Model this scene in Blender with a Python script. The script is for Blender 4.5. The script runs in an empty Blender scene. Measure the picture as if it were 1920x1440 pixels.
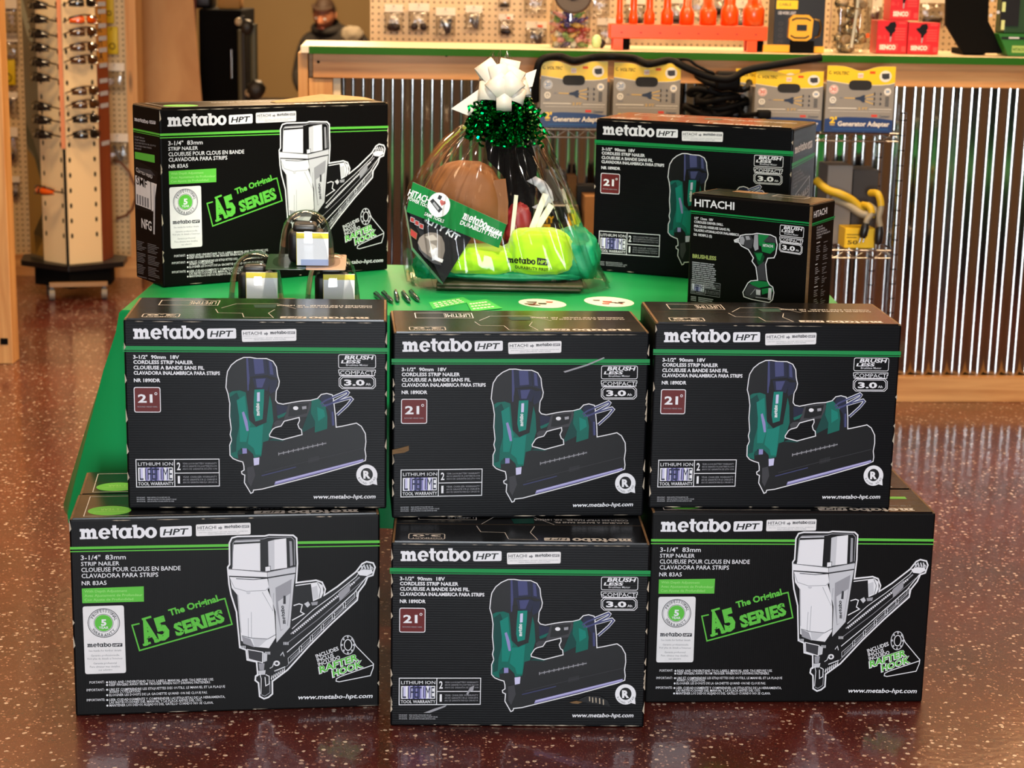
import bpy, math, random
from math import pi, sin, cos, tan, atan, atan2, sqrt, radians
from mathutils import Vector, Matrix, Quaternion, noise
from mathutils.bvhtree import BVHTree

SC = bpy.context.scene
COL = SC.collection
V = Vector

# ------------------------------------------------------------------ camera
FPX, YH, ROLL, CAMH = 3450.0, -60.0, 0.020, 1.5
PITCH = atan((720 - YH) / FPX)
cd = bpy.data.cameras.new('camera')
cam = bpy.data.objects.new('camera', cd)
COL.objects.link(cam)
cd.sensor_fit = 'HORIZONTAL'
cd.sensor_width = 36.0
cd.lens = FPX / 1920 * 36.0
cd.clip_start = 0.05
cam.matrix_world = Matrix.Translation((0, 0, CAMH)) @ Matrix.Rotation(pi / 2 - PITCH, 4, 'X') @ Matrix.Rotation(ROLL, 4, 'Z')
cd.dof.use_dof = True
cd.dof.focus_distance = 3.85
cd.dof.aperture_fstop = 6.0
SC.camera = cam

# ------------------------------------------------------------------ world, lights, exposure
w = bpy.data.worlds.new('world')
SC.world = w
w.use_nodes = True
w.node_tree.nodes['Background'].inputs[0].default_value = (0.75, 0.85, 1.0, 1)
w.node_tree.nodes['Background'].inputs[1].default_value = 0.6
vs = SC.view_settings
vs.view_transform = 'Standard'
vs.look = 'None'
vs.gamma = 1.0
vs.exposure = 0.0
vs.use_curve_mapping = False
SC.cycles.use_denoising = True
SC.cycles.max_bounces = 10
SC.cycles.transparent_max_bounces = 16
SC.cycles.caustics_reflective = False
SC.cycles.caustics_refractive = False
SC.cycles.sample_clamp_indirect = 6.0


def area(name, loc, target, sx, sy, power, color):
    l = bpy.data.lights.new(name, 'AREA')
    l.shape = 'RECTANGLE'
    l.size, l.size_y, l.energy, l.color = sx, sy, power, color
    o = bpy.data.objects.new(name, l)
    COL.objects.link(o)
    o.location = loc
    o.rotation_euler = (V(target) - V(loc)).to_track_quat('-Z', 'Y').to_euler()
    return o


WARM = (1.0, 0.68, 0.38)
# daylight through the shop door behind the camera
area('shopfront_daylight', (0.25, -3.3, 1.35), (0.25, 4, 1.35), 1.5, 2.4, 430, (0.88, 0.94, 1.0))
# rows of warm ceiling lamps, brightest over the back of the shop
for lx, ly, pw in ((-1.6, 1.2, 5), (1.6, 1.2, 5), (-1.5, 3.8, 32), (1.5, 3.8, 32), (-0.4, 5.2, 62), (1.6, 5.3, 58), (-2.2, 6.8, 85), (0.6, 7.2, 44), (-1.2, 11.6, 260), (2.4, 7.4, 50)):
    area('ceiling_lamp', (lx, ly, 3.05), (lx, ly, 0), 1.2, 0.3, pw, WARM)
# added spotlight, standing in for strong local light on the gift table
sl = bpy.data.lights.new('added_table_spot', 'SPOT')
sl.energy, sl.color, sl.spot_size, sl.spot_blend, sl.shadow_soft_size = 360, (1.0, 0.93, 0.8), radians(23), 0.3, 0.05
so = bpy.data.objects.new('added_table_spot', sl)
COL.objects.link(so)
so.location = (-0.05, 2.3, 3.05)
so.rotation_euler = (V((-0.24, 4.3, 0.9)) - so.location).to_track_quat('-Z', 'Y').to_euler()

# ------------------------------------------------------------------ pixels of the 1920x1440 frame to points
CF = V((0, cos(PITCH), -sin(PITCH)))
CU = V((0, sin(PITCH), cos(PITCH)))
CR = V((1, 0, 0))
CO = V((0, 0, CAMH))


def ray(x, y):
    u, v = x - 960, y - 720
    c, s = cos(ROLL), sin(ROLL)
    return CF * FPX + CR * (c * u + s * v) - CU * (-s * u + c * v)


def at_z(x, y, z):
    d = ray(x, y)
    return CO + d * ((z - CAMH) / d.z)


def at_y(x, y, Y):
    d = ray(x, y)
    return CO + d * (Y / d.y)


WK = 0.075                       # the counter runs slightly askew
WA = atan(WK)
WO = V((0, 6.402, 0))
WE = V((cos(WA), sin(WA), 0))
WN = V((sin(WA), -cos(WA), 0))   # out of the counter, towards the camera


def at_w(x, y, off=0.0):
    """point at distance off in front of the counter face"""
    d = ray(x, y)
    return CO + d * ((WO + WN * off - CO).dot(WN) / d.dot(WN))


def wl(p):
    """world point to counter coordinates (along, -out, up)"""
    q = p - WO
    return V((q.dot(WE), -q.dot(WN), q.z))


# ------------------------------------------------------------------ materials
def lin(c):
    if isinstance(c, str):
        c = tuple(int(c[i:i + 2], 16) for i in (0, 2, 4))
    r = []
    for v in c[:3]:
        v = v / 255.0
        r.append(v / 12.92 if v <= 0.04045 else ((v + 0.055) / 1.055) ** 2.4)
    return (r[0], r[1], r[2], 1.0)


MATS = {}


def mat(name, color=(128, 128, 128), rough=0.5, metal=0.0, coat=0.0, spec=0.5, noise_amt=0.0, noise_scale=8.0, color2=None,
        bump=0.0, bump_scale=40.0, stretch=None, coat_rough=0.1, trans=0.0, alpha=1.0, aniso=0.0, sheen=0.0):
    if name in MATS:
        return MATS[name]
    m = bpy.data.materials.new(name)
    MATS[name] = m
    m.use_nodes = True
    nt = m.node_tree
    b = nt.nodes['Principled BSDF']
    b.inputs['Base Color'].default_value = lin(color)
    b.inputs['Roughness'].default_value = rough
    b.inputs['Metallic'].default_value = metal
    b.inputs['Coat Weight'].default_value = coat
    b.inputs['Coat Roughness'].default_value = coat_rough
    b.inputs['Specular IOR Level'].default_value = spec
    b.inputs['Transmission Weight'].default_value = trans
    b.inputs['Alpha'].default_value = alpha
    b.inputs['Sheen Weight'].default_value = sheen
    b.inputs['Anisotropic'].default_value = aniso
    if noise_amt or bump:
        tc = nt.nodes.new('ShaderNodeTexCoord')
        mp = nt.nodes.new('ShaderNodeMapping')
        nt.links.new(tc.outputs['Object'], mp.inputs[0])
        if stretch:
            mp.inputs['Scale'].default_value = stretch
        if noise_amt:
            n = nt.nodes.new('ShaderNodeTexNoise')
            n.inputs['Scale'].default_value = noise_scale
            n.inputs['Detail'].default_value = 5
            nt.links.new(mp.outputs[0], n.inputs[0])
            r = nt.nodes.new('ShaderNodeValToRGB')
            r.color_ramp.elements[0].position = 0.5 - 0.25
            r.color_ramp.elements[1].position = 0.5 + 0.25
            c1 = lin(color)
            c2 = lin(color2) if color2 else tuple(v * (1 - noise_amt) for v in c1[:3]) + (1,)
            r.color_ramp.elements[0].color = c1
            r.color_ramp.elements[1].color = c2
            nt.links.new(n.outputs[0], r.inputs[0])
            nt.links.new(r.outputs[0], b.inputs['Base Color'])
        if bump:
            n2 = nt.nodes.new('ShaderNodeTexNoise')
            n2.inputs['Scale'].default_value = bump_scale
            n2.inputs['Detail'].default_value = 3
            nt.links.new(mp.outputs[0], n2.inputs[0])
            bp = nt.nodes.new('ShaderNodeBump')
            bp.inputs['Strength'].default_value = bump
            bp.inputs['Distance'].default_value = 0.01
            nt.links.new(n2.outputs[0], bp.inputs['Height'])
            nt.links.new(bp.outputs[0], b.inputs['Normal'])
    return m


def card_mat(name, color, rough, wave_scale, direction, strength, spec=0.1):
    """printed corrugated board: faint flute lines under a satin varnish"""
    m = mat(name, color, rough, spec=spec, coat=0.0)
    nt = m.node_tree
    b = nt.nodes['Principled BSDF']
    tc = nt.nodes.new('ShaderNodeTexCoord')
    wv = nt.nodes.new('ShaderNodeTexWave')
    wv.bands_direction = direction
    wv.inputs['Scale'].default_value = wave_scale
    wv.inputs['Distortion'].default_value = 0.6
    wv.inputs['Detail'].default_value = 2
    nt.links.new(tc.outputs['Object'], wv.inputs[0])
    n2 = nt.nodes.new('ShaderNodeTexNoise')
    n2.inputs['Scale'].default_value = 9
    nt.links.new(tc.outputs['Object'], n2.inputs[0])
    mx = nt.nodes.new('ShaderNodeMath')
    mx.operation = 'MULTIPLY_ADD'
    nt.links.new(n2.outputs[0], mx.inputs[0])
    mx.inputs[1].default_value = 2.5
    nt.links.new(wv.outputs[1], mx.inputs[2])
    bp = nt.nodes.new('ShaderNodeBump')
    bp.inputs['Strength'].default_value = strength
    bp.inputs['Distance'].default_value = 0.002
    nt.links.new(mx.outputs[0], bp.inputs['Height'])
    nt.links.new(bp.outputs[0], b.inputs['Normal'])
    return m


def film_mat(name, tint, gloss, bump, bump_scale, rough=0.06, stretch=(1, 1, 1), fac=0.5, ridged=False):
    """thin clear plastic film: see-through with bright glints"""
    m = bpy.data.materials.new(name)
    MATS[name] = m
    m.use_nodes = True
    nt = m.node_tree
    nt.nodes.remove(nt.nodes['Principled BSDF'])
    out = nt.nodes['Material Output']
    tr = nt.nodes.new('ShaderNodeBsdfTransparent')
    tr.inputs[0].default_value = tint
    gl = nt.nodes.new('ShaderNodeBsdfGlossy')
    gl.inputs['Roughness'].default_value = rough
    fr = nt.nodes.new('ShaderNodeFresnel')
    fr.inputs[0].default_value = 1.45
    ad = nt.nodes.new('ShaderNodeMath')
    ad.operation = 'MULTIPLY_ADD'
    ad.inputs[1].default_value = fac
    ad.inputs[2].default_value = gloss
    nt.links.new(fr.outputs[0], ad.inputs[0])
    mx = nt.nodes.new('ShaderNodeMixShader')
    nt.links.new(ad.outputs[0], mx.inputs[0])
    nt.links.new(tr.outputs[0], mx.inputs[1])
    nt.links.new(gl.outputs[0], mx.inputs[2])
    nt.links.new(mx.outputs[0], out.inputs[0])
    if bump:
        tc = nt.nodes.new('ShaderNodeTexCoord')
        mp = nt.nodes.new('ShaderNodeMapping')
        mp.inputs['Scale'].default_value = stretch
        nt.links.new(tc.outputs['Object'], mp.inputs[0])
        n = nt.nodes.new('ShaderNodeTexNoise')
        n.inputs['Scale'].default_value = bump_scale
        n.inputs['Detail'].default_value = 2
        if ridged:
            n.noise_type = 'RIDGED_MULTIFRACTAL'
            n.normalize = True
        nt.links.new(mp.outputs[0], n.inputs[0])
        bp = nt.nodes.new('ShaderNodeBump')
        bp.inputs['Strength'].default_value = bump
        bp.inputs['Distance'].default_value = 0.02
        nt.links.new(n.outputs[0], bp.inputs['Height'])
        nt.links.new(bp.outputs[0], gl.inputs['Normal'])
    return m


# ------------------------------------------------------------------ mesh building
class MB:
    def __init__(self):
        self.v, self.f, self.mi, self.sm, self.mats = [], [], [], [], []
        self.M = Matrix.Identity(4)

    def mid(self, m):
        if m not in self.mats:
            self.mats.append(m)
        return self.mats.index(m)

    def add(self, verts, faces, m, smooth=False):
        n = len(self.v)
        self.v += [self.M @ V(p) for p in verts]
        k = self.mid(m)
        for f in faces:
            self.f.append([i + n for i in f])
            self.mi.append(k)
            self.sm.append(smooth)

    def box(self, lo, hi, m):
        x0, y0, z0 = lo
        x1, y1, z1 = hi
        vs_ = [(x0, y0, z0), (x1, y0, z0), (x1, y1, z0), (x0, y1, z0), (x0, y0, z1), (x1, y0, z1), (x1, y1, z1), (x0, y1, z1)]
        self.add(vs_, [(0, 3, 2, 1), (4, 5, 6, 7), (0, 1, 5, 4), (1, 2, 6, 5), (2, 3, 7, 6), (3, 0, 4, 7)], m)

    def rbox(self, lo, hi, r, m, seg=3):
        """box with rounded vertical edges and softened rims"""
        x0, y0, z0 = lo
        x1, y1, z1 = hi
        r = min(r, (x1 - x0) / 2.01, (y1 - y0) / 2.01)
        pts = []
        for cx, cy, a0 in ((x1 - r, y1 - r, 0), (x0 + r, y1 - r, pi / 2), (x0 + r, y0 + r, pi), (x1 - r, y0 + r, 3 * pi / 2)):
            for i in range(seg + 1):
                a = a0 + pi / 2 * i / seg
                pts.append((cx, cy, r, a))
        e = min(r, (z1 - z0) / 2.01)
        rings = []
        for z, k in ((z0, e), (z0 + e * 0.3, e * 0.3), (z0 + e, 0), (z1 - e, 0), (z1 - e * 0.3, e * 0.3), (z1, e)):
            rings.append([(cx + (rr - k) * cos(a), cy + (rr - k) * sin(a), z) for cx, cy, rr, a in pts])
        self.loft(rings, m, True, True, True)

    def loft(self, rings, m, closed=True, cap0=False, cap1=False, smooth=True):
        n = len(rings[0])
        vs_ = [p for r in rings for p in r]
        fs = []
        for i in range(len(rings) - 1):
            for j in range(n if closed else n - 1):
                k = (j + 1) % n
                fs.append((i * n + j, i * n + k, (i + 1) * n + k, (i + 1) * n + j))
        self.add(vs_, fs, m, smooth)
        if cap0:
            self.add(list(reversed(rings[0])), [tuple(range(n))], m)
        if cap1:
            self.add(rings[-1], [tuple(range(n))], m)

    def lathe(self, prof, m, n=24, cap0=True, cap1=True, c=(0, 0, 0)):
        rings = [[(c[0] + r * cos(2 * pi * i / n), c[1] + r * sin(2 * pi * i / n), c[2] + z) for i in range(n)] for r, z in prof]
        self.loft(rings, m, True, cap0, cap1)

    def tube(self, pts, r, m, n=8, closed=False, taper=None):
        pts = [V(p) for p in pts]
        rings = []
        up = V((0.13, 0.21, 0.97))
        L = len(pts)
        for i, p in enumerate(pts):
            a = pts[(i - 1) % L] if (closed or i > 0) else pts[0]
            b = pts[(i + 1) % L] if (closed or i < L - 1) else pts[-1]
            t = (b - a).normalized()
            x = t.cross(up)
            if x.length < 1e-4:
                x = t.cross(V((1, 0, 0)))
            x.normalize()
            y = t.cross(x)
            rr = r * (taper[i] if taper else 1)
            rings.append([p + x * rr * cos(2 * pi * k / n) + y * rr * sin(2 * pi * k / n) for k in range(n)])
        if closed:
            rings.append(rings[0])
        self.loft(rings, m, True, not closed, not closed)

    def cyl(self, a, b, r, m, n=16, r2=None):
        self.tube([a, b], r, m, n, taper=[1, (r2 / r) if r2 is not None else 1])

    def prism(self, poly, d, m, m_side=None):
        """poly: planar loop of 3D points; d: thickness vector"""
        d = V(d)
        a = [V(p) for p in poly]
        b = [p + d for p in a]
        n = len(a)
        self.add(a, [tuple(range(n))], m)
        self.add(list(reversed(b)), [tuple(range(n))], m)
        self.add(a + b, [(i, i + n, (i + 1) % n + n, (i + 1) % n) for i in range(n)], m_side or m)

    def strip(self, pts, wv, m, smooth=True):
        """ribbon: centre line and one width vector per point"""
        vs_ = []
        for p, q in zip(pts, wv):
            vs_ += [V(p) - V(q), V(p) + V(q)]
        self.add(vs_, [(2 * i, 2 * i + 1, 2 * i + 3, 2 * i + 2) for i in range(len(pts) - 1)], m, smooth)

    def blob(self, c, r, m, amp=0.12, freq=3.0, n=20, seed=0, power=2.0, squash_below=None):
        c, r = V(c), V(r)
        rings = []
        for i in range(n + 1):
            th = pi * i / n
            ring = []
            for j in range(n * 2):
                ph = pi * j / n
                d = V((sin(th) * cos(ph), sin(th) * sin(ph), cos(th)))
                q = V([math.copysign(abs(k) ** (2.0 / power), k) for k in d])
                s = 1 + amp * noise.fractal(d * freq + V((seed * 7.1, seed * 3.3, 0)), 0.9, 2.0, 3)
                p = V((q.x * r.x, q.y * r.y, q.z * r.z)) * s
                if squash_below is not None and p.z < squash_below:
                    p.z = squash_below + (p.z - squash_below) * 0.1
                ring.append(c + p)
            rings.append(ring)
        self.loft(rings, m, True)

    def mesh(self, name):
        me = bpy.data.meshes.new(name)
        me.from_pydata([tuple(p) for p in self.v], [], self.f)
        for m in self.mats:
            me.materials.append(m)
        me.polygons.foreach_set('material_index', self.mi)
        me.polygons.foreach_set('use_smooth', self.sm)
        me.update()
        return me

    def build(self, name, parent=None, loc=None, rot=None, bevel=0.0, subsurf=0, solid=0.0):
        o = bpy.data.objects.new(name, self.mesh(name))
        COL.objects.link(o)
        if parent:
            o.parent = parent
        if loc is not None:
            o.location = loc
        if rot is not None:
            o.rotation_euler = rot
        if solid:
            md = o.modifiers.new('Solidify', 'SOLIDIFY')
            md.thickness = solid
            md.offset = 0
        if subsurf:
            md = o.modifiers.new('Subdivision', 'SUBSURF')
            md.levels = md.render_levels = subsurf
        if bevel:
            md = o.modifiers.new('Bevel', 'BEVEL')
            md.width = bevel
            md.segments = 2
            md.limit_method = 'ANGLE'
        return o


def tag(o, label=None, cat=None, group=None, kind=None):
    if label:
        o['label'] = label
    if cat:
        o['category'] = cat
    if group:
        o['group'] = group
    if kind:
        o['kind'] = kind
    return o


def thing(name, label, cat, loc=(0, 0, 0), rz=0.0, group=None, rot=None):
    o = bpy.data.objects.new(name, None)
    o.empty_display_size = 0.05
    COL.objects.link(o)
    o.location = loc
    o.rotation_euler = rot if rot else (0, 0, rz)
    return tag(o, label, cat, group)


def put(mesh, name, parent, loc=None):
    o = bpy.data.objects.new(name, mesh)
    COL.objects.link(o)
    o.parent = parent
    if loc is not None:
        o.location = loc
    return o


def copy_tree(root, loc, rz=None, label=None, rot=None):
    r = root.copy()
    COL.objects.link(r)
    r.location = loc
    if rz is not None:
        r.rotation_euler = (0, 0, rz)
    if rot is not None:
        r.rotation_euler = rot
    if label:
        r['label'] = label
    for ch in list(root.children):
        c = ch.copy()
        COL.objects.link(c)
        c.parent = r
        for g in list(ch.children):
            d = g.copy()
            COL.objects.link(d)
            d.parent = c
    return r


# ------------------------------------------------------------------ lettering
_TX = {}
_FONT = []


def text_geo(s, bold=0.0, res=2):
    key = (s, bold, res)
    if key in _TX:
        return _TX[key]
    cu = bpy.data.curves.new('lettering', 'FONT')
    cu.body = s
    cu.size = 1.0
    cu.resolution_u = res
    cu.offset = bold
    cu.fill_mode = 'FRONT'
    ob = bpy.data.objects.new('lettering', cu)
    me = ob.to_mesh()
    vs_ = [(v.co.x, v.co.y) for v in me.vertices]
    fs = [tuple(p.vertices) for p in me.polygons]
    ob.to_mesh_clear()
    bpy.data.objects.remove(ob)
    bpy.data.curves.remove(cu)
    if vs_:
        x0 = min(v[0] for v in vs_)
        x1 = max(v[0] for v in vs_)
    else:
        x0, x1 = 0, 1
    _TX[key] = (vs_, fs, x0, x1)
    return _TX[key]


def cap_h(bold=0.0):
    vs_, _, _, _ = text_geo('H', bold)
    return max(v[1] for v in vs_) - min(v[1] for v in vs_)


def homography(src, dst):
    """3x3 mapping of four source points to four target points"""
    A, B = [], []
    for (x, y), (u, v) in zip(src, dst):
        A.append([x, y, 1, 0, 0, 0, -u * x, -u * y]); B.append(u)
        A.append([0, 0, 0, x, y, 1, -v * x, -v * y]); B.append(v)
    n = 8
    for i in range(n):
        p = max(range(i, n), key=lambda r: abs(A[r][i]))
        A[i], A[p] = A[p], A[i]
        B[i], B[p] = B[p], B[i]
        for r in range(i + 1, n):
            f = A[r][i] / A[i][i]
            for c in range(i, n):
                A[r][c] -= f * A[i][c]
            B[r] -= f * B[i]
    x = [0] * n
    for i in range(n - 1, -1, -1):
        x[i] = (B[i] - sum(A[i][c] * x[c] for c in range(i + 1, n))) / A[i][i]
    return x


class Art:
    """flat print laid out in drawing units and mapped on a panel"""
    LAYER = 0.00022

    def __init__(self, quad, origin, ux, uy, w_, h_):
        """quad: TL TR BR BL in drawing units; panel: origin = bottom-left 3D point, ux/uy unit vectors, w_/h_ size"""
        self.h = homography(quad, [(0, h_), (w_, h_), (w_, 0), (0, 0)])
        self.o, self.ux, self.uy = V(origin), V(ux), V(uy)
        self.n = self.ux.cross(self.uy).normalized()
        self.mb = MB()
        self.lay = 1

    def new(self):
        self.mb = MB()

    def P(self, x, y, lay=None):
        h = self.h
        d = h[6] * x + h[7] * y + 1
        u, v = (h[0] * x + h[1] * y + h[2]) / d, (h[3] * x + h[4] * y + h[5]) / d
        k = self.lay if lay is None else lay
        return self.o + self.ux * u + self.uy * v + self.n * (k * self.LAYER + len(self.mb.f) % 29 * 0.000006)

    def poly(self, pts, m, lay=None):
        q = [self.P(x, y, lay) for x, y in pts]
        a = sum(pts[i][0] * pts[(i + 1) % len(pts)][1] - pts[(i + 1) % len(pts)][0] * pts[i][1] for i in range(len(pts)))
        if a > 0:
            q.reverse()
        self.mb.add(q, [tuple(range(len(q)))], m)

    def rect(self, x0, y0, x1, y1, m, lay=None):
        self.poly([(x0, y0), (x1, y0), (x1, y1), (x0, y1)], m, lay)

    def rr(self, pts, r):
        """rounded version of a convex loop"""
        out = []
        n = len(pts)
        for i in range(n):
            p, a, b = V(pts[i]), V(pts[i - 1]), V(pts[(i + 1) % n])
            k = min(r, (a - p).length / 2, (b - p).length / 2)
            s, e = p + (a - p).normalized() * k, p + (b - p).normalized() * k
            for t in (0, 0.33, 0.67, 1):
                q = s * (1 - t) ** 2 + p * 2 * t * (1 - t) + e * t * t
                out.append((q.x, q.y))
        return out

    def stroke(self, pts, w_, m, closed=False, lay=None):
        P_ = [V((x, y)) for x, y in pts]
        n = len(P_)
        L, R = [], []
        for i in range(n):
            a = P_[i - 1] if (closed or i > 0) else P_[i]
            b = P_[(i + 1) % n] if (closed or i < n - 1) else P_[i]
            d1 = (P_[i] - a)
            d2 = (b - P_[i])
            d1 = d1.normalized() if d1.length > 1e-9 else d2.normalized()
            d2 = d2.normalized() if d2.length > 1e-9 else d1
            t = d1 + d2
            t = t.normalized() if t.length > 1e-6 else d1
            nn = V((-t.y, t.x))
            c = max(0.5, nn.dot(V((-d1.y, d1.x))))
            L.append(P_[i] + nn * (w_ / 2 / c))
            R.append(P_[i] - nn * (w_ / 2 / c))
        k = n if closed else n - 1
        vs_, fs = [], []
        for i in range(n):
            vs_ += [self.P(L[i].x, L[i].y, lay), self.P(R[i].x, R[i].y, lay)]
        for i in range(k):
            j = (i + 1) % n
            fs.append((2 * i, 2 * i + 1, 2 * j + 1, 2 * j))
        self.mb.add(vs_, fs, m)

    def ell(self, cx, cy, rx, ry, m, lay=None, n=28, a0=0, a1=2 * pi):
        pts = [(cx + rx * cos(a0 + (a1 - a0) * i / n), cy + ry * sin(a0 + (a1 - a0) * i / n)) for i in range(n if a1 - a0 > 6.28 else n + 1)]
        self.poly(pts, m, lay)

    def ring(self, cx, cy, rx, ry, t, m, lay=None, n=28, a0=0.0, a1=2 * pi, ty=None):
        """elliptic ring band; t/ty: thickness across / along"""
        ty = t if ty is None else ty
        vs_, fs = [], []
        full = a1 - a0 > 6.28
        c = n if full else n + 1
        for i in range(c):
            a = a0 + (a1 - a0) * i / n
            vs_.append(self.P(cx + rx * cos(a), cy + ry * sin(a), lay))
            vs_.append(self.P(cx + (rx - t) * cos(a), cy + (ry - ty) * sin(a), lay))
        for i in range(n):
            j = (i + 1) % c
            fs.append((2 * i, 2 * i + 1, 2 * j + 1, 2 * j))
        self.mb.add(vs_, fs, m)

    def text(self, s, x0, x1, y0, cap, m, y1=None, bold=0.0, ital=0.0, lay=None, up=None, res=2):
        """s fitted between x0 and x1 on the baseline y0..y1, capital height cap"""
        y1 = y0 if y1 is None else y1
        vs_, fs, b0, b1 = text_geo(s, bold, res)
        ch = cap_h(bold)
        dx, dy = x1 - x0, y1 - y0
        if up is None:
            up = (0, -1)
        q = []
        for x, y in vs_:
            k = y / ch * cap
            t = (x - b0) / (b1 - b0)
            q.append(self.P(x0 + dx * t + up[0] * k + ital * k, y0 + dy * t + up[1] * k, lay))
        self.mb.add(q, fs, m)

    def rtext(self, s, x0, y0, x1, y1, cap, m, bold=0.0, ital=0.0, lay=None):
        """text along any direction with a square upright"""
        d = V((x1 - x0, y1 - y0)).normalized()
        up = (d.y, -d.x)
        vs_, fs, b0, b1 = text_geo(s, bold, 2)
        ch = cap_h(bold)
        q = []
        for x, y in vs_:
            k = y / ch * cap
            t = (x - b0) / (b1 - b0)
            q.append(self.P(x0 + (x1 - x0) * t + up[0] * k + d.x * ital * k, y0 + (y1 - y0) * t + up[1] * k + d.y * ital * k, lay))
        self.mb.add(q, fs, m)

    def arc_text(self, s, cx, cy, r, a0, a1, cap, m, bold=0.0, inward=False, lay=None):
        """letters spread along a circle from angle a0 to a1 (drawing units, y down)"""
        n = len(s)
        for i, chx in enumerate(s):
            if chx == ' ':
                continue
            a = a0 + (a1 - a0) * (i + 0.5) / n
            px, py = cx + r * cos(a), cy + r * sin(a)
            up = V((cos(a), sin(a))) * (-1 if inward else 1)
            d = V((-up.y, up.x))
            vs_, fs, b0, b1 = text_geo(chx, bold, 1)
            k = cap / cap_h(bold)
            q = [self.P(px + d.x * (x - (b0 + b1) / 2) * k + up.x * y * k, py + d.y * (x - (b0 + b1) / 2) * k + up.y * y * k, lay) for x, y in vs_]
            self.mb.add(q, fs, m)

    # -- the slab-letter wordmark, set in a box x0..x1 on a baseline, with the slanted letters in a badge after it
    def wordmark(self, x0, x1, y0, xh, m, y1=None, lay=None, up=(0, -1), bold_badge=None, badge=None, mb_dark=None):
        y1 = y0 if y1 is None else y1
        W_ = 6.72
        sx = (x1 - x0) / W_

        old = self.P

        def T(x, y, l=None):
            t = x / W_
            return old(x0 + (x1 - x0) * t + up[0] * y * xh, y0 + (y1 - y0) * t + up[1] * y * xh, l)
        self.P = T
        L = lay if lay is not None else self.lay

        def R(a, b, c, d):
            vs_ = [T(a, b, L), T(c, b, L), T(c, d, L), T(a, d, L)]
            self.mb.add(vs_, [(0, 1, 2, 3)], m)
        # m
        R(0, 0.74, 0.3, 1); R(0.12, 0, 0.44, 1); R(0, 0, 0.54, 0.2)
        R(0.62, 0, 0.94, 0.66); R(0.56, 0, 1.02, 0.2)
        R(1.12, 0, 1.44, 0.66); R(1.06, 0, 1.58, 0.2)
        self.ring(0.65, 0.62, 0.29, 0.4, 0.3, m, L, 12, 0, pi, 0.3)
        self.ring(1.15, 0.62, 0.29, 0.4, 0.3, m, L, 12, 0, pi, 0.3)
        R(0.36, 0.62, 0.66, 0.86); R(0.86, 0.62, 1.16, 0.86)
        # e
        self.ring(2.16, 0.5, 0.53, 0.54, 0.33, m, L, 24, 0.12, 2 * pi - 0.62, 0.22)
        R(1.9, 0.42, 2.68, 0.6)
        # t
        R(2.86, 0.3, 3.19, 1.28); R(2.72, 0.78, 3.42, 1)
        self.ring(3.2, 0.32, 0.34, 0.34, 0.33, m, L, 10, pi, 1.5 * pi + 0.25, 0.22)
        # a
        self.ring(3.9, 0.5, 0.52, 0.54, 0.33, m, L, 24, 0, 2 * pi, 0.24)
        R(4.16, 0, 4.46, 1); R(4.3, 0, 4.6, 0.2); R(4.2, 0.8, 4.56, 1)
        # b
        R(4.68, 0, 5.0, 1.28); R(4.58, 1.08, 4.9, 1.28)
        self.ring(5.2, 0.5, 0.5, 0.54, 0.32, m, L, 24, 0, 2 * pi, 0.24)
        # o
        self.ring(6.2, 0.5, 0.53, 0.54, 0.34, m, L, 24, 0, 2 * pi, 0.24)
        self.P = old

    def badge(self, quad, m, dark, lay=None):
        """rounded plate with the three slanted letters"""
        L = self.lay if lay is None else lay
        self.poly(self.rr(quad, abs(quad[3][1] - quad[0][1]) * 0.16), m, L)
        (xa, ya), (xb, yb), (xc, yc), (xd, yd) = quad
        wq, hq = xb - xa, yd - ya
        sl = (yc - yd)
        self.text('HPT', xd + wq * 0.09, xc - wq * 0.15, yd - hq * 0.2, hq * 0.6, dark, y1=yd - hq * 0.2 + sl * 0.8, bold=0.02, ital=0.26, lay=L + 1)


def paint(name, c, rough=0.42, coat=0.25):
    return mat(name, c, 0.45, spec=0.2)
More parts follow.
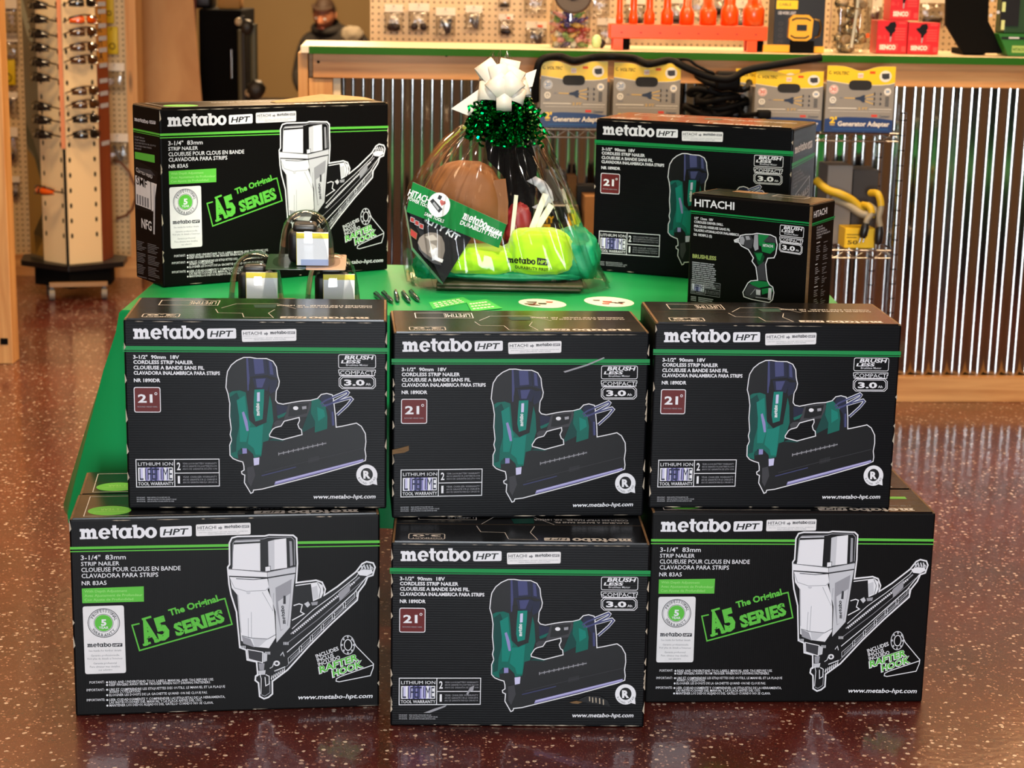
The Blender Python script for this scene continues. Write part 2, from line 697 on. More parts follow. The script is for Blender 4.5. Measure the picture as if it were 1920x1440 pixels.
# ------------------------------------------------------------------ the room
def floor_mat():
    m = bpy.data.materials.new('epoxy_flake_floor')
    m.use_nodes = True
    nt = m.node_tree
    b = nt.nodes['Principled BSDF']
    N, Lk = nt.nodes.new, nt.links.new
    tc = N('ShaderNodeTexCoord')
    # clouded red-brown base
    n1 = N('ShaderNodeTexNoise'); n1.inputs['Scale'].default_value = 3.0; n1.inputs['Detail'].default_value = 8
    Lk(tc.outputs['Object'], n1.inputs[0])
    r1 = N('ShaderNodeValToRGB')
    r1.color_ramp.elements[0].position = 0.3; r1.color_ramp.elements[0].color = lin((66, 17, 10))
    r1.color_ramp.elements[1].position = 0.7; r1.color_ramp.elements[1].color = lin((94, 28, 14))
    Lk(n1.outputs[0], r1.inputs[0])
    prev = r1.outputs[0]
    for sc, thr, rad, cols in ((80, 0.88, 0.34, ((226, 205, 190), (150, 100, 84))), (170, 0.9, 0.36, ((205, 160, 140), (40, 22, 18))), (420, 0.85, 0.4, ((150, 96, 76), (36, 16, 14)))):
        wob = N('ShaderNodeTexNoise'); wob.inputs['Scale'].default_value = sc * 1.4
        Lk(tc.outputs['Object'], wob.inputs[0])
        va = N('ShaderNodeVectorMath'); va.operation = 'MULTIPLY_ADD'
        Lk(wob.outputs[1], va.inputs[0]); va.inputs[1].default_value = (0.5 / sc,) * 3
        Lk(tc.outputs['Object'], va.inputs[2])
        vo = N('ShaderNodeTexVoronoi'); vo.inputs['Scale'].default_value = sc
        vo.voronoi_dimensions = '2D'
        Lk(va.outputs[0], vo.inputs[0])
        lt = N('ShaderNodeMath'); lt.operation = 'LESS_THAN'; lt.inputs[1].default_value = rad
        Lk(vo.outputs['Distance'], lt.inputs[0])
        sp = N('ShaderNodeSeparateColor'); Lk(vo.outputs['Color'], sp.inputs[0])
        gt = N('ShaderNodeMath'); gt.operation = 'GREATER_THAN'; gt.inputs[1].default_value = thr
        Lk(sp.outputs[0], gt.inputs[0])
        mu = N('ShaderNodeMath'); mu.operation = 'MULTIPLY'
        Lk(lt.outputs[0], mu.inputs[0]); Lk(gt.outputs[0], mu.inputs[1])
        cr = N('ShaderNodeValToRGB')
        cr.color_ramp.elements[0].color = lin(cols[1]); cr.color_ramp.elements[1].color = lin(cols[0])
        cr.color_ramp.elements[0].position = 0.3; cr.color_ramp.elements[1].position = 0.55
        Lk(sp.outputs[1], cr.inputs[0])
        mx = N('ShaderNodeMix'); mx.data_type = 'RGBA'
        Lk(mu.outputs[0], mx.inputs[0]); Lk(prev, mx.inputs[6]); Lk(cr.outputs[0], mx.inputs[7])
        prev = mx.outputs[2]
    Lk(prev, b.inputs['Base Color'])
    b.inputs['Roughness'].default_value = 0.3
    b.inputs['Coat Weight'].default_value = 0.65
    b.inputs['Coat Roughness'].default_value = 0.05
    # orange-peel ripple of the clear coat
    n2 = N('ShaderNodeTexNoise'); n2.inputs['Scale'].default_value = 55; n2.inputs['Detail'].default_value = 3
    Lk(tc.outputs['Object'], n2.inputs[0])
    bp = N('ShaderNodeBump'); bp.inputs['Strength'].default_value = 0.06; bp.inputs['Distance'].default_value = 0.01
    Lk(n2.outputs[0], bp.inputs['Height'])
    Lk(bp.outputs[0], b.inputs['Normal']); Lk(bp.outputs[0], b.inputs['Coat Normal'])
    return m


def wood_mat(name, c1, c2, axis='X', scale=2.2, rough=0.5, knots=True):
    m = bpy.data.materials.new(name)
    MATS[name] = m
    m.use_nodes = True
    nt = m.node_tree
    b = nt.nodes['Principled BSDF']
    N, Lk = nt.nodes.new, nt.links.new
    tc = N('ShaderNodeTexCoord')
    mp = N('ShaderNodeMapping')
    s = {'X': (0.9, 14, 14), 'Z': (14, 14, 0.9), 'Y': (14, 0.9, 14)}[axis]
    mp.inputs['Scale'].default_value = tuple(v * scale for v in s)
    Lk(tc.outputs['Object'], mp.inputs[0])
    n = N('ShaderNodeTexNoise'); n.inputs['Scale'].default_value = 1.0; n.inputs['Detail'].default_value = 6; n.inputs['Distortion'].default_value = 0.6
    Lk(mp.outputs[0], n.inputs[0])
    r = N('ShaderNodeValToRGB')
    r.color_ramp.elements[0].position = 0.3; r.color_ramp.elements[0].color = lin(c2)
    r.color_ramp.elements[1].position = 0.68; r.color_ramp.elements[1].color = lin(c1)
    Lk(n.outputs[0], r.inputs[0])
    prev = r.outputs[0]
    if knots:
        mp2 = N('ShaderNodeMapping')
        s2 = {'X': (2.2, 11, 11), 'Z': (11, 11, 2.2), 'Y': (11, 2.2, 11)}[axis]
        mp2.inputs['Scale'].default_value = s2
        Lk(tc.outputs['Object'], mp2.inputs[0])
        vo = N('ShaderNodeTexVoronoi'); vo.inputs['Scale'].default_value = 1.0
        Lk(mp2.outputs[0], vo.inputs[0])
        rk = N('ShaderNodeValToRGB')
        rk.color_ramp.elements[0].position = 0.05; rk.color_ramp.elements[0].color = (1, 1, 1, 1)
        rk.color_ramp.elements[1].position = 0.16; rk.color_ramp.elements[1].color = (0, 0, 0, 1)
        Lk(vo.outputs['Distance'], rk.inputs[0])
        mx = N('ShaderNodeMix'); mx.data_type = 'RGBA'
        Lk(rk.outputs[0], mx.inputs[0]); Lk(prev, mx.inputs[6])
        mx.inputs[7].default_value = lin(tuple(int(v * 0.4) for v in c2))
        prev = mx.outputs[2]
    Lk(prev, b.inputs['Base Color'])
    b.inputs['Roughness'].default_value = rough
    return m


def pegboard_mat(name, c, hole):
    m = bpy.data.materials.new(name)
    MATS[name] = m
    m.use_nodes = True
    nt = m.node_tree
    b = nt.nodes['Principled BSDF']
    N, Lk = nt.nodes.new, nt.links.new
    tc = N('ShaderNodeTexCoord')
    sep = N('ShaderNodeSeparateXYZ'); Lk(tc.outputs['Object'], sep.inputs[0])
    acc = None
    for ax in (0, 2):
        d = N('ShaderNodeMath'); d.operation = 'DIVIDE'; d.inputs[1].default_value = 0.0254
        Lk(sep.outputs[ax], d.inputs[0])
        f = N('ShaderNodeMath'); f.operation = 'FRACT'; Lk(d.outputs[0], f.inputs[0])
        s = N('ShaderNodeMath'); s.operation = 'SUBTRACT'; s.inputs[1].default_value = 0.5; Lk(f.outputs[0], s.inputs[0])
        p = N('ShaderNodeMath'); p.operation = 'POWER'; p.inputs[1].default_value = 2; Lk(s.outputs[0], p.inputs[0])
        if acc is None:
            acc = p
        else:
            a = N('ShaderNodeMath'); a.operation = 'ADD'; Lk(acc.outputs[0], a.inputs[0]); Lk(p.outputs[0], a.inputs[1])
            acc = a
    lt = N('ShaderNodeMath'); lt.operation = 'LESS_THAN'; lt.inputs[1].default_value = 0.032; Lk(acc.outputs[0], lt.inputs[0])
    mx = N('ShaderNodeMix'); mx.data_type = 'RGBA'
    Lk(lt.outputs[0], mx.inputs[0]); mx.inputs[6].default_value = lin(c); mx.inputs[7].default_value = lin(hole)
    Lk(mx.outputs[2], b.inputs['Base Color'])
    b.inputs['Roughness'].default_value = 0.55
    return m


def slab(name, lo, hi, m, kind='structure', bevel=0.0):
    mb = MB()
    c = [(a + b) / 2 for a, b in zip(lo, hi)]
    mb.box([a - k for a, k in zip(lo, c)], [b - k for b, k in zip(hi, c)], m)
    return tag(mb.build(name, None, c, bevel=bevel), kind=kind)


FLOORM = floor_mat()
slab('floor', (-4.6, -3.9, -0.1), (4.2, 14.8, 0), FLOORM)
PLASTER = mat('warm_plaster', (112, 84, 56), 0.85, noise_amt=0.05, noise_scale=3)
OLIVE = mat('olive_drab_paint', (146, 122, 80), 0.8, noise_amt=0.08, noise_scale=2)
CEILM = mat('ceiling_white', (188, 178, 160), 0.9)
slab('ceiling', (-4.6, -3.9, 3.2), (4.2, 14.8, 3.3), CEILM)
slab('wall_left', (-4.7, -3.9, 0), (-4.6, 14.8, 3.2), PLASTER)
slab('wall_right', (4.2, -3.9, 0), (4.3, 14.8, 3.2), PLASTER)
slab('wall_back', (-4.6, 14.8, 0), (4.2, 14.9, 3.2), OLIVE)
DARKW = mat('shop_front_wall', (52, 40, 30), 0.8)
slab('wall_front', (-4.6, -3.9, 0), (-0.55, -3.6, 3.2), DARKW)
slab('wall_front_right', (1.05, -3.9, 0), (4.2, -3.6, 3.2), DARKW)
slab('wall_front_top', (-0.55, -3.9, 2.65), (1.05, -3.6, 3.2), DARKW)

PINE = wood_mat('pine_board', (222, 166, 102), (186, 124, 66), 'X')
PINEV = wood_mat('pine_post', (224, 172, 106), (192, 132, 70), 'Z')
PLY = wood_mat('smooth_plywood', (214, 164, 110), (196, 142, 90), 'Z', 0.5, 0.55, False)
PEG = pegboard_mat('cream_pegboard', (222, 194, 152), (120, 92, 60))
PEGL = pegboard_mat('tan_pegboard', (206, 180, 134), (110, 86, 54))
WHITEP = mat('cream_enamel', (236, 216, 176), 0.35)
STEEL = mat('galvanised_steel', (190, 190, 188), 0.13, 1.0, noise_amt=0.12, noise_scale=14, bump=0.02, bump_scale=12, stretch=(1, 1, 0.15))
CHROME = mat('chrome_wire', (190, 190, 188), 0.16, 1.0)
GRNE = mat('green_edge_band', (34, 92, 10), 0.6, spec=0.2)
LAM = mat('cream_laminate', (236, 214, 178), 0.35)
BLKP = mat('black_plastic', (16, 15, 15), 0.38)
BLKM = mat('matte_black', (8, 7, 6), 0.85, spec=0.1)

# wall carrying the pegboard behind the counter (ends at the opening to the back office)
yb = 7.75
xl = at_y(694, 40, yb).x
slab('wall_pegboard', (xl + 0.02, yb + 0.02, 0), (4.2, yb + 0.14, 3.2), OLIVE)
slab('trim_1', (xl, yb, 1.0), (3.9, yb + 0.02, 2.6), PEG)
# left partition with pegboard
yl = 8.85
pr_ = at_y(238, 100, yl - 0.02)
slab('wall_partition', (-4.6, yl, 0), (pr_.x + 0.005, yl + 0.12, 3.2), PLASTER)
zb = at_y(100, 478, yl - 0.03).z
slab('trim_2', (-4.5, yl - 0.03, zb), (pr_.x, yl - 0.005, 2.7), PEGL)
slab('trim_3', (pr_.x + 0.0, yl - 0.045, zb - 0.1), (pr_.x + 0.05, yl + 0.1, 2.9), PINEV)
slab('baseboard_left', (-4.5, yl - 0.05, 0.0), (pr_.x + 0.05, yl - 0.002, 0.1), PINE)
slab('trim_4', (pr_.x - 0.13, yl - 0.04, 0.1), (pr_.x - 0.02, yl - 0.006, zb - 0.002), PINEV)

# ------------------------------------------------------------------ counter
def build_counter():
    r = thing('shop_counter', 'long shop counter faced with corrugated metal, pine boards and a green-edged top', 'counter', WO, WA)
    u0 = wl(at_w(576, 130, 0.02)).x
    u1 = 2.6
    zt0, zt1 = 1.207, 1.2315
    mb = MB()
    mb.box((u0 - 0.02, -0.075, zt0), (u1, 0.40, zt1), LAM)
    top = mb.build('countertop', r, bevel=0.002)
    mb = MB()
    mb.box((u0 + 0.008, -0.079, zt0 - 0.001), (u1, -0.075, zt1 - 0.001), GRNE)
    mb.build('edge_band', top)
    mb = MB()
    mb.box((u0 + 0.02, -0.04, 1.124), (u1, -0.002, zt0), PINE)
    mb.build('header_board', r, bevel=0.002)
    mb = MB()
    mb.box((u0 + 0.02, -0.04, 0), (u1, -0.002, 0.0925), PINE)
    mb.build('base_board', r, bevel=0.002)
    # end post made of two boards, and side return
    ux = wl(at_w(624, 160, 0.0)).x
    mb = MB()
    mb.box((u0 + 0.005, -0.03, 0.0), (ux, 0.05, 1.122), PINEV)
    mb.build('end_post', r, bevel=0.002)
    mb = MB()
    mb.box((u0 - 0.03, -0.045, 0), (u0 + 0.003, 0.38, zt0), PINEV)
    mb.build('end_panel', r, bevel=0.002)
    ut = wl(at_w(639, 160, 0.0)).x
    mb = MB()
    mb.box((ux + 0.001, -0.012, 0.0), (ut, 0.0, 1.124), WHITEP)
    mb.build('corner_trim', r, bevel=0.001)
    # corrugated sheet
    mb = MB()
    per = 0.0675
    amp = 0.0064
    ph = wl(at_w(1723, 330)).x
    n = int((u1 - ut) / per * 20)
    lo, hi = [], []
    for i in range(n + 1):
        u = ut + (u1 - ut) * i / n
        y = 0.004 - amp * cos(2 * pi * (u - ph) / per)
        lo.append((u, y + 0.002, 0.0))
        hi.append((u, y + 0.002, 1.15))
    mb.loft([lo, hi], STEEL, closed=False)
    mb.build('corrugated_panel', r)
    # back of counter
    mb = MB()
    mb.box((u0, 0.05, 0.0), (u1, 0.07, zt0), PINE)
    mb.build('back_panel', r)
    # screw heads on the header
    for px, py in ((597, 116), (837, 104), (1706, 138), (1846, 144)):
        q = wl(at_w(px, py, 0.04))
        if px in (1706, 1846):
            continue
        mb = MB()
        mb.cyl((q.x, -0.043, q.z), (q.x, -0.0395, q.z), 0.005, BLKM, 10)
        mb.build('screw', r)
    return r


build_counter()

# foreground post at the left edge
def build_post():
    a = at_z(25, 683, 0)
    mb = MB()
    mb.box((-0.4, 0, 0), (0, 0.09, 3.15), PINEV)
    o = mb.build('timber_post', None, (a.x, a.y, 0), bevel=0.004)
    tag(o, 'pale pine timber post standing on the floor at the left edge', 'post')
    mb = MB()
    q = at_y(8, 640, a.y)
    mb.box((q.x - a.x - 0.014, -0.004, q.z - 0.012), (q.x - a.x + 0.014, 0.0, q.z + 0.012), BLKM)
    mb.build('metal_bracket', o)


build_post()
# ------------------------------------------------------------------ printed cartons
INKA = card_mat('flute_board_black', (8, 8, 10), 0.42, 62, 'Z', 0.05)
INKB = card_mat('smooth_board_black', (10, 9, 9), 0.45, 70, 'X', 0.02)
INKT = card_mat('varnished_top_black', (10, 9, 9), 0.2, 30, 'Y', 0.03, 0.5)
KRAFT = mat('raw_cardboard', (122, 92, 58), 0.85, noise_amt=0.4, noise_scale=60, stretch=(1, 1, 6))
WORN = mat('scuffed_board', (196, 180, 158), 0.8, noise_amt=0.4, noise_scale=90)
WHT = paint('print_white', (226, 226, 230))
GRY = paint('print_grey', (150, 150, 156))
LGR = paint('print_light_grey', (196, 197, 202))
DGR = paint('print_dark_grey', (58, 58, 62))
BLK = paint('print_black', (13, 13, 15))
GRN = paint('print_green', (20, 135, 68))
LIM = paint('print_lime', (92, 186, 66))
LIMF = paint('print_faded_lime', (150, 214, 120))
TEAL = paint('print_teal', (12, 96, 84))
TEAL2 = paint('print_bright_teal', (14, 122, 108))
TEALD = paint('print_dark_teal', (10, 62, 58))
NAVY = paint('print_slate_blue', (28, 32, 54))
NAVY2 = paint('print_violet_blue', (66, 70, 112))
LAV = paint('print_lavender', (138, 134, 186))
LAV2 = paint('print_pale_lavender', (196, 194, 226))
MAR = paint('print_maroon', (98, 34, 34))
STK = mat('sticker_paper', (228, 226, 226), 0.45, noise_amt=0.08, noise_scale=40)
SGRY = paint('print_small_grey', (120, 120, 124))

WA_, HA_, DA_ = 0.514, 0.391, 0.235
WB_, HB_, DB_ = 0.605, 0.419, 0.170


def front_art(quad, w_, h_, d_):
    return Art(quad, (-w_ / 2, -d_ / 2, 0), (1, 0, 0), (0, 0, 1), w_, h_)


def top_art(w_, h_, d_):
    # drawing units: 1000 wide, back edge first
    k = 1000 / w_
    return Art([(0, 0), (1000, 0), (1000, d_ * k), (0, d_ * k)], (-w_ / 2, -d_ / 2, h_), (1, 0, 0), (0, 1, 0), w_, d_)


def carton_mb(w_, h_, d_, ink, seed):
    rnd = random.Random(seed)
    mb = MB()
    x0, x1, y0, y1 = -w_ / 2, w_ / 2, -d_ / 2, d_ / 2
    r = 0.004
    prof = []
    for cx, cy, a0 in ((x1 - r, y1 - r, 0), (x0 + r, y1 - r, pi / 2), (x0 + r, y0 + r, pi), (x1 - r, y0 + r, 1.5 * pi)):
        for i in range(4):
            a = a0 + pi / 2 * i / 3
            prof.append((cx, cy, cos(a), sin(a)))
    rings = []
    for z, k in ((0, 0.003), (0.0012, 0.0008), (0.004, 0), (h_ - 0.0068, 0), (h_ - 0.004, 0.0008), (h_ - 0.003, 0.003)):
        rings.append([(cx + (r - k) * c, cy + (r - k) * s, z) for cx, cy, c, s in prof])
    mb.loft(rings, ink, True, True, True, smooth=False)
    # worn lines along the rims
    return mb


def rim_wear(mb, w_, h_, d_, rnd, top=True, n=16):
    y = -d_ / 2 - 0.0004
    for i in range(n):
        a = rnd.uniform(-w_ / 2 + 0.01, w_ / 2 - 0.04)
        l = rnd.uniform(0.006, 0.05)
        t = rnd.uniform(0.0004, 0.0013)
        z = h_ - 0.0058 if top else 0.0035
        mb.add([(a, y, z), (a + l * 0.5, y, z - t), (a + l, y, z), (a + l * 0.45, y, z + t * 0.8)], [(0, 1, 2, 3)], WORN)


def flap_mb(w_, h_, d_, ink, front):
    """one of the two long top flaps with raw fluted ends"""
    mb = MB()
    a, b = (-d_ / 2 + 0.002, -0.0006) if front else (0.0006, d_ / 2 - 0.002)
    x0, x1 = -w_ / 2 + 0.007, w_ / 2 - 0.007
    z0, z1 = h_ - 0.0034, h_
    mb.add([(x0, a, z1), (x1, a, z1), (x1, b, z1), (x0, b, z1)], [(0, 1, 2, 3)], ink)
    mb.add([(x0, a, z0), (x1, a, z0), (x1, b, z0), (x0, b, z0)], [(0, 3, 2, 1)], ink)
    P_ = [(x0, a), (x1, a), (x1, b), (x0, b)]
    for i in range(4):
        j = (i + 1) % 4
        m = ink if i == (0 if front else 2) else KRAFT
        mb.add([(P_[i][0], P_[i][1], z0), (P_[j][0], P_[j][1], z0), (P_[j][0], P_[j][1], z1), (P_[i][0], P_[i][1], z1)], [(0, 1, 2, 3)], m)
    # liner fold showing at both ends
    for s in (-1, 1):
        xa = s * (w_ / 2 - 0.0065)
        xb = s * (w_ / 2 - 0.0022)
        mb.box((min(xa, xb), a, h_ - 0.0065), (max(xa, xb), b, h_ - 0.0008), KRAFT)
    return mb


# ---------------------------------------------------------------- kind one: cordless nailer carton
QA = [(45, 195), (1715, 190), (1670, 1385), (40, 1375)]
PA = {}


def sticker_art(a, q):
    """white relabelling sticker, four corners given"""
    (xa, ya), (xb, yb), (xc, yc), (xd, yd) = q
    W_, H_ = xb - xa, yd - ya
    s = (yb - ya) / W_

    def Y(fx, fy):
        return ya + fx * W_ * s + fy * H_

    def T(txt, f0, f1, fy, cap, m, bold=0.0):
        a.text(txt, xa + f0 * W_, xa + f1 * W_, Y(f0, fy), cap * H_, m, y1=Y(f1, fy), bold=bold, lay=5)
    a.poly(a.rr(q, H_ * 0.13), STK, 4)
    T('HITACHI', 0.03, 0.37, 0.42, 0.26, DGR, 0.01)
    T('POWER TOOLS', 0.03, 0.3, 0.56, 0.07, SGRY)
    a.poly([(xa + W_ * 0.41, Y(.41, .29)), (xa + W_ * 0.45, Y(.45, .29)), (xa + W_ * 0.45, Y(.45, .19)), (xa + W_ * 0.485, Y(.485, .36)),
            (xa + W_ * 0.45, Y(.45, .53)), (xa + W_ * 0.45, Y(.45, .43)), (xa + W_ * 0.41, Y(.41, .43))], SGRY, 5)
    a.wordmark(xa + W_ * 0.52, xa + W_ * 0.82, Y(.52, .4), H_ * 0.2, DGR, y1=Y(.82, .4), lay=5)
    a.badge([(xa + W_ * 0.835, Y(.835, .2)), (xa + W_ * 0.975, Y(.975, .2)), (xa + W_ * 0.975, Y(.975, .42)), (xa + W_ * 0.835, Y(.835, .42))], SGRY, STK, 5)
    T('SAME TOOLS.  SAME DURABILITY.  NEW NAME.  MEMES OUTILS.  NOUVEAU NOM', 0.05, 0.95, 0.74, 0.07, SGRY)
    T('MISMAS HERRAMIENTAS.  NUEVO NOMBRE', 0.22, 0.8, 0.88, 0.07, SGRY)


def battery_badges(a, ox=0.0, oy=0.0, sx=1.0, sy=1.0, lw=4):
    """two outlined badges, drawn in the first carton's units then shifted and scaled"""
    def X(x): return ox + x * sx
    def Yv(y): return oy + y * sy
    def Q(pts): return [(X(x), Yv(y)) for x, y in pts]
    a.stroke(a.rr(Q([(1394, 411), (1632, 411), (1630, 494), (1392, 494)]), 12 * sx), lw * sx, WHT, True)
    a.text('BRUSH', X(1430), X(1612), Yv(440), 25 * sy, WHT, bold=0.03, ital=0.35, lay=2)
    a.text('LESS', X(1408), X(1532), Yv(464), 20 * sy, WHT, bold=0.03, ital=0.35, lay=2)
    a.text('Brushless Motor', X(1440), X(1582), Yv(482), 14 * sy, LGR, bold=0.01, lay=2)
    a.stroke(Q([(1392, 506), (1628, 506), (1628, 522), (1622, 522), (1622, 541), (1396, 541), (1396, 526), (1392, 526)]), lw * sx, WHT, True)
    a.text('COMPACT', X(1400), X(1618), Yv(537), 24 * sy, WHT, bold=0.0, lay=2)
    a.stroke(Q([(1410, 545), (1608, 545), (1626, 562), (1626, 608), (1608, 625), (1410, 625), (1392, 608), (1392, 562)]), lw * sx, WHT, True)
    a.stroke(Q([(1418, 553), (1600, 553), (1616, 568), (1616, 602), (1600, 617), (1418, 617), (1402, 602), (1402, 568)]), lw * sx, WHT, True)
    a.text('3.0', X(1424), X(1556), Yv(604), 38 * sy, WHT, bold=0.035, lay=2)
    a.text('Ah', X(1562), X(1594), Yv(604), 16 * sy, WHT, bold=0.01, lay=2)


def warranty_art(a, q, W=WHT, fine=True):
    """battery warranty panel inside the four corners q"""
    H = homography([(0, 0), (518, 0), (518, 170), (0, 170)], q)

    def m_(x, y):
        d = H[6] * x + H[7] * y + 1
        return ((H[0] * x + H[1] * y + H[2]) / d, (H[3] * x + H[4] * y + H[5]) / d)
    old = a.P
    a.P = lambda x, y, lay=None: old(*m_(x, y), lay)
    a.stroke([(0, 0), (518, 0), (518, 170), (0, 170)], 5, W, True)
    a.stroke([(237, 0), (237, 170)], 5, W)
    a.stroke([(237, 86), (518, 86)], 5, W)
    a.text('LITHIUM ION', 12, 228, 38, 20, W, bold=0.0, lay=2)
    a.text('TOOL WARRANTY', 10, 230, 160, 20, W, bold=0.01, lay=2)
    cols = [WHT, LAV2, WHT, LAV, LAV2, NAVY2, LAV, NAVY2, LAV, LAV2, LAV, WHT, LAV2, WHT, WHT]
    for i, c in enumerate(cols):
        a.rect(12 + i * 14.3, 50, 12 + (i + 1) * 14.3 + 0.3, 132, c, 1)
    for chx, xa, xb in (('L', 20, 44), ('I', 54, 59), ('F', 70, 92), ('E', 98, 120), ('T', 112, 142), ('I', 150, 155), ('M', 166, 196), ('E', 202, 222)):
        a.text(chx, xa, xb, 126, 70, NAVY, bold=0.0, lay=2)
    a.text('2', 252, 275, 66, 48, W, bold=0.02, lay=2)
    a.text('1', 256, 270, 150, 48, W, bold=0.02, lay=2)
    for k, (t1, t2, t3) in enumerate((('YEAR LI-ION BATTERY WARRANTY', 'ANS DE GARANTIE SUR LA BATTERIE DE LI-ION', 'ANOS DE GARANTIA DE LITIO ION'),
                                      ('YEAR CHARGER WARRANTY', 'AN DE GARANTIE SUR LE CHARGEUR', 'ANO DE GARANTIA PARA ELA CARGADOR'))):
        for j, t in enumerate((t1, t2, t3)):
            a.text(t, 288, 504, 32 + j * 17 + k * 84, 11, GRY if W is WHT else W, bold=0.0, lay=2, res=1)
    a.P = old


def build_cordless_print():
    a = front_art(QA, WA_, HA_, DA_)
    # --- lettering belongs to the carton itself
    mb = carton_mb(WA_, HA_, DA_, INKA, 3)
    a.mb = mb
    a.rect(36, 366, 1714, 391, GRN, 1)
    a.rect(36, 396, 1714, 402, GRN, 1)
    a.wordmark(105, 548, 322, 64, WHT, y1=317)
    a.badge([(566, 254), (748, 250), (748, 314), (566, 318)], WHT, BLK)
    for t, x0, x1, y in (('3-1/2"  90mm  18V', 100, 386, 444), ('CORDLESS STRIP NAILER', 100, 472, 476), ('CLOUEUSE A BANDE SANS FIL', 100, 541, 510),
                         ('CLAVADORA INALAMBRICA PARA STRIPS', 100, 638, 543), ('NR 1890DR', 100, 264, 589)):
        a.text(t, x0, x1, y, 23, WHT, bold=0.03)
    for i, (t, tt) in enumerate((('IMPORTANT:', 'READ INSTRUCTIONS BEFORE USE'), ('IMPORTANT:', 'LIRE LES INSTRUCTIONS AVANT USAGE'), ('IMPORTANTE:', 'LEA LAS INSTRUCCIONES ANTES DE USAR'))):
        a.text(t, 95, 148, 1309 + i * 12, 7, LGR, res=1)
        a.text(tt, 160, 300 + 40 * (i > 0) - 14 * (i > 1), 1309 + i * 12, 7, LGR, res=1)
    a.text('www.metabo-hpt.com', 1200, 1600, 1318, 26, WHT, bold=0.02, ital=0.28)
    PA['carton'] = mb.mesh('carton')
    # --- sticker
    a.new()
    sticker_art(a, [(782, 260), (1130, 250), (1128, 325), (784, 335)])
    PA['relabelling_sticker'] = a.mb.mesh('relabelling_sticker')
    # --- 21 degree plate
    a.new()
    q = [(97, 620), (263, 620), (262, 778), (96, 778)]
    a.poly(a.rr(q, 14), WHT, 1)
    a.poly(a.rr([(102, 625), (258, 625), (257, 773), (101, 773)], 10), MAR, 2)
    a.text('21', 122, 212, 715, 52, WHT, bold=0.03, lay=3)
    a.ring(234, 661, 9, 9, 4, WHT, 3, 14)
    a.text('ROUND HEAD NAIL', 118, 242, 746, 8, GRY, lay=3, bold=0.01)
    PA['angle_badge'] = a.mb.mesh('angle_badge')
    # --- brushless / compact badges
    a.new()
    battery_badges(a)
    PA['battery_badge'] = a.mb.mesh('battery_badge')
    # --- warranty panel
    a.new()
    warranty_art(a, [(97, 1070), (615, 1068), (612, 1236), (96, 1240)])
    PA['warranty_panel'] = a.mb.mesh('warranty_panel')
    # --- round head mark
    a.new()
    a.ell(1551, 1170, 68, 66, WHT, 1)
    a.poly([(1590, 1214), (1612, 1180), (1616, 1234), (1572, 1222)], WHT, 1)
    a.ell(1551, 1166, 39, 40, BLK, 2)
    a.text('R', 1528, 1574, 1190, 50, WHT, bold=0.05, lay=3)
    a.arc_text('ROUND HEAD', 1551, 1170, 60, radians(165), radians(12), 12, BLK, inward=True, lay=2)
    PA['round_head_mark'] = a.mb.mesh('round_head_mark')
    # --- tool picture
    a.new()
    OUT = [(790, 432), (830, 431), (875, 438), (935, 438), (975, 455), (996, 490), (1001, 540), (1011, 580), (1006, 610), (990, 640), (985, 700), (998, 717),
           (1030, 724), (1090, 712), (1150, 703), (1205, 699), (1250, 688), (1275, 662), (1310, 655), (1346, 664), (1352, 690), (1362, 800), (1364, 868),
           (1400, 862), (1495, 842), (1525, 862), (1550, 908), (1552, 960), (1544, 1010), (1549, 1050), (1545, 1078), (1500, 1096), (1240, 1167), (960, 1236),
           (880, 1256), (826, 1262), (822, 1276), (808, 1282), (790, 1250), (770, 1215), (774, 1168), (756, 1160), (754, 1146), (771, 1136), (770, 1110),
           (764, 1086), (735, 1078), (704, 1065), (685, 1044), (685, 980), (699, 948), (690, 914), (698, 880), (690, 800), (694, 720), (685, 660), (673, 620),
           (679, 560), (686, 520), (711, 480), (746, 452)]
    a.poly(OUT, BLK, 1)
    # belt hook prongs behind
    for pts in ([(1268, 722), (1300, 700), (1440, 642), (1449, 650), (1440, 664), (1330, 722), (1275, 734)],
                [(1300, 734), (1340, 716), (1462, 682), (1472, 692), (1440, 730), (1372, 790)]):
        a.stroke(pts, 18, WHT, False, 1)
        a.stroke(pts, 10, NAVY2, False, 6)
    a.stroke(OUT, 6, WHT, True, 3)
    # motor cap
    a.poly([(806, 436), (818, 436), (824, 560), (816, 640), (808, 640)], NAVY2, 4)
    a.poly([(820, 438), (934, 441), (940, 540), (826, 552)], NAVY, 4)
    a.poly([(852, 441), (912, 442), (918, 530), (858, 536)], NAVY2, 5)
    a.poly([(938, 443), (972, 458), (992, 492), (998, 560), (943, 544)], NAVY, 4)
    a.poly([(950, 452), (968, 464), (976, 540), (954, 536)], NAVY2, 5)
    a.poly([(842, 560), (932, 556), (958, 570), (934, 640), (858, 626)], NAVY, 4)
    a.poly([(862, 566), (926, 562), (902, 620), (868, 620)], NAVY2, 5)
    a.poly([(952, 572), (1000, 570), (988, 640), (950, 660), (944, 640)], NAVY, 4)
    # teal housing
    HOU = [(693, 655), (712, 644), (760, 638), (797, 650), (806, 740), (812, 820), (855, 864), (922, 838), (934, 700), (946, 662), (960, 720), (966, 830), (946, 900),
           (930, 952), (896, 962), (882, 1050), (836, 1060), (830, 1036), (792, 1000), (755, 1000), (733, 1030), (736, 1066), (704, 1056), (690, 1042), (691, 980), (704, 948), (696, 914), (704, 880), (697, 800), (700, 720)]
    a.poly(HOU, TEAL, 4)
    a.poly([(697, 680), (740, 650), (760, 700), (758, 830), (730, 940), (724, 1020), (694, 1030), (700, 950), (700, 800)], TEALD, 5)
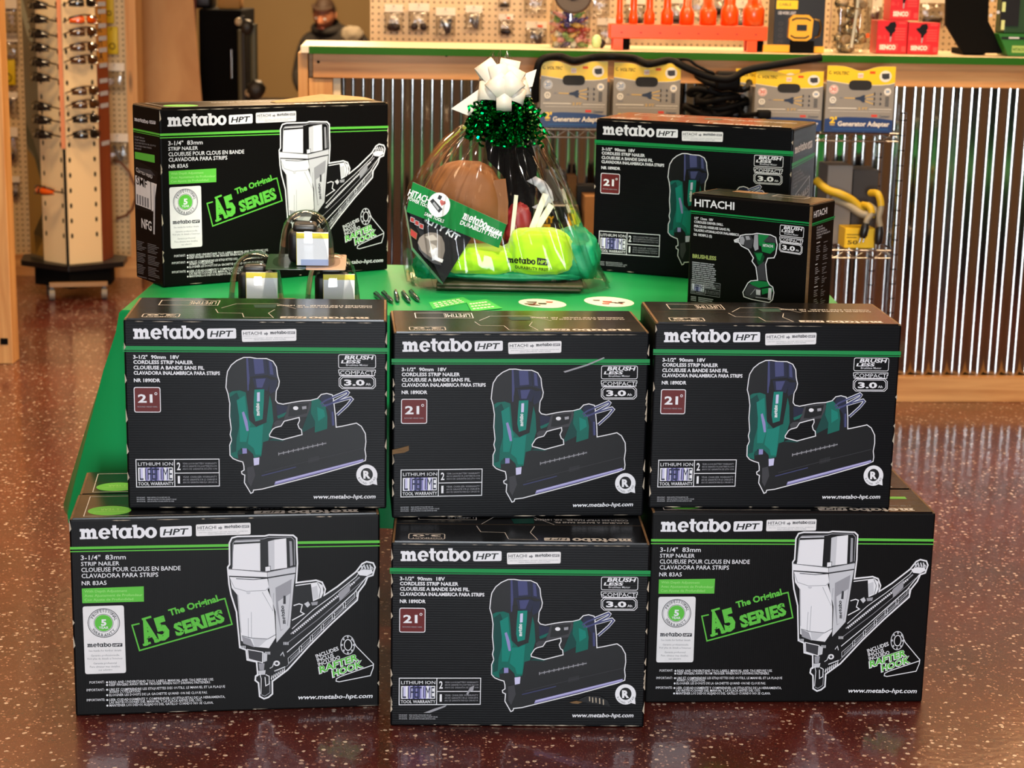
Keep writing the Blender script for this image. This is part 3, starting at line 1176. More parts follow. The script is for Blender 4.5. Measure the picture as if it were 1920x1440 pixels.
    a.poly([(815, 870), (855, 868), (900, 850), (882, 1040), (846, 1040), (836, 1000), (800, 970)], TEAL2, 5)
    a.poly([(768, 776), (782, 770), (802, 830), (808, 890), (794, 892)], LAV, 6)
    a.poly([(738, 700), (790, 670), (800, 790), (820, 850), (790, 960), (750, 960), (750, 800)], TEAL2, 5)
    a.poly([(818, 600), (838, 600), (850, 640), (846, 780), (856, 830), (898, 818), (914, 640), (950, 650), (922, 832), (856, 866), (812, 822)], BLK, 6)
    a.poly([(852, 632), (914, 630), (910, 700), (898, 818), (852, 832), (842, 780), (846, 700)], TEAL2, 7)
    # upright wordmark on the housing
    a.wordmark(880, 880, 796, 17, WHT, y1=716, lay=8, up=(-1, 0))
    old = a.mb
    a.poly([(866, 708), (884, 706), (886, 648), (868, 650)], LAV2, 8)
    # handle and trigger
    a.poly([(988, 726), (1062, 736), (1060, 762), (1036, 796), (992, 806)], NAVY, 4)
    a.poly([(990, 798), (1052, 772), (1034, 800), (996, 814)], TEAL, 5)
    a.poly([(1064, 722), (1150, 712), (1205, 706), (1212, 720), (1190, 800), (1130, 806), (1060, 830), (1030, 830)], DGR, 4)
    a.poly([(1074, 728), (1196, 714), (1180, 780), (1100, 800), (1060, 800)], BLK, 5)
    a.ell(1110, 748, 17, 12, WHT, 6, 14)
    a.poly([(1150, 738), (1178, 734), (1178, 752), (1152, 756)], GRY, 6)
    a.poly([(968, 842), (986, 826), (1026, 822), (1030, 836), (1012, 858), (976, 868)], DGR, 5)
    a.poly([(1146, 884), (1180, 800), (1214, 724), (1232, 740), (1228, 862), (1150, 900)], TEALD, 5)
    a.poly([(1212, 700), (1258, 688), (1300, 738), (1310, 800), (1306, 878), (1226, 902), (1230, 830), (1206, 780)], TEAL, 5)
    a.poly([(1246, 740), (1290, 760), (1296, 800), (1250, 830)], TEAL2, 6)
    a.poly([(1268, 700), (1280, 668), (1312, 662), (1344, 668), (1350, 720), (1352, 855), (1336, 858), (1326, 770), (1308, 745)], NAVY, 5)
    a.poly([(1338, 770), (1350, 770), (1354, 856), (1340, 858)], NAVY2, 6)
    # hole through the handle: board colour with a white rim
    HOLE = [(1130, 806), (1132, 826), (1120, 850), (1128, 874), (1142, 884), (1145, 914), (1020, 946), (940, 926), (938, 914), (960, 880), (976, 870), (1014, 860), (1034, 830)]
    a.poly(HOLE, INKA, 6)
    a.stroke(HOLE, 6, WHT, True, 7)
    a.poly([(930, 952), (1020, 956), (1040, 948), (960, 938)], TEALD, 6)
    # magazine
    for i in range(30):
        x = 990 + i * 10.4
        y = 1036 - i * 2.35
        a.poly([(x, y - 9), (x + 5, y - 10), (x + 5, y + 9), (x, y + 11)], DGR if i % 3 else GRY, 4)
    a.stroke([(990, 1036), (1298, 968)], 5, GRY, False, 5)
    for i in range(9):
        x = 1180 + i * 8
        a.poly([(x, 1064 - i * 2), (x + 3, 1063 - i * 2), (x + 3, 1094 - i * 2), (x, 1095 - i * 2)], DGR, 4)
    a.stroke([(900, 1150), (1160, 1086), (1530, 1000)], 3, DGR, False, 4)
    a.stroke([(880, 1172), (1100, 1118)], 5, NAVY2, False, 4)
    a.poly([(966, 1208), (1532, 1068), (1532, 1084), (958, 1230)], LAV, 4)
    a.poly([(966, 1212), (1530, 1072), (1530, 1076), (966, 1218)], LAV2, 5)
    # nose
    a.poly([(764, 1000), (792, 1000), (792, 1032), (764, 1034)], LAV, 6)
    a.poly([(832, 1062), (870, 1057), (866, 1102), (834, 1108)], LAV2, 6)
    a.poly([(734, 1018), (756, 1002), (764, 1034), (738, 1040)], TEALD, 6)
    a.poly([(790, 1120), (830, 1110), (840, 1170), (810, 1240), (792, 1210)], DGR, 4)
    PA['nailer_picture'] = a.mb.mesh('nailer_picture')
    # --- top flaps with upside-down print
    for fr in (True, False):
        mb = flap_mb(WA_, HA_, DA_, INKT, fr)
        t = top_art(WA_, HA_, DA_)
        t.mb = mb
        if fr:
            t.wordmark(930, 700, 400, 34, LGR, lay=1, up=(0, 1))
            t.badge([(690, 436), (590, 436), (590, 398), (690, 398)], LGR, BLK, 1)
            t.stroke(t.rr([(66, 360), (205, 360), (205, 430), (66, 430)], 12), 4, LGR, True, 1)
            t.text('3.0', 190, 80, 372, 26, LGR, bold=0.03, up=(0, 1), lay=1)
            t.text('COMPACT', 196, 76, 408, 16, LGR, bold=0.01, up=(0, 1), lay=1)
            t.stroke([(330, 250), (346, 330), (440, 335), (452, 420), (565, 425), (540, 330), (560, 250)], 3, LGR, False, 1)
        else:
            t.text('CORDLESS STRIP NAILER   NR 1890DR', 940, 560, 150, 20, LGR, bold=0.02, up=(0, 1), lay=1)
            t.text('CLOUEUSE A BANDE SANS FIL', 940, 640, 185, 18, LGR, bold=0.02, up=(0, 1), lay=1)
            t.stroke([(100, 60), (330, 60), (330, 170), (100, 170)], 4, LGR, True, 1)
            t.text('LIFETIME', 320, 215, 80, 70, LGR, up=(0, 1), lay=1)
            t.stroke([(350, 226), (400, 130), (560, 120), (640, 226)], 3, LGR, False, 1)
            t.poly([(470, 150), (560, 140), (560, 210), (480, 215)], TEALD, 1)
        PA['top_flap_' + ('f' if fr else 'b')] = mb.mesh('top_flap')


build_cordless_print()
PARTS_A = ('carton', 'nailer_picture', 'relabelling_sticker', 'angle_badge', 'battery_badge', 'warranty_panel', 'round_head_mark', 'top_flap_f', 'top_flap_b')


def part_from(pool, keys, root):
    d = {}
    for k in keys:
        nm = k[:-2] if k.startswith('top_flap') or k.startswith('side_') else k
        d[k] = put(pool[k], nm, root)
    return d


def cordless_box(label, loc, rz, sx=1.0, sz=1.0, group='cordless nailer cartons'):
    r = thing('nailer_carton', label, 'box', loc, rz, group)
    r.scale = (sx, 1, sz)
    part_from(PA, PARTS_A, r)
    return r


# ---------------------------------------------------------------- kind two: air strip nailer carton
QB = [(46, 152), (1838, 131), (1830, 1256), (68, 1310)]
PB = {}


def build_strip_print():
    a = front_art(QB, WB_, HB_, DB_)
    mb = carton_mb(WB_, HB_, DB_, INKB, 5)
    a.mb = mb

    def ln(x0, y0, x1, y1, t):
        a.poly([(x0, y0 - t / 2), (x1, y1 - t / 2), (x1, y1 + t / 2), (x0, y0 + t / 2)], LIM, 1)
    ln(50, 325, 975, 313, 15); ln(50, 345, 975, 334, 6)
    ln(1362, 300, 1836, 297, 15); ln(1362, 325, 1836, 320, 6)
    a.wordmark(108, 555, 273, 60, WHT, y1=266)
    a.badge([(573, 204), (757, 198), (757, 259), (573, 265)], WHT, BLK)
    for t, x0, x1, y, c in (('3-1/4"  83mm', 112, 373, 394, 27), ('STRIP NAILER', 113, 336, 428, 23), ('CLOUEUSE POUR CLOUS EN BANDE', 114, 690, 464, 25),
                            ('CLAVADORA PARA STRIPS', 115, 560, 499, 25), ('NR 83A5', 115, 260, 541, 24)):
        a.text(t, x0, x1, y, c, WHT, y1=y - (x1 - x0) * 0.014, bold=0.008)
    imp = [('PORTANT:', 152, 238, 1118), ('IMPORTANT:', 134, 238, 1163), ('IMPORTANTE:', 134, 240, 1222)]
    for t, x0, x1, y in imp:
        a.text(t, x0, x1, y, 14, WHT, y1=y - 3, bold=0.0)
    for t, x1, y, dot in (('READ AND UNDERSTAND TOOL LABELS, MANUAL AND TAG BEFORE USE.', 875, 1116, 1), ('KEEP FINGERS AWAY FROM TRIGGER WHEN NOT DRIVING FASTENERS.', 857, 1132, 1),
                          ('LIRE ET COMPRENDRE LES ETIQUETTES DES OUTILS, LE MANUEL ET LA PLAQUE', 940, 1160, 1), ("AVANT L'UTILISATION.", 450, 1174, 0), ('ELOIGNER LES DOIGTS DE LA GACHETTE QUAND ON NE CLOUE PAS.', 838, 1192, 1),
                          ('LEER CUIDADOSAMENTE Y COMPRENDER LAS ETIQUETAS DE LA HERRAMIENTA,', 940, 1220, 1), ('LAS INSTRUCCIONES DEL MANUAL Y LA PLACA ANTES DEL USO.', 808, 1236, 0), ('MANTENER LOS DEDOS ALEJADOS DEL GATILLO CUANDO NO SE CLAVA.', 872, 1253, 1)):
        x0 = 266
        if dot:
            a.ell(254, y - 6, 6, 6, WHT, 1, 10)
        a.text(t, x0, x1, y, 14, WHT, y1=y - (x1 - x0) * 0.026, bold=0.006, res=1)
    a.text('www.metabo-hpt.com', 1358, 1790, 1212, 26, WHT, y1=1204, bold=0.02, ital=0.28)
    PB['carton'] = mb.mesh('carton')
    a.new()
    sticker_art(a, [(781, 191), (1096, 182), (1096, 250), (781, 259)])
    PB['relabelling_sticker'] = a.mb.mesh('relabelling_sticker')
    # green strip with faded words
    a.new()
    a.poly([(115, 560), (475, 549), (475, 638), (117, 646)], LIM, 1)
    for i, (t, x1) in enumerate((('With Depth Adjustment', 378), ('Avec Ajustement de Profondeur', 468), ('Con Ajuste de Profundidad', 414))):
        a.text(t, 130, x1, 584 + i * 25, 15, LIMF, y1=581 + i * 24, bold=0.01, lay=2)
    PB['depth_banner'] = a.mb.mesh('depth_banner')
    # warranty label
    a.new()
    a.poly(a.rr([(118, 665), (358, 659), (366, 1055), (127, 1062)], 14), STK, 1)
    a.ring(240, 762, 94, 86, 4, DGR, 2, 36)
    a.ring(240, 762, 86, 79, 3, GRY, 2, 36)
    a.ell(239, 762, 52, 48, LIM, 2)
    a.ring(239, 762, 57, 53, 2.5, DGR, 2, 32)
    a.text('5', 224, 256, 776, 38, WHT, bold=0.04, lay=3)
    a.text('YEAR', 210, 268, 796, 15, WHT, bold=0.02, lay=3)
    a.arc_text('PROFESSIONAL', 240, 762, 64, radians(200), radians(350), 17, DGR, bold=0.01, lay=3)
    a.arc_text('WARRANTY', 240, 762, 79, radians(150), radians(30), 17, DGR, bold=0.01, inward=True, lay=3)
    a.wordmark(142, 282, 903, 19, DGR, y1=901, lay=2)
    a.badge([(288, 881), (347, 880), (347, 900), (288, 901)], DGR, STK, 2)
    for t, x0, x1, y in (('See inside for further details', 150, 340, 930), ('Garantie professionnelle', 162, 328, 958), ('Voir plus de details a l\'interieur', 140, 348, 977),
                         ('Garantia profesional', 176, 312, 1004), ('Para obtener mas detalles,', 156, 332, 1024), ('ver adentro', 206, 286, 1043)):
        a.text(t, x0, x1, y, 11, SGRY, y1=y - 3, lay=2, res=1)
    PB['warranty_label'] = a.mb.mesh('warranty_label')
    # slanted stamp
    a.new()
    a.stroke([(448, 766), (404, 776), (446, 924), (984, 772), (944, 622), (912, 630)], 8, LIM)
    a.stroke([(900, 634), (912, 630)], 8, LIM)
    dx = V((0.958, -0.288))

    def rt(t, x0, y0, ln_, cap, b):
        a.rtext(t, x0, y0, x0 + dx.x * ln_, y0 + dx.y * ln_, cap, LIM, bold=b, lay=2)
    rt('A', 472, 890, 92, 148, 0.05)
    rt('5', 560, 862, 74, 140, 0.06)
    rt('SERIES', 660, 838, 298, 78, 0.05)
    rt('The Original', 624, 722, 296, 40, 0.035)
    # stencil slabs on the big letter and chips in the ink
    a.stroke([(466, 892), (512, 878)], 13, LIM, False, 2)
    a.stroke([(532, 872), (572, 860)], 13, LIM, False, 2)
    a.stroke([(462, 742), (516, 726)], 12, LIM, False, 2)
    rnd = random.Random(4)
    for i in range(46):
        t, u = rnd.random(), rnd.random()
        x = 470 + t * 470
        y = 884 - t * 140 - u * (140 if t < 0.35 else 70)
        s = rnd.uniform(1.5, 5)
        a.poly([(x, y), (x + s * 2, y - s), (x + s * 1.2, y + s), (x - s, y + s * 0.8)], INKB, 3)
    PB['series_stamp'] = a.mb.mesh('series_stamp')
    # tool picture
    a.new()
    OUT = [(973, 300), (988, 270), (1020, 262), (1178, 260), (1200, 254), (1340, 257), (1360, 274), (1361, 340), (1364, 420), (1356, 532), (1410, 525), (1440, 522), (1470, 518),
           (1505, 530), (1523, 570), (1516, 606), (1592, 556), (1700, 470), (1735, 424), (1760, 412), (1798, 420), (1809, 444), (1796, 490), (1766, 500), (1750, 540), (1712, 590),
           (1706, 634), (1560, 768), (1430, 898), (1302, 1040), (1214, 1106), (1214, 1180), (1190, 1200), (1165, 1208), (1140, 1194), (1134, 1116), (1115, 1100), (1118, 1076),
           (1130, 1066), (1124, 992), (1070, 980), (1064, 922), (1028, 908), (1010, 700), (980, 600), (969, 540), (962, 440), (973, 425)]
    a.poly(OUT, BLK, 1)
    a.stroke(OUT, 9, WHT, True, 2)
    # top cap
    a.poly([(998, 308), (1150, 300), (1150, 462), (988, 450)], WHT, 3)
    a.stroke([(990, 440), (994, 300), (1010, 284), (1170, 276), (1196, 268), (1330, 268), (1346, 284), (1348, 430)], 4, GRY, False, 4)
    a.poly([(1000, 288), (1150, 282), (1150, 290), (1002, 296)], LGR, 3)
    a.poly([(1196, 292), (1232, 282), (1232, 455), (1198, 460)], LGR, 3)
    a.poly([(1232, 282), (1300, 274), (1304, 444), (1232, 455)], WHT, 3)
    a.poly([(1318, 290), (1332, 292), (1338, 430), (1322, 436)], GRY, 3)
    a.poly([(1158, 330), (1180, 296), (1192, 300), (1192, 458), (1158, 460)], BLK, 3)
    a.poly([(1178, 438), (1208, 434), (1208, 462), (1178, 466)], WHT, 5)
    a.stroke([(1178, 438), (1208, 434), (1208, 462), (1178, 466)], 3, DGR, True, 6)
    # collar
    a.poly([(966, 448), (1188, 468), (1190, 498), (970, 490)], WHT, 4)
    a.poly([(1190, 468), (1354, 436), (1352, 474), (1192, 498)], LGR, 4)
    a.stroke([(968, 490), (1190, 500), (1352, 474)], 3, DGR, False, 5)
    a.stroke([(966, 450), (1188, 470), (1354, 438)], 3, DGR, False, 5)
    # barrel
    a.poly([(974, 496), (1190, 508), (1200, 560), (1190, 570), (1220, 640), (1230, 720), (1236, 850), (1196, 912), (1100, 902), (1036, 868), (1016, 600), (984, 560)], WHT, 3)
    a.poly([(1194, 506), (1350, 480), (1340, 560), (1318, 790), (1240, 880), (1236, 700), (1206, 600), (1200, 560)], LGR, 3)
    a.poly([(1236, 560), (1330, 510), (1326, 580), (1306, 780), (1264, 812), (1240, 680)], GRY, 4)
    a.poly([(1250, 640), (1322, 592), (1302, 786), (1266, 806)], LGR, 5)
    a.stroke([(976, 508), (1000, 560), (1070, 580), (1180, 575), (1198, 556)], 3, GRY, False, 5)
    a.stroke([(1010, 506), (1110, 512), (1180, 506)], 4, DGR, False, 5)
    a.stroke([(1160, 585), (1220, 694), (1226, 590)], 3, GRY, False, 5)
    a.stroke([(1078, 736), (1078, 850), (1096, 852), (1096, 700)], 2.5, GRY, False, 5)
    a.stroke([(1020, 600), (1036, 820)], 3, GRY, False, 5)
    a.ell(1080, 585, 13, 11, LGR, 6, 14, 0, pi)
    a.poly([(1040, 840), (1090, 858), (1112, 906), (1048, 884)], GRY, 6)
    a.poly([(1100, 852), (1190, 858), (1140, 902), (1112, 900)], LGR, 6)
    a.stroke([(1040, 838), (1096, 852), (1190, 858), (1240, 830)], 3, DGR, False, 6)
    # upright wordmark
    a.wordmark(1294, 1284, 770, 15, DGR, y1=664, lay=7, up=(-1, 0))
    a.poly([(1280, 654), (1295, 654), (1295, 606), (1282, 606)], DGR, 7)
    # base ring and nose
    a.poly([(1036, 872), (1100, 906), (1196, 916), (1240, 884), (1316, 812), (1318, 840), (1240, 920), (1196, 946), (1090, 932), (1036, 900)], BLK, 4)
    for x, y in ((1048, 905), (1190, 940), (1296, 884)):
        for k in range(4):
            a.poly([(x + k * 8 - 16, y - 8), (x + k * 8 - 11, y - 8), (x + k * 8 - 11, y + 9), (x + k * 8 - 16, y + 8)], LGR, 5)
    a.poly([(1072, 918), (1160, 934), (1158, 996), (1078, 974)], DGR, 5)
    a.stroke([(1072, 918), (1160, 934), (1158, 996), (1078, 974)], 5, WHT, True, 6)
    a.poly([(1164, 936), (1186, 946), (1184, 986), (1162, 994)], LGR, 5)
    a.poly([(1136, 1000), (1170, 1000), (1166, 1040), (1140, 1040)], GRY, 4)
    a.poly([(1134, 1044), (1176, 1040), (1172, 1066), (1138, 1068)], LGR, 4)
    a.stroke([(1126, 1076), (1142, 1062), (1150, 1090), (1148, 1180)], 4, WHT, False, 4)
    a.stroke([(1176, 1066), (1196, 1076), (1196, 1120), (1176, 1132), (1172, 1080)], 5, WHT, False, 4)
    a.stroke([(1200, 1104), (1200, 1172), (1170, 1192), (1150, 1184)], 4, GRY, False, 4)
    a.ell(1240, 1000, 19, 16, WHT, 5, 16)
    a.ell(1240, 1000, 9, 8, DGR, 6, 12)
    a.stroke([(1200, 1030), (1216, 1020), (1226, 990)], 5, LGR, False, 5)
    a.stroke([(1262, 955), (1276, 936), (1284, 960)], 5, LGR, False, 5)
    for k in range(7):
        x = 1206 + k * 12
        a.poly([(x, 1090 - k * 7), (x + 6, 1070 - k * 7), (x + 10, 1072 - k * 7), (x + 5, 1100 - k * 7)], WHT, 5)
    a.stroke([(1226, 1046), (1290, 1020)], 7, LGR, False, 5)
    # handle and end cap
    a.poly([(1352, 552), (1436, 538), (1448, 640), (1440, 650), (1352, 652)], BLK, 3)
    a.stroke([(1352, 548), (1440, 536)], 6, WHT, False, 4)
    a.stroke([(1340, 664), (1372, 654), (1390, 660), (1380, 700), (1400, 712), (1330, 750)], 6, WHT, False, 4)
    a.poly([(1440, 534), (1480, 528), (1508, 548), (1512, 590), (1500, 618), (1452, 640)], WHT, 4)
    a.poly([(1444, 560), (1476, 548), (1484, 618), (1454, 632)], LGR, 5)
    a.stroke([(1478, 532), (1496, 570), (1488, 620)], 3, DGR, False, 6)
    a.poly([(1400, 654), (1424, 640), (1436, 660), (1420, 676)], LGR, 5)
    a.poly([(1440, 646), (1480, 640), (1476, 660), (1446, 664)], GRY, 5)
    # magazine rails
    a.stroke([(1330, 800), (1452, 690), (1560, 612), (1700, 500), (1748, 428)], 4, WHT, False, 3)
    a.stroke([(1322, 830), (1480, 700), (1600, 610), (1720, 500)], 8, GRY, False, 3)
    for i in range(34):
        t = i / 33
        x, y = 1330 + t * 350, 822 - t * 292
        a.poly([(x, y), (x + 6, y - 5), (x + 14, y + 3), (x + 8, y + 8)], WHT, 4)
    a.stroke([(1306, 880), (1480, 745), (1640, 610), (1740, 520)], 3, GRY, False, 3)
    a.stroke([(1300, 936), (1460, 800), (1690, 590), (1760, 500)], 5, WHT, False, 3)
    a.stroke([(1296, 1020), (1560, 752), (1700, 626)], 3, GRY, False, 3)
    # rail windows
    for i in range(6):
        t = i / 5
        x, y = 1340 + t * 318, 955 - t * 318
        p = [(x - 34, y + 16), (x + 32, y - 44), (x + 34, y - 20), (x - 32, y + 46)]
        a.stroke(p, 3, LGR, True, 4)
        for k in range(6):
            a.poly([(x - 22 + k * 9, y + 24 - k * 8), (x - 18 + k * 9, y + 10 - k * 8), (x - 14 + k * 9, y + 8 - k * 8), (x - 18 + k * 9, y + 24 - k * 8)], GRY, 5)
        a.stroke([(x + 44, y - 56), (x + 44, y - 22)], 4, WHT, False, 4)
    a.poly([(1600, 590), (1666, 534), (1664, 580), (1604, 640)], GRY, 5)
    a.poly([(1706, 470), (1740, 456), (1790, 458), (1796, 476), (1762, 494), (1720, 490)], WHT, 5)
    for k in range(4):
        a.poly([(1724 + k * 17, 432 - k * 1), (1732 + k * 17, 428), (1742 + k * 17, 452), (1732 + k * 17, 456)], LGR, 5)
    a.ring(1788, 450, 10, 10, 3, WHT, 6, 12)
    PB['nailer_picture'] = a.mb.mesh('nailer_picture')
    # rafter hook picture
    a.new()
    a.stroke([(1680, 868), (1700, 904), (1798, 1006), (1796, 1030), (1780, 1074), (1600, 1110), (1582, 1106), (1584, 1092), (1610, 1078), (1796, 1012)], 5, WHT)
    a.ring(1650, 895, 42, 57, 5, LGR, 1, 30)
    a.ring(1652, 895, 24, 34, 5, WHT, 1, 26)
    for k in range(8):
        an = 2 * pi * k / 8
        a.ell(1651 + 33 * cos(an), 895 + 46 * sin(an), 5, 7, LGR, 1, 8)

    def rt2(t, x0, y0, x1, y1, cap, m, b, it=0.0, lay=2):
        a.rtext(t, x0, y0, x1, y1, cap, m, bold=b, ital=it, lay=lay)
    rt2('INCLUDES', 1470, 972, 1600, 924, 23, WHT, 0.02)
    rt2('INCLUS', 1476, 994, 1572, 962, 21, WHT, 0.02)
    rt2('INCLUIDO', 1482, 1018, 1608, 974, 21, WHT, 0.02)
    rt2('RAFTER', 1484, 1062, 1716, 980, 44, WHT, 0.09, 0.2, 2)
    rt2('HOOK', 1560, 1084, 1742, 1020, 44, WHT, 0.09, 0.2, 2)
    rt2('RAFTER', 1490, 1058, 1710, 981, 38, LIM, 0.03, 0.2, 3)
    rt2('HOOK', 1566, 1080, 1736, 1021, 38, LIM, 0.03, 0.2, 3)
    PB['hook_picture'] = a.mb.mesh('hook_picture')
    # top flaps
    for fr in (True, False):
        mb = flap_mb(WB_, HB_, DB_, INKT, fr)
        t = top_art(WB_, HB_, DB_)
        t.mb = mb
        if fr:
            t.wordmark(930, 700, 236, 30, LGR, lay=1, up=(0, 1))
            t.badge([(690, 268), (590, 268), (590, 234), (690, 234)], LGR, BLK, 1)
            t.text('STRIP NAILER  CLOUEUSE POUR CLOUS EN BANDE', 930, 560, 200, 16, SGRY, bold=0.0, up=(0, 1), lay=1)
            t.stroke([(45, 142), (45, 262), (560, 262)], 3, LGR, False, 1)
            t.ell(122, 200, 70, 54, LIM, 1, 30)
            t.text('5 YEAR', 152, 92, 176, 22, LIMF, up=(0, 1), lay=2)
            t.text('PROFESSIONAL WARRANTY', 172, 72, 208, 10, LIMF, up=(0, 1), lay=2)
        else:
            t.stroke([(45, 138), (45, 30), (560, 30)], 3, LGR, False, 1)
            t.poly([(620, 96), (940, 96), (940, 124), (620, 124)], LIM, 1)
            t.text('PROFESSIONAL FRAMING', 560, 300, 80, 22, LGR, up=(0, 1), lay=1)
        PB['top_flap_' + ('f' if fr else 'b')] = mb.mesh('top_flap')
    # left end panel, seen only on the turned carton
    e = Art([(72, 95), (240, 132), (240, 1365), (75, 1290)], (-WB_ / 2, DB_ / 2, 0), (0, -1, 0), (0, 0, 1), DB_, HB_)
    e.wordmark(86, 172, 218, 20, LGR, y1=240, lay=1)
    e.badge([(178, 216), (216, 222), (216, 244), (178, 238)], LGR, BLK, 1)
    e.poly([(76, 268), (240, 308), (240, 320), (76, 281)], LIM, 1)
    e.poly([(76, 288), (240, 327), (240, 331), (76, 292)], LIM, 1)
    for i, t in enumerate(('3-1/4" 83mm', 'STRIP NAILER', 'CLOUEUSE POUR CLOUS', 'CLAVADORA PARA', 'NR 83A5')):
        e.text(t, 84, 84 + (60, 66, 130, 105, 40)[i], 332 + i * 20, 11, GRY, y1=332 + i * 20 + (60, 66, 130, 105, 40)[i] * 0.2, lay=1, res=1)
    e.poly([(84, 430), (206, 455), (206, 508), (84, 478)], LIM, 1)
    rnd = random.Random(9)
    for i in range(22):
        y = 1040 + i * 11.5
        if i % 7 == 6:
            continue
        x1 = 84 + rnd.uniform(30, 60)
        e.poly([(84, y), (x1, y + (x1 - 84) * 0.3), (x1, y + 4 + (x1 - 84) * 0.3), (84, y + 4)], SGRY, 1)
        x0, x2 = 150, 150 + rnd.uniform(40, 74)
        e.poly([(x0, y + 20), (x2, y + 20 + (x2 - x0) * 0.3), (x2, y + 24 + (x2 - x0) * 0.3), (x0, y + 24)], SGRY, 1)
    PB['side_panel_l'] = e.mb.mesh('side_panel')
    e.new()
    e.poly([(84, 480), (226, 574), (188, 850), (82, 820)], BLK, 1)
    e.poly([(84, 590), (176, 640), (176, 830), (84, 790)], STK, 2)
    e.poly([(180, 640), (216, 655), (190, 840), (180, 838)], STK, 2)
    e.text('SMF', 90, 156, 650, 58, BLK, y1=684, bold=0.02, lay=3)
    e.text('CLIPPED HEAD', 90, 190, 566, 30, STK, y1=618, lay=2)
    e.poly([(108, 540), (180, 556), (210, 600), (110, 560)], DGR, 2)
    e.text('NFG', 116, 178, 950, 66, STK, y1=976, bold=0.02, lay=2)
    for k in range(5):
        e.poly([(90 + k * 16, 720 + k * 7), (100 + k * 16, 724 + k * 7), (100 + k * 16, 790 + k * 7), (90 + k * 16, 786 + k * 7)], SGRY, 3)
    e.poly([(196, 660), (206, 664), (196, 1000), (188, 998)], LGR, 2)
    PB['size_label'] = e.mb.mesh('size_label')


build_strip_print()
PARTS_B = ('carton', 'nailer_picture', 'relabelling_sticker', 'depth_banner', 'warranty_label', 'series_stamp', 'hook_picture', 'top_flap_f', 'top_flap_b')


def strip_box(label, loc, rz, sx=1.0, sz=1.0, side=False):
    r = thing('strip_nailer_carton', label, 'box', loc, rz, 'air strip nailer cartons')
    r.scale = (sx, 1, sz)
    part_from(PB, PARTS_B + (('side_panel_l', 'size_label') if side else ()), r)
    return r


def scuff(parent, name, pts, m, y, n_extra=0, seed=1, label=None):
    """torn patch on a front: pts in local x,z"""
    mb = MB()
    mb.prism([(x, y, z) for x, z in pts], (0, -0.0012, 0), m)
    o = mb.build(name, parent)
    if label:
        o['label'] = label
    return o


def place_front(BL, BR, d_, z):
    """centre-base location and yaw of a carton from the two bottom corners of its front"""
    dx, dy = BR.x - BL.x, BR.y - BL.y
    yaw = atan2(dy, dx)
    wv = sqrt(dx * dx + dy * dy)
    mid = (BL + BR) / 2
    n = V((-sin(yaw), cos(yaw), 0))
    c = mid + n * (d_ / 2)
    return (c.x, c.y, z), yaw, wv


def from_px(bl, br, d_, z):
    return place_front(at_z(*bl, z), at_z(*br, z), d_, z)


Z1B = 0.4195
# bottom row
l, y_, w_ = from_px((142, 1343), (711, 1325), DB_, 0)
LBX = strip_box('black strip nailer carton on the floor at the left end of the bottom row', l, y_, w_ / WB_)
n_ = V((-sin(y_), cos(y_), 0))
strip_box('black strip nailer carton behind the left end of the bottom row, green oval showing', V(l) + n_ * (DB_ + 0.006) + V((-0.004, 0, 0)), y_ + 0.01)
l, y_, w_ = from_px((1209, 1318), (1729, 1316), DB_, 0)
c_ = V(l)
br = at_z(1729, 1316, 0)
wB = w_ / WB_
strip_box('black strip nailer carton on the floor at the right end of the bottom row', l, y_, wB)
n_ = V((-sin(y_), cos(y_), 0))
strip_box('black strip nailer carton hidden behind the right end of the bottom row', V(l) + n_ * (DB_ + 0.006) + V((-0.008, 0, 0)), y_)
l, y_, w_ = from_px((731.7, 1361), (1207, 1364), DA_, 0)
BM = cordless_box('scuffed cordless nailer carton in the middle of the bottom row, torn at lower right', l, y_, w_ / WA_)
yf = -DA_ / 2 - 0.0005
XA = lambda px: (px - 45) / 1650 * WA_ - WA_ / 2
ZA = lambda py: (1380 - py) / 1188 * HA_
scuff(BM, 'torn_patch', [(XA(x), ZA(y)) for x, y in ((1255, 1200), (1320, 1170), (1400, 1172), (1450, 1200), (1470, 1240), (1400, 1225), (1330, 1220), (1290, 1210))], BLK, yf - 0.0008, label='dark torn strip of board')
for px, py, ln_ in ((1330, 1176, 30), (1350, 1180, 34), (1372, 1182, 32), (1396, 1186, 36), (1420, 1194, 34)):
    scuff(BM, 'torn_fibre', [(XA(px), ZA(py)), (XA(px + 7), ZA(py)), (XA(px + 9), ZA(py + ln_)), (XA(px + 3), ZA(py + ln_))], WORN, yf - 0.002)
scuff(BM, 'scrape', [(XA(x), ZA(y)) for x, y in ((262, 1290), (330, 1262), (410, 1238), (400, 1250), (340, 1275), (300, 1290))], GRY, yf - 0.0006)
scuff(BM, 'scrape', [(XA(x), ZA(y)) for x, y in ((535, 1165), (560, 1120), (585, 1110), (580, 1140), (556, 1150), (545, 1172))], GRY, yf - 0.0012)
scuff(BM, 'scrape', [(XA(x), ZA(y)) for x, y in ((1205, 1215), (1250, 1205), (1290, 1212), (1260, 1225), (1225, 1222))], KRAFT, yf - 0.0006)
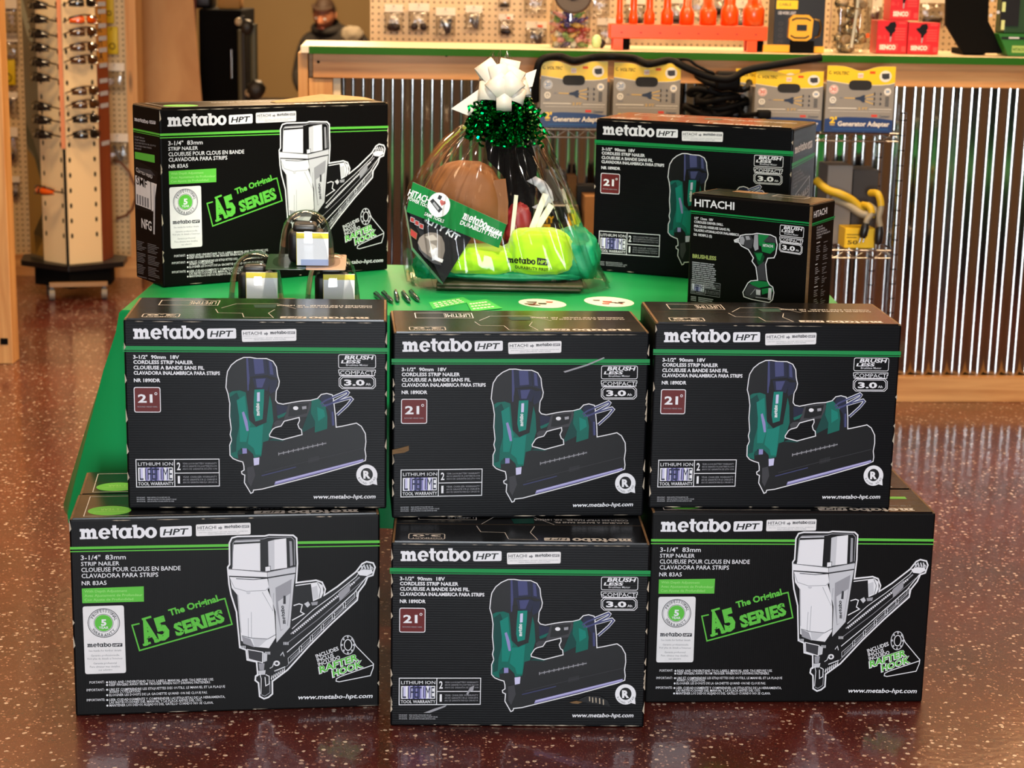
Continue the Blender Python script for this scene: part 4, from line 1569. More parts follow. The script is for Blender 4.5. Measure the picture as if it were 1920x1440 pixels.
# second row
l, y_, w_ = from_px((240.5, 954), (724.5, 954), DA_, Z1B + 0.001)
ML = cordless_box('cordless nailer carton at the left of the middle row, before the clear domed packs', l, y_, w_ / WA_)
l, y_, w_ = from_px((735, 972), (1206, 968), DA_, HA_ + 0.001)
MM = cordless_box("worn cordless nailer carton in the middle row's centre, brown chip on its left edge", l, y_, w_ / WA_)
scuff(MM, 'brown_chip', [(XA(x), ZA(y)) for x, y in ((44, 936), (95, 925), (150, 910), (152, 940), (120, 955), (60, 962), (44, 968))], KRAFT, yf - 0.0004, label='bare brown board')
scuff(MM, 'crease_line', [(XA(x), ZA(y)) for x, y in ((1140, 440), (1290, 395), (1400, 350), (1405, 356), (1300, 402), (1150, 448))], GRY, yf - 0.0008)
l, y_, w_ = from_px((1216, 953), (1668, 954), DA_, 0.418)
MR = cordless_box('clean black cordless nailer carton at the right of the middle row, under the drill carton', l, y_, w_ / WA_)
TZ = 0.74
# on the table
l, y_, w_ = place_front(at_z(306, 540, TZ), at_z(727, 506, TZ), DB_, TZ + 0.0015)
LB = strip_box('black strip nailer carton standing turned on the green table, white size label on its end', l, y_, w_ / WB_, 1.012, True)
tl, tr = at_z(1120, 221.7, TZ + HA_), at_z(1490, 241, TZ + HA_)
l, y_, w_ = place_front(V((tl.x, tl.y, 0)), V((tr.x, tr.y, 0)), DA_ - 0.015, TZ + 0.0015)
RB = cordless_box('black cordless nailer carton standing turned on the green table behind the drill carton', l, y_, w_ / WA_)
# its right end panel
e = Art([(1440, 160), (1678, 118), (1665, 640), (1425, 640)], (WA_ / 2, -DA_ / 2, HA_ * 0.45), (0, 1, 0), (0, 0, 1), DA_, HA_ * 0.55)
e.wordmark(1456, 1580, 300, 34, LGR, y1=276, lay=1)
e.badge([(1586, 240), (1634, 230), (1634, 272), (1586, 282)], LGR, BLK, 1)
e.poly([(1432, 350), (1668, 306), (1668, 322), (1432, 368)], GRN, 1)
e.poly([(1432, 374), (1668, 328), (1668, 333), (1432, 380)], GRN, 1)
for i, t in enumerate(('3-1/2" 90mm 18V', 'CORDLESS STRIP NAILER', 'CLOUEUSE A BANDE SANS FIL', 'CLAVADORA INALAMBRICA', 'NR 1890DR')):
    x1 = 1450 + (70, 92, 108, 140, 40)[i]
    e.text(t, 1450, x1, 416 + i * 20, 12, GRY, y1=416 + i * 20 - (x1 - 1450) * 0.2, lay=1, res=1)
e.stroke([(1480, 640), (1478, 530), (1618, 445), (1622, 620)], 4, LGR, False, 1)
e.text('90', 1482, 1512, 600, 60, LGR, y1=590, lay=1)
e.text('NAILS', 1520, 1610, 580, 40, LGR, y1=540, lay=1)
e.poly([(1510, 610), (1612, 560), (1614, 640), (1510, 640)], LGR, 1)
e.mb.build('side_panel', RB)

# corner of the top flap lifted on the turned strip nailer carton
mb = MB()
top = [(0.02, 0.0, HB_ + 0.001), (0.10, 0.03, HB_ + 0.006), (0.185, 0.055, HB_ + 0.012), (0.235, 0.05, HB_ + 0.009), (0.294, 0.03, HB_ + 0.004)]
low = [(0.02, -0.03, HB_ + 0.0006), (0.10, -0.035, HB_ + 0.001), (0.185, -0.035, HB_ + 0.003), (0.235, -0.035, HB_ + 0.003), (0.294, -0.03, HB_ + 0.001)]
mb.loft([low, top], mat('lifted_board', (168, 138, 92), 0.8, noise_amt=0.25, noise_scale=40), closed=False, smooth=False)
o_ = mb.build('lifted_flap', LB, solid=0.002)
o_['label'] = 'bare buff board of the lifted flap'

# rim wear for every carton, irregular per box
for i, (b, W_, H_, D_) in enumerate(((LBX, WB_, HB_, DB_), (BM, WA_, HA_, DA_), (ML, WA_, HA_, DA_), (MM, WA_, HA_, DA_), (MR, WA_, HA_, DA_), (LB, WB_, HB_, DB_), (RB, WA_, HA_, DA_))):
    rnd = random.Random(40 + i)
    mb = MB()
    rim_wear(mb, W_, H_, D_, rnd, True, (10, 26, 16, 34, 10, 18, 12)[i])
    rim_wear(mb, W_, H_, D_, rnd, False, (6, 20, 18, 14, 8, 6, 6)[i])
    for s in (-1, 1):
        for k in range((3, 9, 5, 8, 4, 6, 3)[i]):
            x = s * (W_ / 2 + 0.0003)
            z = rnd.uniform(0.02, H_ - 0.02)
            mb.add([(x - s * 0.0006, -D_ / 2 - 0.0004, z), (x - s * 0.0045, -D_ / 2 - 0.0005, z + 0.006), (x - s * 0.0006, -D_ / 2 - 0.0004, z + rnd.uniform(0.01, 0.03))], [(0, 1, 2)], WORN)
    mb.build('worn_edge', b)

# ---------------------------------------------------------------- drill carton
WD_, HD_, DD_ = 0.302, 0.264, 0.125
QD = [(735, 598), (1568, 682), (1545, 1455), (708, 1392)]


def build_drill_box():
    z = TZ + 0.0015
    L_ = at_z(1293, 575, TZ)
    h = HD_
    a0, b0 = at_z(1300.5, 362.5, TZ + h), at_z(1522.5, 384, TZ + h)
    yaw = atan2(b0.y - a0.y, b0.x - a0.x) * 0.97
    n = V((-sin(yaw), cos(yaw), 0))
    e = V((cos(yaw), sin(yaw), 0))
    c = (V((b0.x, b0.y, z)) - e * (WD_ / 2)) + n * (DD_ / 2)
    r = thing('drill_carton', 'small black carton picturing a green drill, at the right end of the green table', 'box', c, yaw)
    a = front_art(QD, WD_, HD_, DD_)
    mb = carton_mb(WD_, HD_, DD_, INKB, 8)
    a.mb = mb
    a.text('HITACHI', 762, 1047, 690, 52, WHT, y1=717, bold=0.02)

    def ln(y0, y1, t, m=GRN):
        a.poly([(732, y0 - t / 2), (1564, y1 - t / 2), (1564, y1 + t / 2), (732, y0 + t / 2)], m, 1)
    ln(724, 806, 10)
    ln(738, 821, 4)
    s = 0.098
    for t, x0, x1, y in (('1/2"  13mm  18V', 762, 898, 780), ('CORDLESS DRIVER DRILL', 760, 970, 805), ('PERCEUSE-VISSEUSE SANS FIL', 760, 1020, 835), ('TALADRO ATORNILLADOR INALAMBRICO', 758, 1083, 862), ('DS 18DBFL2 (S)', 757, 890, 893)):
        a.text(t, x0, x1, y, 17, WHT, y1=y + (x1 - x0) * 0.1, bold=0.02)
    KH = paint('print_khaki', (150, 160, 92))
    a.text('BRUSHLESS', 750, 924, 1048, 28, KH, y1=1062, bold=0.04, lay=2)
    rnd = random.Random(2)
    for i in range(13):
        y = 1075 + i * 13.6
        x = 748
        while x < 900:
            w2 = rnd.uniform(14, 60)
            xe = min(x + w2, 922)
            a.poly([(x, y + (x - 748) * .09), (xe, y + (xe - 748) * .09), (xe, y + 8 + (xe - 748) * .09), (x, y + 8 + (x - 748) * .09)], GRY, 1)
            x = xe + 4
    for i in range(3):
        a.poly([(740, 1318 + i * 12), (780, 1321 + i * 12), (780, 1328 + i * 12), (740, 1325 + i * 12)], GRY, 1)
        a.poly([(795, 1322 + i * 12), (905 - i * 8, 1334 + i * 12), (905 - i * 8, 1341 + i * 12), (795, 1329 + i * 12)], GRY, 1)
    mb.build('carton', r)
    a.new()
    warranty_art(a, [(742, 1200), (955, 1225), (951, 1318), (739, 1298)], GRY)
    a.mb.build('warranty_panel', r)
    a.new()
    old = a.P
    Hh = homography([(1392, 411), (1632, 411), (1628, 625), (1392, 625)], [(1362, 817), (1520, 833), (1512, 1012), (1360, 992)])

    def hp(x, y, lay=None):
        d = Hh[6] * x + Hh[7] * y + 1
        return old((Hh[0] * x + Hh[1] * y + Hh[2]) / d, (Hh[3] * x + Hh[4] * y + Hh[5]) / d, lay)
    a.P = hp
    battery_badges(a, lw=5)
    a.P = old
    a.mb.build('battery_badge', r)
    # drill picture
    a.new()
    OUT = [(1050, 922), (1085, 908), (1092, 890), (1130, 882), (1180, 880), (1205, 874), (1300, 884), (1335, 900), (1346, 950), (1338, 1010), (1326, 1036), (1284, 1040), (1270, 1080),
           (1276, 1140), (1284, 1190), (1300, 1218), (1322, 1232), (1330, 1270), (1322, 1318), (1300, 1338), (1180, 1322), (1124, 1306), (1116, 1276), (1150, 1212), (1170, 1196), (1218, 1190),
           (1204, 1100), (1176, 1062), (1186, 1040), (1150, 984), (1100, 960), (1082, 936), (1054, 934)]
    a.poly(OUT, BLK, 1)
    a.stroke(OUT, 6, WHT, True, 2)
    G2 = paint('print_drill_green', (22, 118, 60))
    G3 = paint('print_drill_dark_green', (12, 66, 36))
    a.poly([(1056, 922), (1084, 914), (1086, 930), (1056, 932)], LGR, 3)
    a.poly([(1088, 898), (1112, 894), (1124, 920), (1116, 954), (1090, 946)], GRY, 3)
    a.poly([(1112, 890), (1160, 886), (1184, 920), (1172, 976), (1130, 972), (1118, 950), (1126, 920)], DGR, 3)
    a.poly([(1128, 894), (1152, 892), (1164, 916), (1136, 920)], GRY, 4)
    a.poly([(1190, 884), (1214, 880), (1220, 980), (1196, 992), (1184, 960)], GRY, 3)
    a.poly([(1216, 880), (1290, 886), (1260, 940), (1230, 960), (1222, 950)], G2, 3)
    a.poly([(1236, 936), (1330, 938), (1332, 980), (1300, 1010), (1244, 996)], G2, 3)
    a.text('HITACHI', 1250, 1318, 962, 18, WHT, y1=968, bold=0.02, lay=4)
    a.poly([(1290, 890), (1334, 908), (1340, 936), (1250, 930)], DGR, 3)
    a.poly([(1186, 1000), (1240, 1000), (1262, 1030), (1240, 1100), (1216, 1080), (1206, 1040)], G3, 3)
    a.poly([(1200, 1010), (1250, 1006), (1232, 1060), (1216, 1050)], G2, 4)
    a.poly([(1212, 1100), (1262, 1060), (1268, 1140), (1278, 1190), (1226, 1190)], DGR, 3)
    a.poly([(1160, 1208), (1220, 1194), (1286, 1198), (1300, 1226), (1210, 1246)], G2, 3)
    a.poly([(1130, 1270), (1160, 1216), (1240, 1246), (1244, 1300), (1180, 1312), (1130, 1296)], DGR, 3)
    a.poly([(1246, 1248), (1316, 1234), (1322, 1262), (1250, 1286)], G2, 3)
    a.poly([(1208, 1252), (1240, 1256), (1238, 1290), (1210, 1288)], LGR, 4)
    a.poly([(1294, 1240), (1316, 1240), (1312, 1322), (1290, 1318)], LGR, 4)
    a.stroke([(1170, 1290), (1204, 1248)], 4, GRY, False, 4)
    a.stroke([(1206, 1306), (1300, 1312)], 7, GRY, False, 4)
    a.mb.build('drill_picture', r)
    # flaps
    for fr in (True, False):
        m2 = flap_mb(WD_, HD_, DD_, INKT, fr)
        t = top_art(WD_, HD_, DD_)
        t.mb = m2
        if not fr:
            t.poly([(200, 20), (460, 20), (460, 130), (200, 130)], KRAFT, 1)
            t.stroke([(560, 60), (820, 60), (820, 170), (560, 170)], 6, LGR, True, 1)
        m2.build('top_flap', r)
    # right end panel
    e = Art([(1585, 690), (1846, 674), (1825, 1400), (1560, 1440)], (WD_ / 2, -DD_ / 2, 0), (0, 1, 0), (0, 0, 1), DD_, HD_)
    e.text('HITACHI', 1610, 1756, 778, 40, WHT, y1=758, bold=0.01, lay=1)
    e.poly([(1580, 812), (1846, 778), (1846, 787), (1580, 822)], GRN, 1)
    e.poly([(1580, 826), (1846, 792), (1846, 796), (1580, 830)], GRN, 1)
    for i, t in enumerate(('1/2" 13mm 18V', 'CORDLESS DRIVER DRILL', 'PERCEUSE-VISSEUSE SANS FIL', 'TALADRO ATORNILLADOR', 'DS 18DBFL2')):
        x1 = 1648 + (64, 92, 116, 150, 56)[i]
        e.text(t, 1648, x1, 846 + i * 17, 11, LGR, y1=846 + i * 17 - (x1 - 1648) * 0.13, lay=1, res=1)
    rnd = random.Random(12)
    for blk, y0, n in ((0, 935, 10), (1, 1072, 11), (2, 1216, 10)):
        for i in range(n):
            y = y0 + i * 12
            if i in (1, 6):
                continue
            x1 = 1652 + rnd.uniform(24, 52)
            b = 6 if i == 0 else 4
            e.poly([(1652 - blk * 5, y), (x1 - blk * 5, y - 5), (x1 - blk * 5, y - 5 + b), (1652 - blk * 5, y + b)], LGR if i == 0 else GRY, 1)
            x2 = 1730 + rnd.uniform(20, 56)
            e.poly([(1730 - blk * 5, y), (x2 - blk * 5, y - 6), (x2 - blk * 5, y - 2), (1730 - blk * 5, y + 4)], SGRY, 1)
    e.mb.build('side_panel', r)
    # bare glued corner
    mb = MB()
    mb.box((WD_ / 2 - 0.004, -DD_ / 2 - 0.0012, 0.004), (WD_ / 2 + 0.0012, -DD_ / 2 + 0.003, HD_ - 0.006), KRAFT)
    mb.build('worn_edge', r)
    return r


build_drill_box()
# ------------------------------------------------------------------ table and cloth
GCLOTH = mat('green_plastic_cloth', (18, 150, 82), 0.32, spec=0.5, bump=0.05, bump_scale=14)
GREYP = mat('grey_table_plastic', (150, 150, 146), 0.5)
TX0, TX1, TY0, TY1 = -0.875, 0.768, 4.03, 4.745


def build_table():
    r = thing('folding_table', 'folding table under the green cloth, behind the stacked cartons', 'table', ((TX0 + TX1) / 2, (TY0 + TY1) / 2, 0))
    hx, hy = (TX1 - TX0) / 2 - 0.004, (TY1 - TY0) / 2 - 0.004
    mb = MB()
    mb.rbox((-hx, -hy, 0.70), (hx, hy, TZ - 0.004), 0.03, GREYP)
    mb.build('table_top', r)
    for sx in (-1, 1):
        for sy in (-1, 1):
            mb = MB()
            mb.cyl((sx * (hx - 0.2), sy * (hy - 0.1), 0), (sx * (hx - 0.2), sy * (hy - 0.1), 0.70), 0.014, CHROME, 12)
            mb.build('leg', r)
    # cloth: top sheet and skirt in one sheet
    mb = MB()
    def loop(k, z, flare, wob):
        pts = []
        per = [((TX0, TY0), (TX1, TY0), 34, (0, -1)), ((TX1, TY0), (TX1, TY1), 16, (1, 0)), ((TX1, TY1), (TX0, TY1), 34, (0, 1)), ((TX0, TY1), (TX0, TY0), 16, (-1, 0))]
        for (xa, ya), (xb, yb_), n, nr in per:
            for i in range(n):
                t = i / n
                x, y = xa + (xb - xa) * t, ya + (yb_ - ya) * t
                c = 4 * t * (1 - t)
                f = flare * (0.06 if nr == (1, 0) else 1)
                if nr == (0, -1):
                    f = flare * 0.02
                wv = wob * sin((x * 23 + y * 31)) * (0.15 if nr == (0, -1) else 1)
                ox, oy = nr
                if i == 0:      # corner: both directions
                    pn = per[(per.index(((xa, ya), (xb, yb_), n, nr)) - 1) % 4][3]
                    ox, oy = (nr[0] + pn[0]), (nr[1] + pn[1])
                    f = flare * (0.05 if (nr == (1, 0) or pn == (1, 0)) else 0.6)
                    if oy < 0:
                        oy *= 0.1
                        ox *= 1.45
                zz_ = z if nr in ((0, -1), (-1, 0)) and not (nr == (0, -1) and x > TX1 - 0.03) else TZ - (TZ - z) * 0.3
                pts.append((x + ox * (f + wv), y + oy * (f + wv), zz_))
        return pts
    rings = [loop(0, TZ, -0.004, 0), loop(0, TZ - 0.006, 0.004, 0), loop(1, TZ - 0.05, 0.014, 0.002), loop(1, 0.6, 0.05, 0.006), loop(1, 0.46, 0.095, 0.010), loop(1, 0.34, 0.132, 0.013), loop(1, 0.26, 0.155, 0.015), loop(1, 0.245, 0.154, 0.015)]
    mb.loft(rings, GCLOTH, True, True, False)
    # top cap is rings[0] reversed: flip by adding a proper sheet with soft creases
    o = mb.build('tablecloth', None)
    tag(o, 'thin green plastic tablecloth draped over the folding table, hanging below its left edge', 'tablecloth')
    return o


build_table()


# ------------------------------------------------------------------ things lying on the table
def build_pens():
    PB_ = mat('pen_dark_green', (14, 40, 30), 0.25, coat=0.5)
    first = None
    names = ('leftmost', 'second from the left', 'middle one', 'second from the right', 'rightmost')
    px = ((700, 552, 722, 566), (713, 549, 736, 566), (737, 546, 746, 565), (750, 548, 768, 566), (764, 546, 786, 564))
    for i, (x0, y0, x1, y1) in enumerate(px):
        a, b = at_z(x0 + 4, y0, TZ + 0.006), at_z(x1, y1, TZ + 0.006)
        d = b - a
        L_ = 0.14
        ang = atan2(d.y, d.x)
        c = (a + b) / 2
        lab = 'dark green ballpoint pen lying on the green table, ' + names[i] + ' of the five'
        if first is None:
            r = thing('ballpoint_pen', lab, 'pen', (c.x, c.y, TZ + 0.0065), ang, 'pens on the table')
            mb = MB(); mb.tube([(-0.05, 0, 0), (-0.02, 0, 0), (0.03, 0, 0), (0.045, 0, 0)], 0.0058, PB_, 12, taper=[0.9, 1, 1, 0.85]); mb.build('barrel', r)
            mb = MB(); mb.tube([(0.045, 0, 0), (0.058, 0, 0), (0.064, 0, 0)], 0.0045, CHROME, 10, taper=[1, 0.6, 0.2]); mb.build('tip', r)
            mb = MB(); mb.tube([(-0.062, 0, 0), (-0.05, 0, 0)], 0.0032, CHROME, 10); mb.build('push_button', r)
            mb = MB(); mb.box((-0.05, -0.002, 0.005), (-0.012, 0.002, 0.0075), CHROME); mb.build('clip', r)
            first = r
        else:
            copy_tree(first, (c.x, c.y, TZ + 0.0065), ang, lab)


build_pens()


def flat_paper(name, label, cat, pts, z, m, draw=None, group=None, th=0.0004):
    ps = [at_z(x, y, z) for x, y in pts]
    c = sum(ps, V()) / len(ps)
    mb = MB()
    q = [p - c for p in ps]
    mb.prism(q, (0, 0, th), m)
    if draw:
        draw(mb, c)
    o = mb.build(name, None, c)
    tag(o, label, cat, group)
    return o


OVW = mat('sticker_cream', (238, 232, 214), 0.4)
BRG = mat('leaflet_green', (70, 190, 90), 0.35)
SRED = mat('sticker_red', (168, 70, 60), 0.5)
SDK = mat('sticker_dark', (44, 36, 30), 0.5)


def oval(cx, cy, rx, ry, n=28):
    return [(cx + rx * cos(-2 * pi * i / n), cy + ry * sin(-2 * pi * i / n) + 0.06 * (rx * cos(2 * pi * i / n))) for i in range(n)]


def sticker(cx, cy, rx, ry, label, seed):
    rnd = random.Random(seed)

    def draw(mb, c):
        for k in range(7):
            px, py = cx + rnd.uniform(-0.55, 0.55) * rx, cy + rnd.uniform(-0.4, 0.4) * ry
            w_, h_ = rnd.uniform(3, 12), rnd.uniform(1, 2.5)
            q = [at_z(px - w_, py - h_ * 0.4, TZ + 0.0011) - c, at_z(px + w_, py - h_ * 0.2, TZ + 0.0011) - c, at_z(px + w_ * 0.8, py + h_, TZ + 0.0011) - c, at_z(px - w_ * 0.7, py + h_ * 0.7, TZ + 0.0011) - c]
            mb.add(q, [(3, 2, 1, 0)], SRED if k % 3 == 0 else SDK)
    flat_paper('oval_sticker', label, 'sticker', oval(cx, cy, rx, ry), TZ + 0.0004, OVW, draw, 'oval stickers on the table')


sticker(1017, 569, 45, 8, 'cream oval sticker lying flat on the green table in front of the gift bag', 1)
sticker(1142, 566, 47, 9, 'cream oval sticker lying flat on the green table, closest to the turned nailer carton', 2)


def leaflet(pts, label, seed, z):
    def draw(mb, c):
        (xa, ya), (xb, yb_), (xc, yc), (xd, yd) = pts
        for k in range(3):
            t0, t1 = 0.2 + k * 0.25, 0.3 + k * 0.25
            def L(u, v):
                xt, yt = xa + (xb - xa) * u, ya + (yb_ - ya) * u
                xu, yu = xd + (xc - xd) * u, yd + (yc - yd) * u
                return at_z(xt + (xu - xt) * v, yt + (yu - yt) * v, z + 0.0009) - c
            for j in range(6):
                mb.add([L(0.1 + j * 0.13, t0), L(0.1 + j * 0.13 + 0.09, t0), L(0.1 + j * 0.13 + 0.09, t1), L(0.1 + j * 0.13, t1)], [(3, 2, 1, 0)], OVW)
    flat_paper('leaflet', label, 'leaflet', pts, z, BRG, draw, 'leaflets on the table')


leaflet([(804, 567), (868, 557), (885, 566), (812, 580)], 'green printed leaflet lying on the table, nearest the five pens', 1, TZ + 0.0006)
leaflet([(874, 566), (912, 561), (942, 578), (884, 584)], 'green printed leaflet lying on the table below the gift bag tray', 2, TZ + 0.0016)

# ------------------------------------------------------------------ clear domed packs
CLEAR = film_mat('clear_blister', (0.98, 0.98, 0.98, 1), 0.01, 0.0, 1, 0.04, fac=0.8)
CARDG = mat('pack_card_dark_green', (22, 52, 30), 0.3, coat=0.4)
CARDW = mat('pack_card_tan', (170, 140, 118), 0.4)
PKY = mat('pack_yellow', (236, 216, 60), 0.5)
PKW = mat('pack_white', (250, 250, 250), 0.5)
PKB = mat('pack_pale_blue', (176, 190, 226), 0.5)


def build_packs():
    H_ = 0.122

    def proto(label, loc, rz):
        r = thing('domed_pack', label, 'pack', loc, rz, 'clear domed packs')
        mb = MB()
        mb.rbox((-0.088, -0.062, 0), (0.0, 0.062, 0.0022), 0.006, CARDG)
        mb.rbox((0.0, -0.062, 0), (0.088, 0.062, 0.0022), 0.006, CARDW)
        mb.build('base_card', r)
        rings = []
        for z, k in ((0.002, 1.0), (0.02, 0.97), (0.045, 0.93), (0.068, 0.87), (0.09, 0.77), (0.104, 0.62), (0.114, 0.42), (0.1195, 0.2), (H_, 0.02)):
            ring = []
            for i in range(40):
                a = 2 * pi * i / 40
                c, s = cos(a), sin(a)
                e = 0.72
                ring.append((0.064 * k * math.copysign(abs(c) ** e, c), 0.05 * k * math.copysign(abs(s) ** e, s), z))
            rings.append(ring)
        mb = MB()
        mb.loft(rings, CLEAR)
        # flange
        mb.loft([[(p[0] * 1.18, p[1] * 1.12, 0.0026) for p in rings[0]], [(p[0], p[1], 0.0026) for p in rings[0]]], CLEAR)
        mb.build('clear_dome', r)
        mb = MB()
        mb.rbox((-0.04, -0.02, 0.003), (0.04, 0.03, 0.076), 0.012, BLKP)
        mb.rbox((-0.03, -0.012, 0.07), (0.024, 0.024, 0.092), 0.009, BLKP)
        mb.build('black_tool', r)
        mb = MB()
        y = -0.0345
        mb.box((-0.02, y - 0.002, 0.004), (0.05, y + 0.006, 0.078), PKW)
        mb.box((-0.02, y - 0.0028, 0.066), (0.05, y - 0.0019, 0.078), PKY)
        mb.box((-0.0208, y - 0.002, 0.004), (-0.0198, y + 0.008, 0.078), PKY)
        mb.box((-0.011, y - 0.0028, 0.004), (0.05, y - 0.0019, 0.018), PKB)
        mb.build('folded_label', r, bevel=0.0006)
        return r
    Yp = 4.135
    xa, xb = at_y(480, 520, Yp).x, at_y(624, 520, Yp).x
    yaw = radians(5)
    a = proto('clear domed pack on the table, lower left of three, behind the left middle-row carton', (xa, Yp, TZ + 0.001), yaw)
    copy_tree(a, (xb, Yp - 0.006, TZ + 0.001), yaw, 'clear domed pack on the table, lower right of three, nearest the pens')
    p3 = at_y(575, 495, Yp - 0.058)
    copy_tree(a, (p3.x, Yp - 0.058, TZ + 0.1075), None, 'clear domed pack tilted forward on top of the two lower ones', rot=(radians(7), 0, radians(4)))


build_packs()
# ------------------------------------------------------------------ cellophane gift bag
GY = 4.47                       # depth of the bag's centre
TEALT = mat('teal_tissue', (0, 140, 92), 0.55, bump=0.5, bump_scale=16)
LIME = mat('lime_cloth', (168, 224, 16), 0.8, sheen=0.3, bump=0.25, bump_scale=26)
CELLO = film_mat('cellophane', (0.975, 0.975, 0.97, 1), 0.004, 0.3, 7, 0.05, (1, 1, 0.35), 0.45, True)
TRAYM = wood_mat('dark_wood_tray', (92, 82, 62), (56, 48, 36), 'X', 2, 0.4, False)
BOWM = mat('white_ribbon', (206, 198, 182), 0.45)
TINS = mat('green_foil', (0, 120, 46), 0.16, 1.0)
LEATH = mat('brown_leather', (136, 84, 42), 0.55, spec=0.25, noise_amt=0.35, noise_scale=12, bump=0.1, bump_scale=30)
BANNER = mat('banner_green', (10, 112, 50), 0.6, spec=0.12)
HOLM = mat('black_nylon', (14, 13, 13), 0.9, spec=0.08, bump=0.2, bump_scale=60)
REDC = mat('dark_red_cloth', (128, 22, 28), 0.5)
STICKW = mat('cream_sticks', (238, 228, 206), 0.6)


def gy(px, py, dy=0.0):
    return at_y(px, py, GY + dy)


def build_bag():
    base = at_y(950, 548, GY)
    r = thing('gift_bag', 'clear cellophane gift bag tied with a white bow and curly green foil on the table', 'gift bag', (base.x, GY, TZ + 0.0015))
    o = V((base.x, GY, TZ + 0.0015))
    # wooden tray under everything
    a, b = at_y(818, 545, GY - 0.10), at_y(1090, 545, GY - 0.10)
    mb = MB()
    mb.rbox((a.x - o.x, -0.115, 0.002), (b.x - o.x, 0.12, 0.011), 0.006, TRAYM)
    mb.rbox((a.x - o.x, -0.117, 0.011), (b.x - o.x + 0.005, 0.12, 0.019), 0.006, TRAYM)
    mb.build('tray', r)
    # film
    prof = [(548, 776, 1136, 0.150), (530, 768, 1140, 0.165), (500, 764, 1124, 0.170), (460, 762, 1108, 0.165), (420, 760, 1092, 0.155), (380, 766, 1076, 0.145),
            (350, 776, 1062, 0.13), (320, 793, 1046, 0.115), (290, 815, 1030, 0.098), (265, 838, 1018, 0.08), (240, 868, 1006, 0.062), (220, 896, 994, 0.046), (200, 914, 984, 0.034)]
    n = 150
    rings = []
    rnd = random.Random(5)
    ph = [rnd.uniform(0, 6.28) for _ in range(12)]
    for k, (py, xl_, xr_, ry) in enumerate(prof):
        A, B = at_y(xl_, py, GY), at_y(xr_, py, GY)
        cx, rx, z = (A.x + B.x) / 2 - o.x, (B.x - A.x) / 2, max((A.z + B.z) / 2 - o.z, 0.003)
        t = k / (len(prof) - 1)
        ring = []
        for i in range(n):
            th = 2 * pi * i / n
            pl = 0.0
            for q, (fr, am) in enumerate(((7, 0.025), (13, 0.04), (22, 0.065), (37, 0.05))):
                drift = 0.9 * sin(t * (2 + q) * 2.0 + ph[q])
                pl += am * sin(fr * th + ph[q + 4] + drift)
            pl *= (0.15 + 1.5 * t ** 1.1)
            nz = noise.noise(V((cos(th) * 2.2, sin(th) * 2.2, t * 5))) * 0.03
            s = 1 + pl * 0.9 + nz
            e = 0.8
            c_, s_ = cos(th), sin(th)
            ring.append((cx + rx * s * math.copysign(abs(c_) ** e, c_), ry * s * math.copysign(abs(s_) ** e, s_), z))
        rings.append(ring)
    # tuft above the tie
    for py, w_, ry in ((188, 30, 0.03), (160, 34, 0.034), (128, 26, 0.03), (104, 14, 0.016)):
        A = at_y(938, py, GY)
        ring = []
        for i in range(n):
            th = 2 * pi * i / n
            s = 1 + 0.35 * sin(9 * th + py)
            ring.append((A.x - o.x + w_ / 760 * s * cos(th), ry * s * sin(th), A.z - o.z + 0.012 * sin(5 * th)))
        rings.append(ring)
    mb = MB()
    mb.loft(rings, CELLO)
    mb.build('cellophane_wrap', r)
    # gathered base corner, loose film on the right
    mb = MB()
    pts = [[at_y(x, y, GY - 0.05) - o for x, y in row] for row in ([(1108, 500), (1128, 508), (1150, 518)], [(1112, 520), (1132, 524), (1146, 532)], [(1110, 540), (1128, 546), (1142, 544)])]
    mb.loft(pts, CELLO, closed=False)
    mb.build('loose_film', r)
    # bow
    bow = MB()
    c = at_y(945, 178, GY - 0.05) - o
    loops = [((905, 118), 0.020, 0.0), ((932, 122), 0.018, -0.03), ((958, 112), 0.020, 0.02), ((968, 128), 0.021, -0.02), ((898, 170), 0.019, -0.02), ((990, 160), 0.019, -0.01),
             ((930, 152), 0.020, -0.06), ((965, 150), 0.020, -0.06), ((945, 196), 0.015, -0.06), ((978, 180), 0.015, -0.05)]
    for (px, py), hw, dd in loops:
        tip = at_y(px, py, GY - 0.05 + dd) - o
        ax = tip - c
        L_ = ax.length
        ax.normalize()
        side = ax.cross(V((0, -1, 0.25))).normalized()
        up = side.cross(ax).normalized()
        pts, wv = [], []
        for i in range(15):
            t = 2 * pi * i / 14
            rr = L_ * (0.5 - 0.5 * cos(t))
            pts.append(c + ax * rr + up * (0.027 * sin(t)))
            wv.append(side * hw * 1.2 * (0.8 + 0.2 * sin(t / 2)))
        bow.strip(pts, wv, BOWM)
    for poly in (((900, 166), (846, 204), (882, 218), (912, 192)), ((980, 140), (1006, 130), (998, 162), (976, 168))):
        q = [at_y(x, y, GY - 0.03) - o for x, y in poly]
        bow.prism(q, (0, 0.0008, 0), BOWM)
    bow.build('white_bow', r, solid=0.0008)
    # curly foil
    mb = MB()
    rnd = random.Random(11)
    for k in range(125):
        a = rnd.uniform(0, 2 * pi)
        u = rnd.random()
        sx = 948 + rnd.uniform(-42, 42)
        sy = 186 + rnd.uniform(-8, 26)
        ex = sx + rnd.gauss(0, 22) + (sx - 948) * 0.55
        ey = sy + rnd.uniform(22, 78) * (1.0 if abs(sx - 940) < 46 else 0.85)
        if rnd.random() < 0.07:
            ex, ey = 868 + rnd.uniform(0, 30), 225 + rnd.uniform(-14, 14)
        p0 = at_y(sx, sy, GY - 0.045 + rnd.uniform(-0.04, 0.04)) - o
        p1 = at_y(min(max(ex, 876), 1026), min(ey, 276), GY - 0.06 + rnd.uniform(-0.06, 0.06)) - o
        ax = (p1 - p0)
        L_ = ax.length
        ax.normalize()
        x_ = ax.cross(V((0.3, 1, 0.2))).normalized()
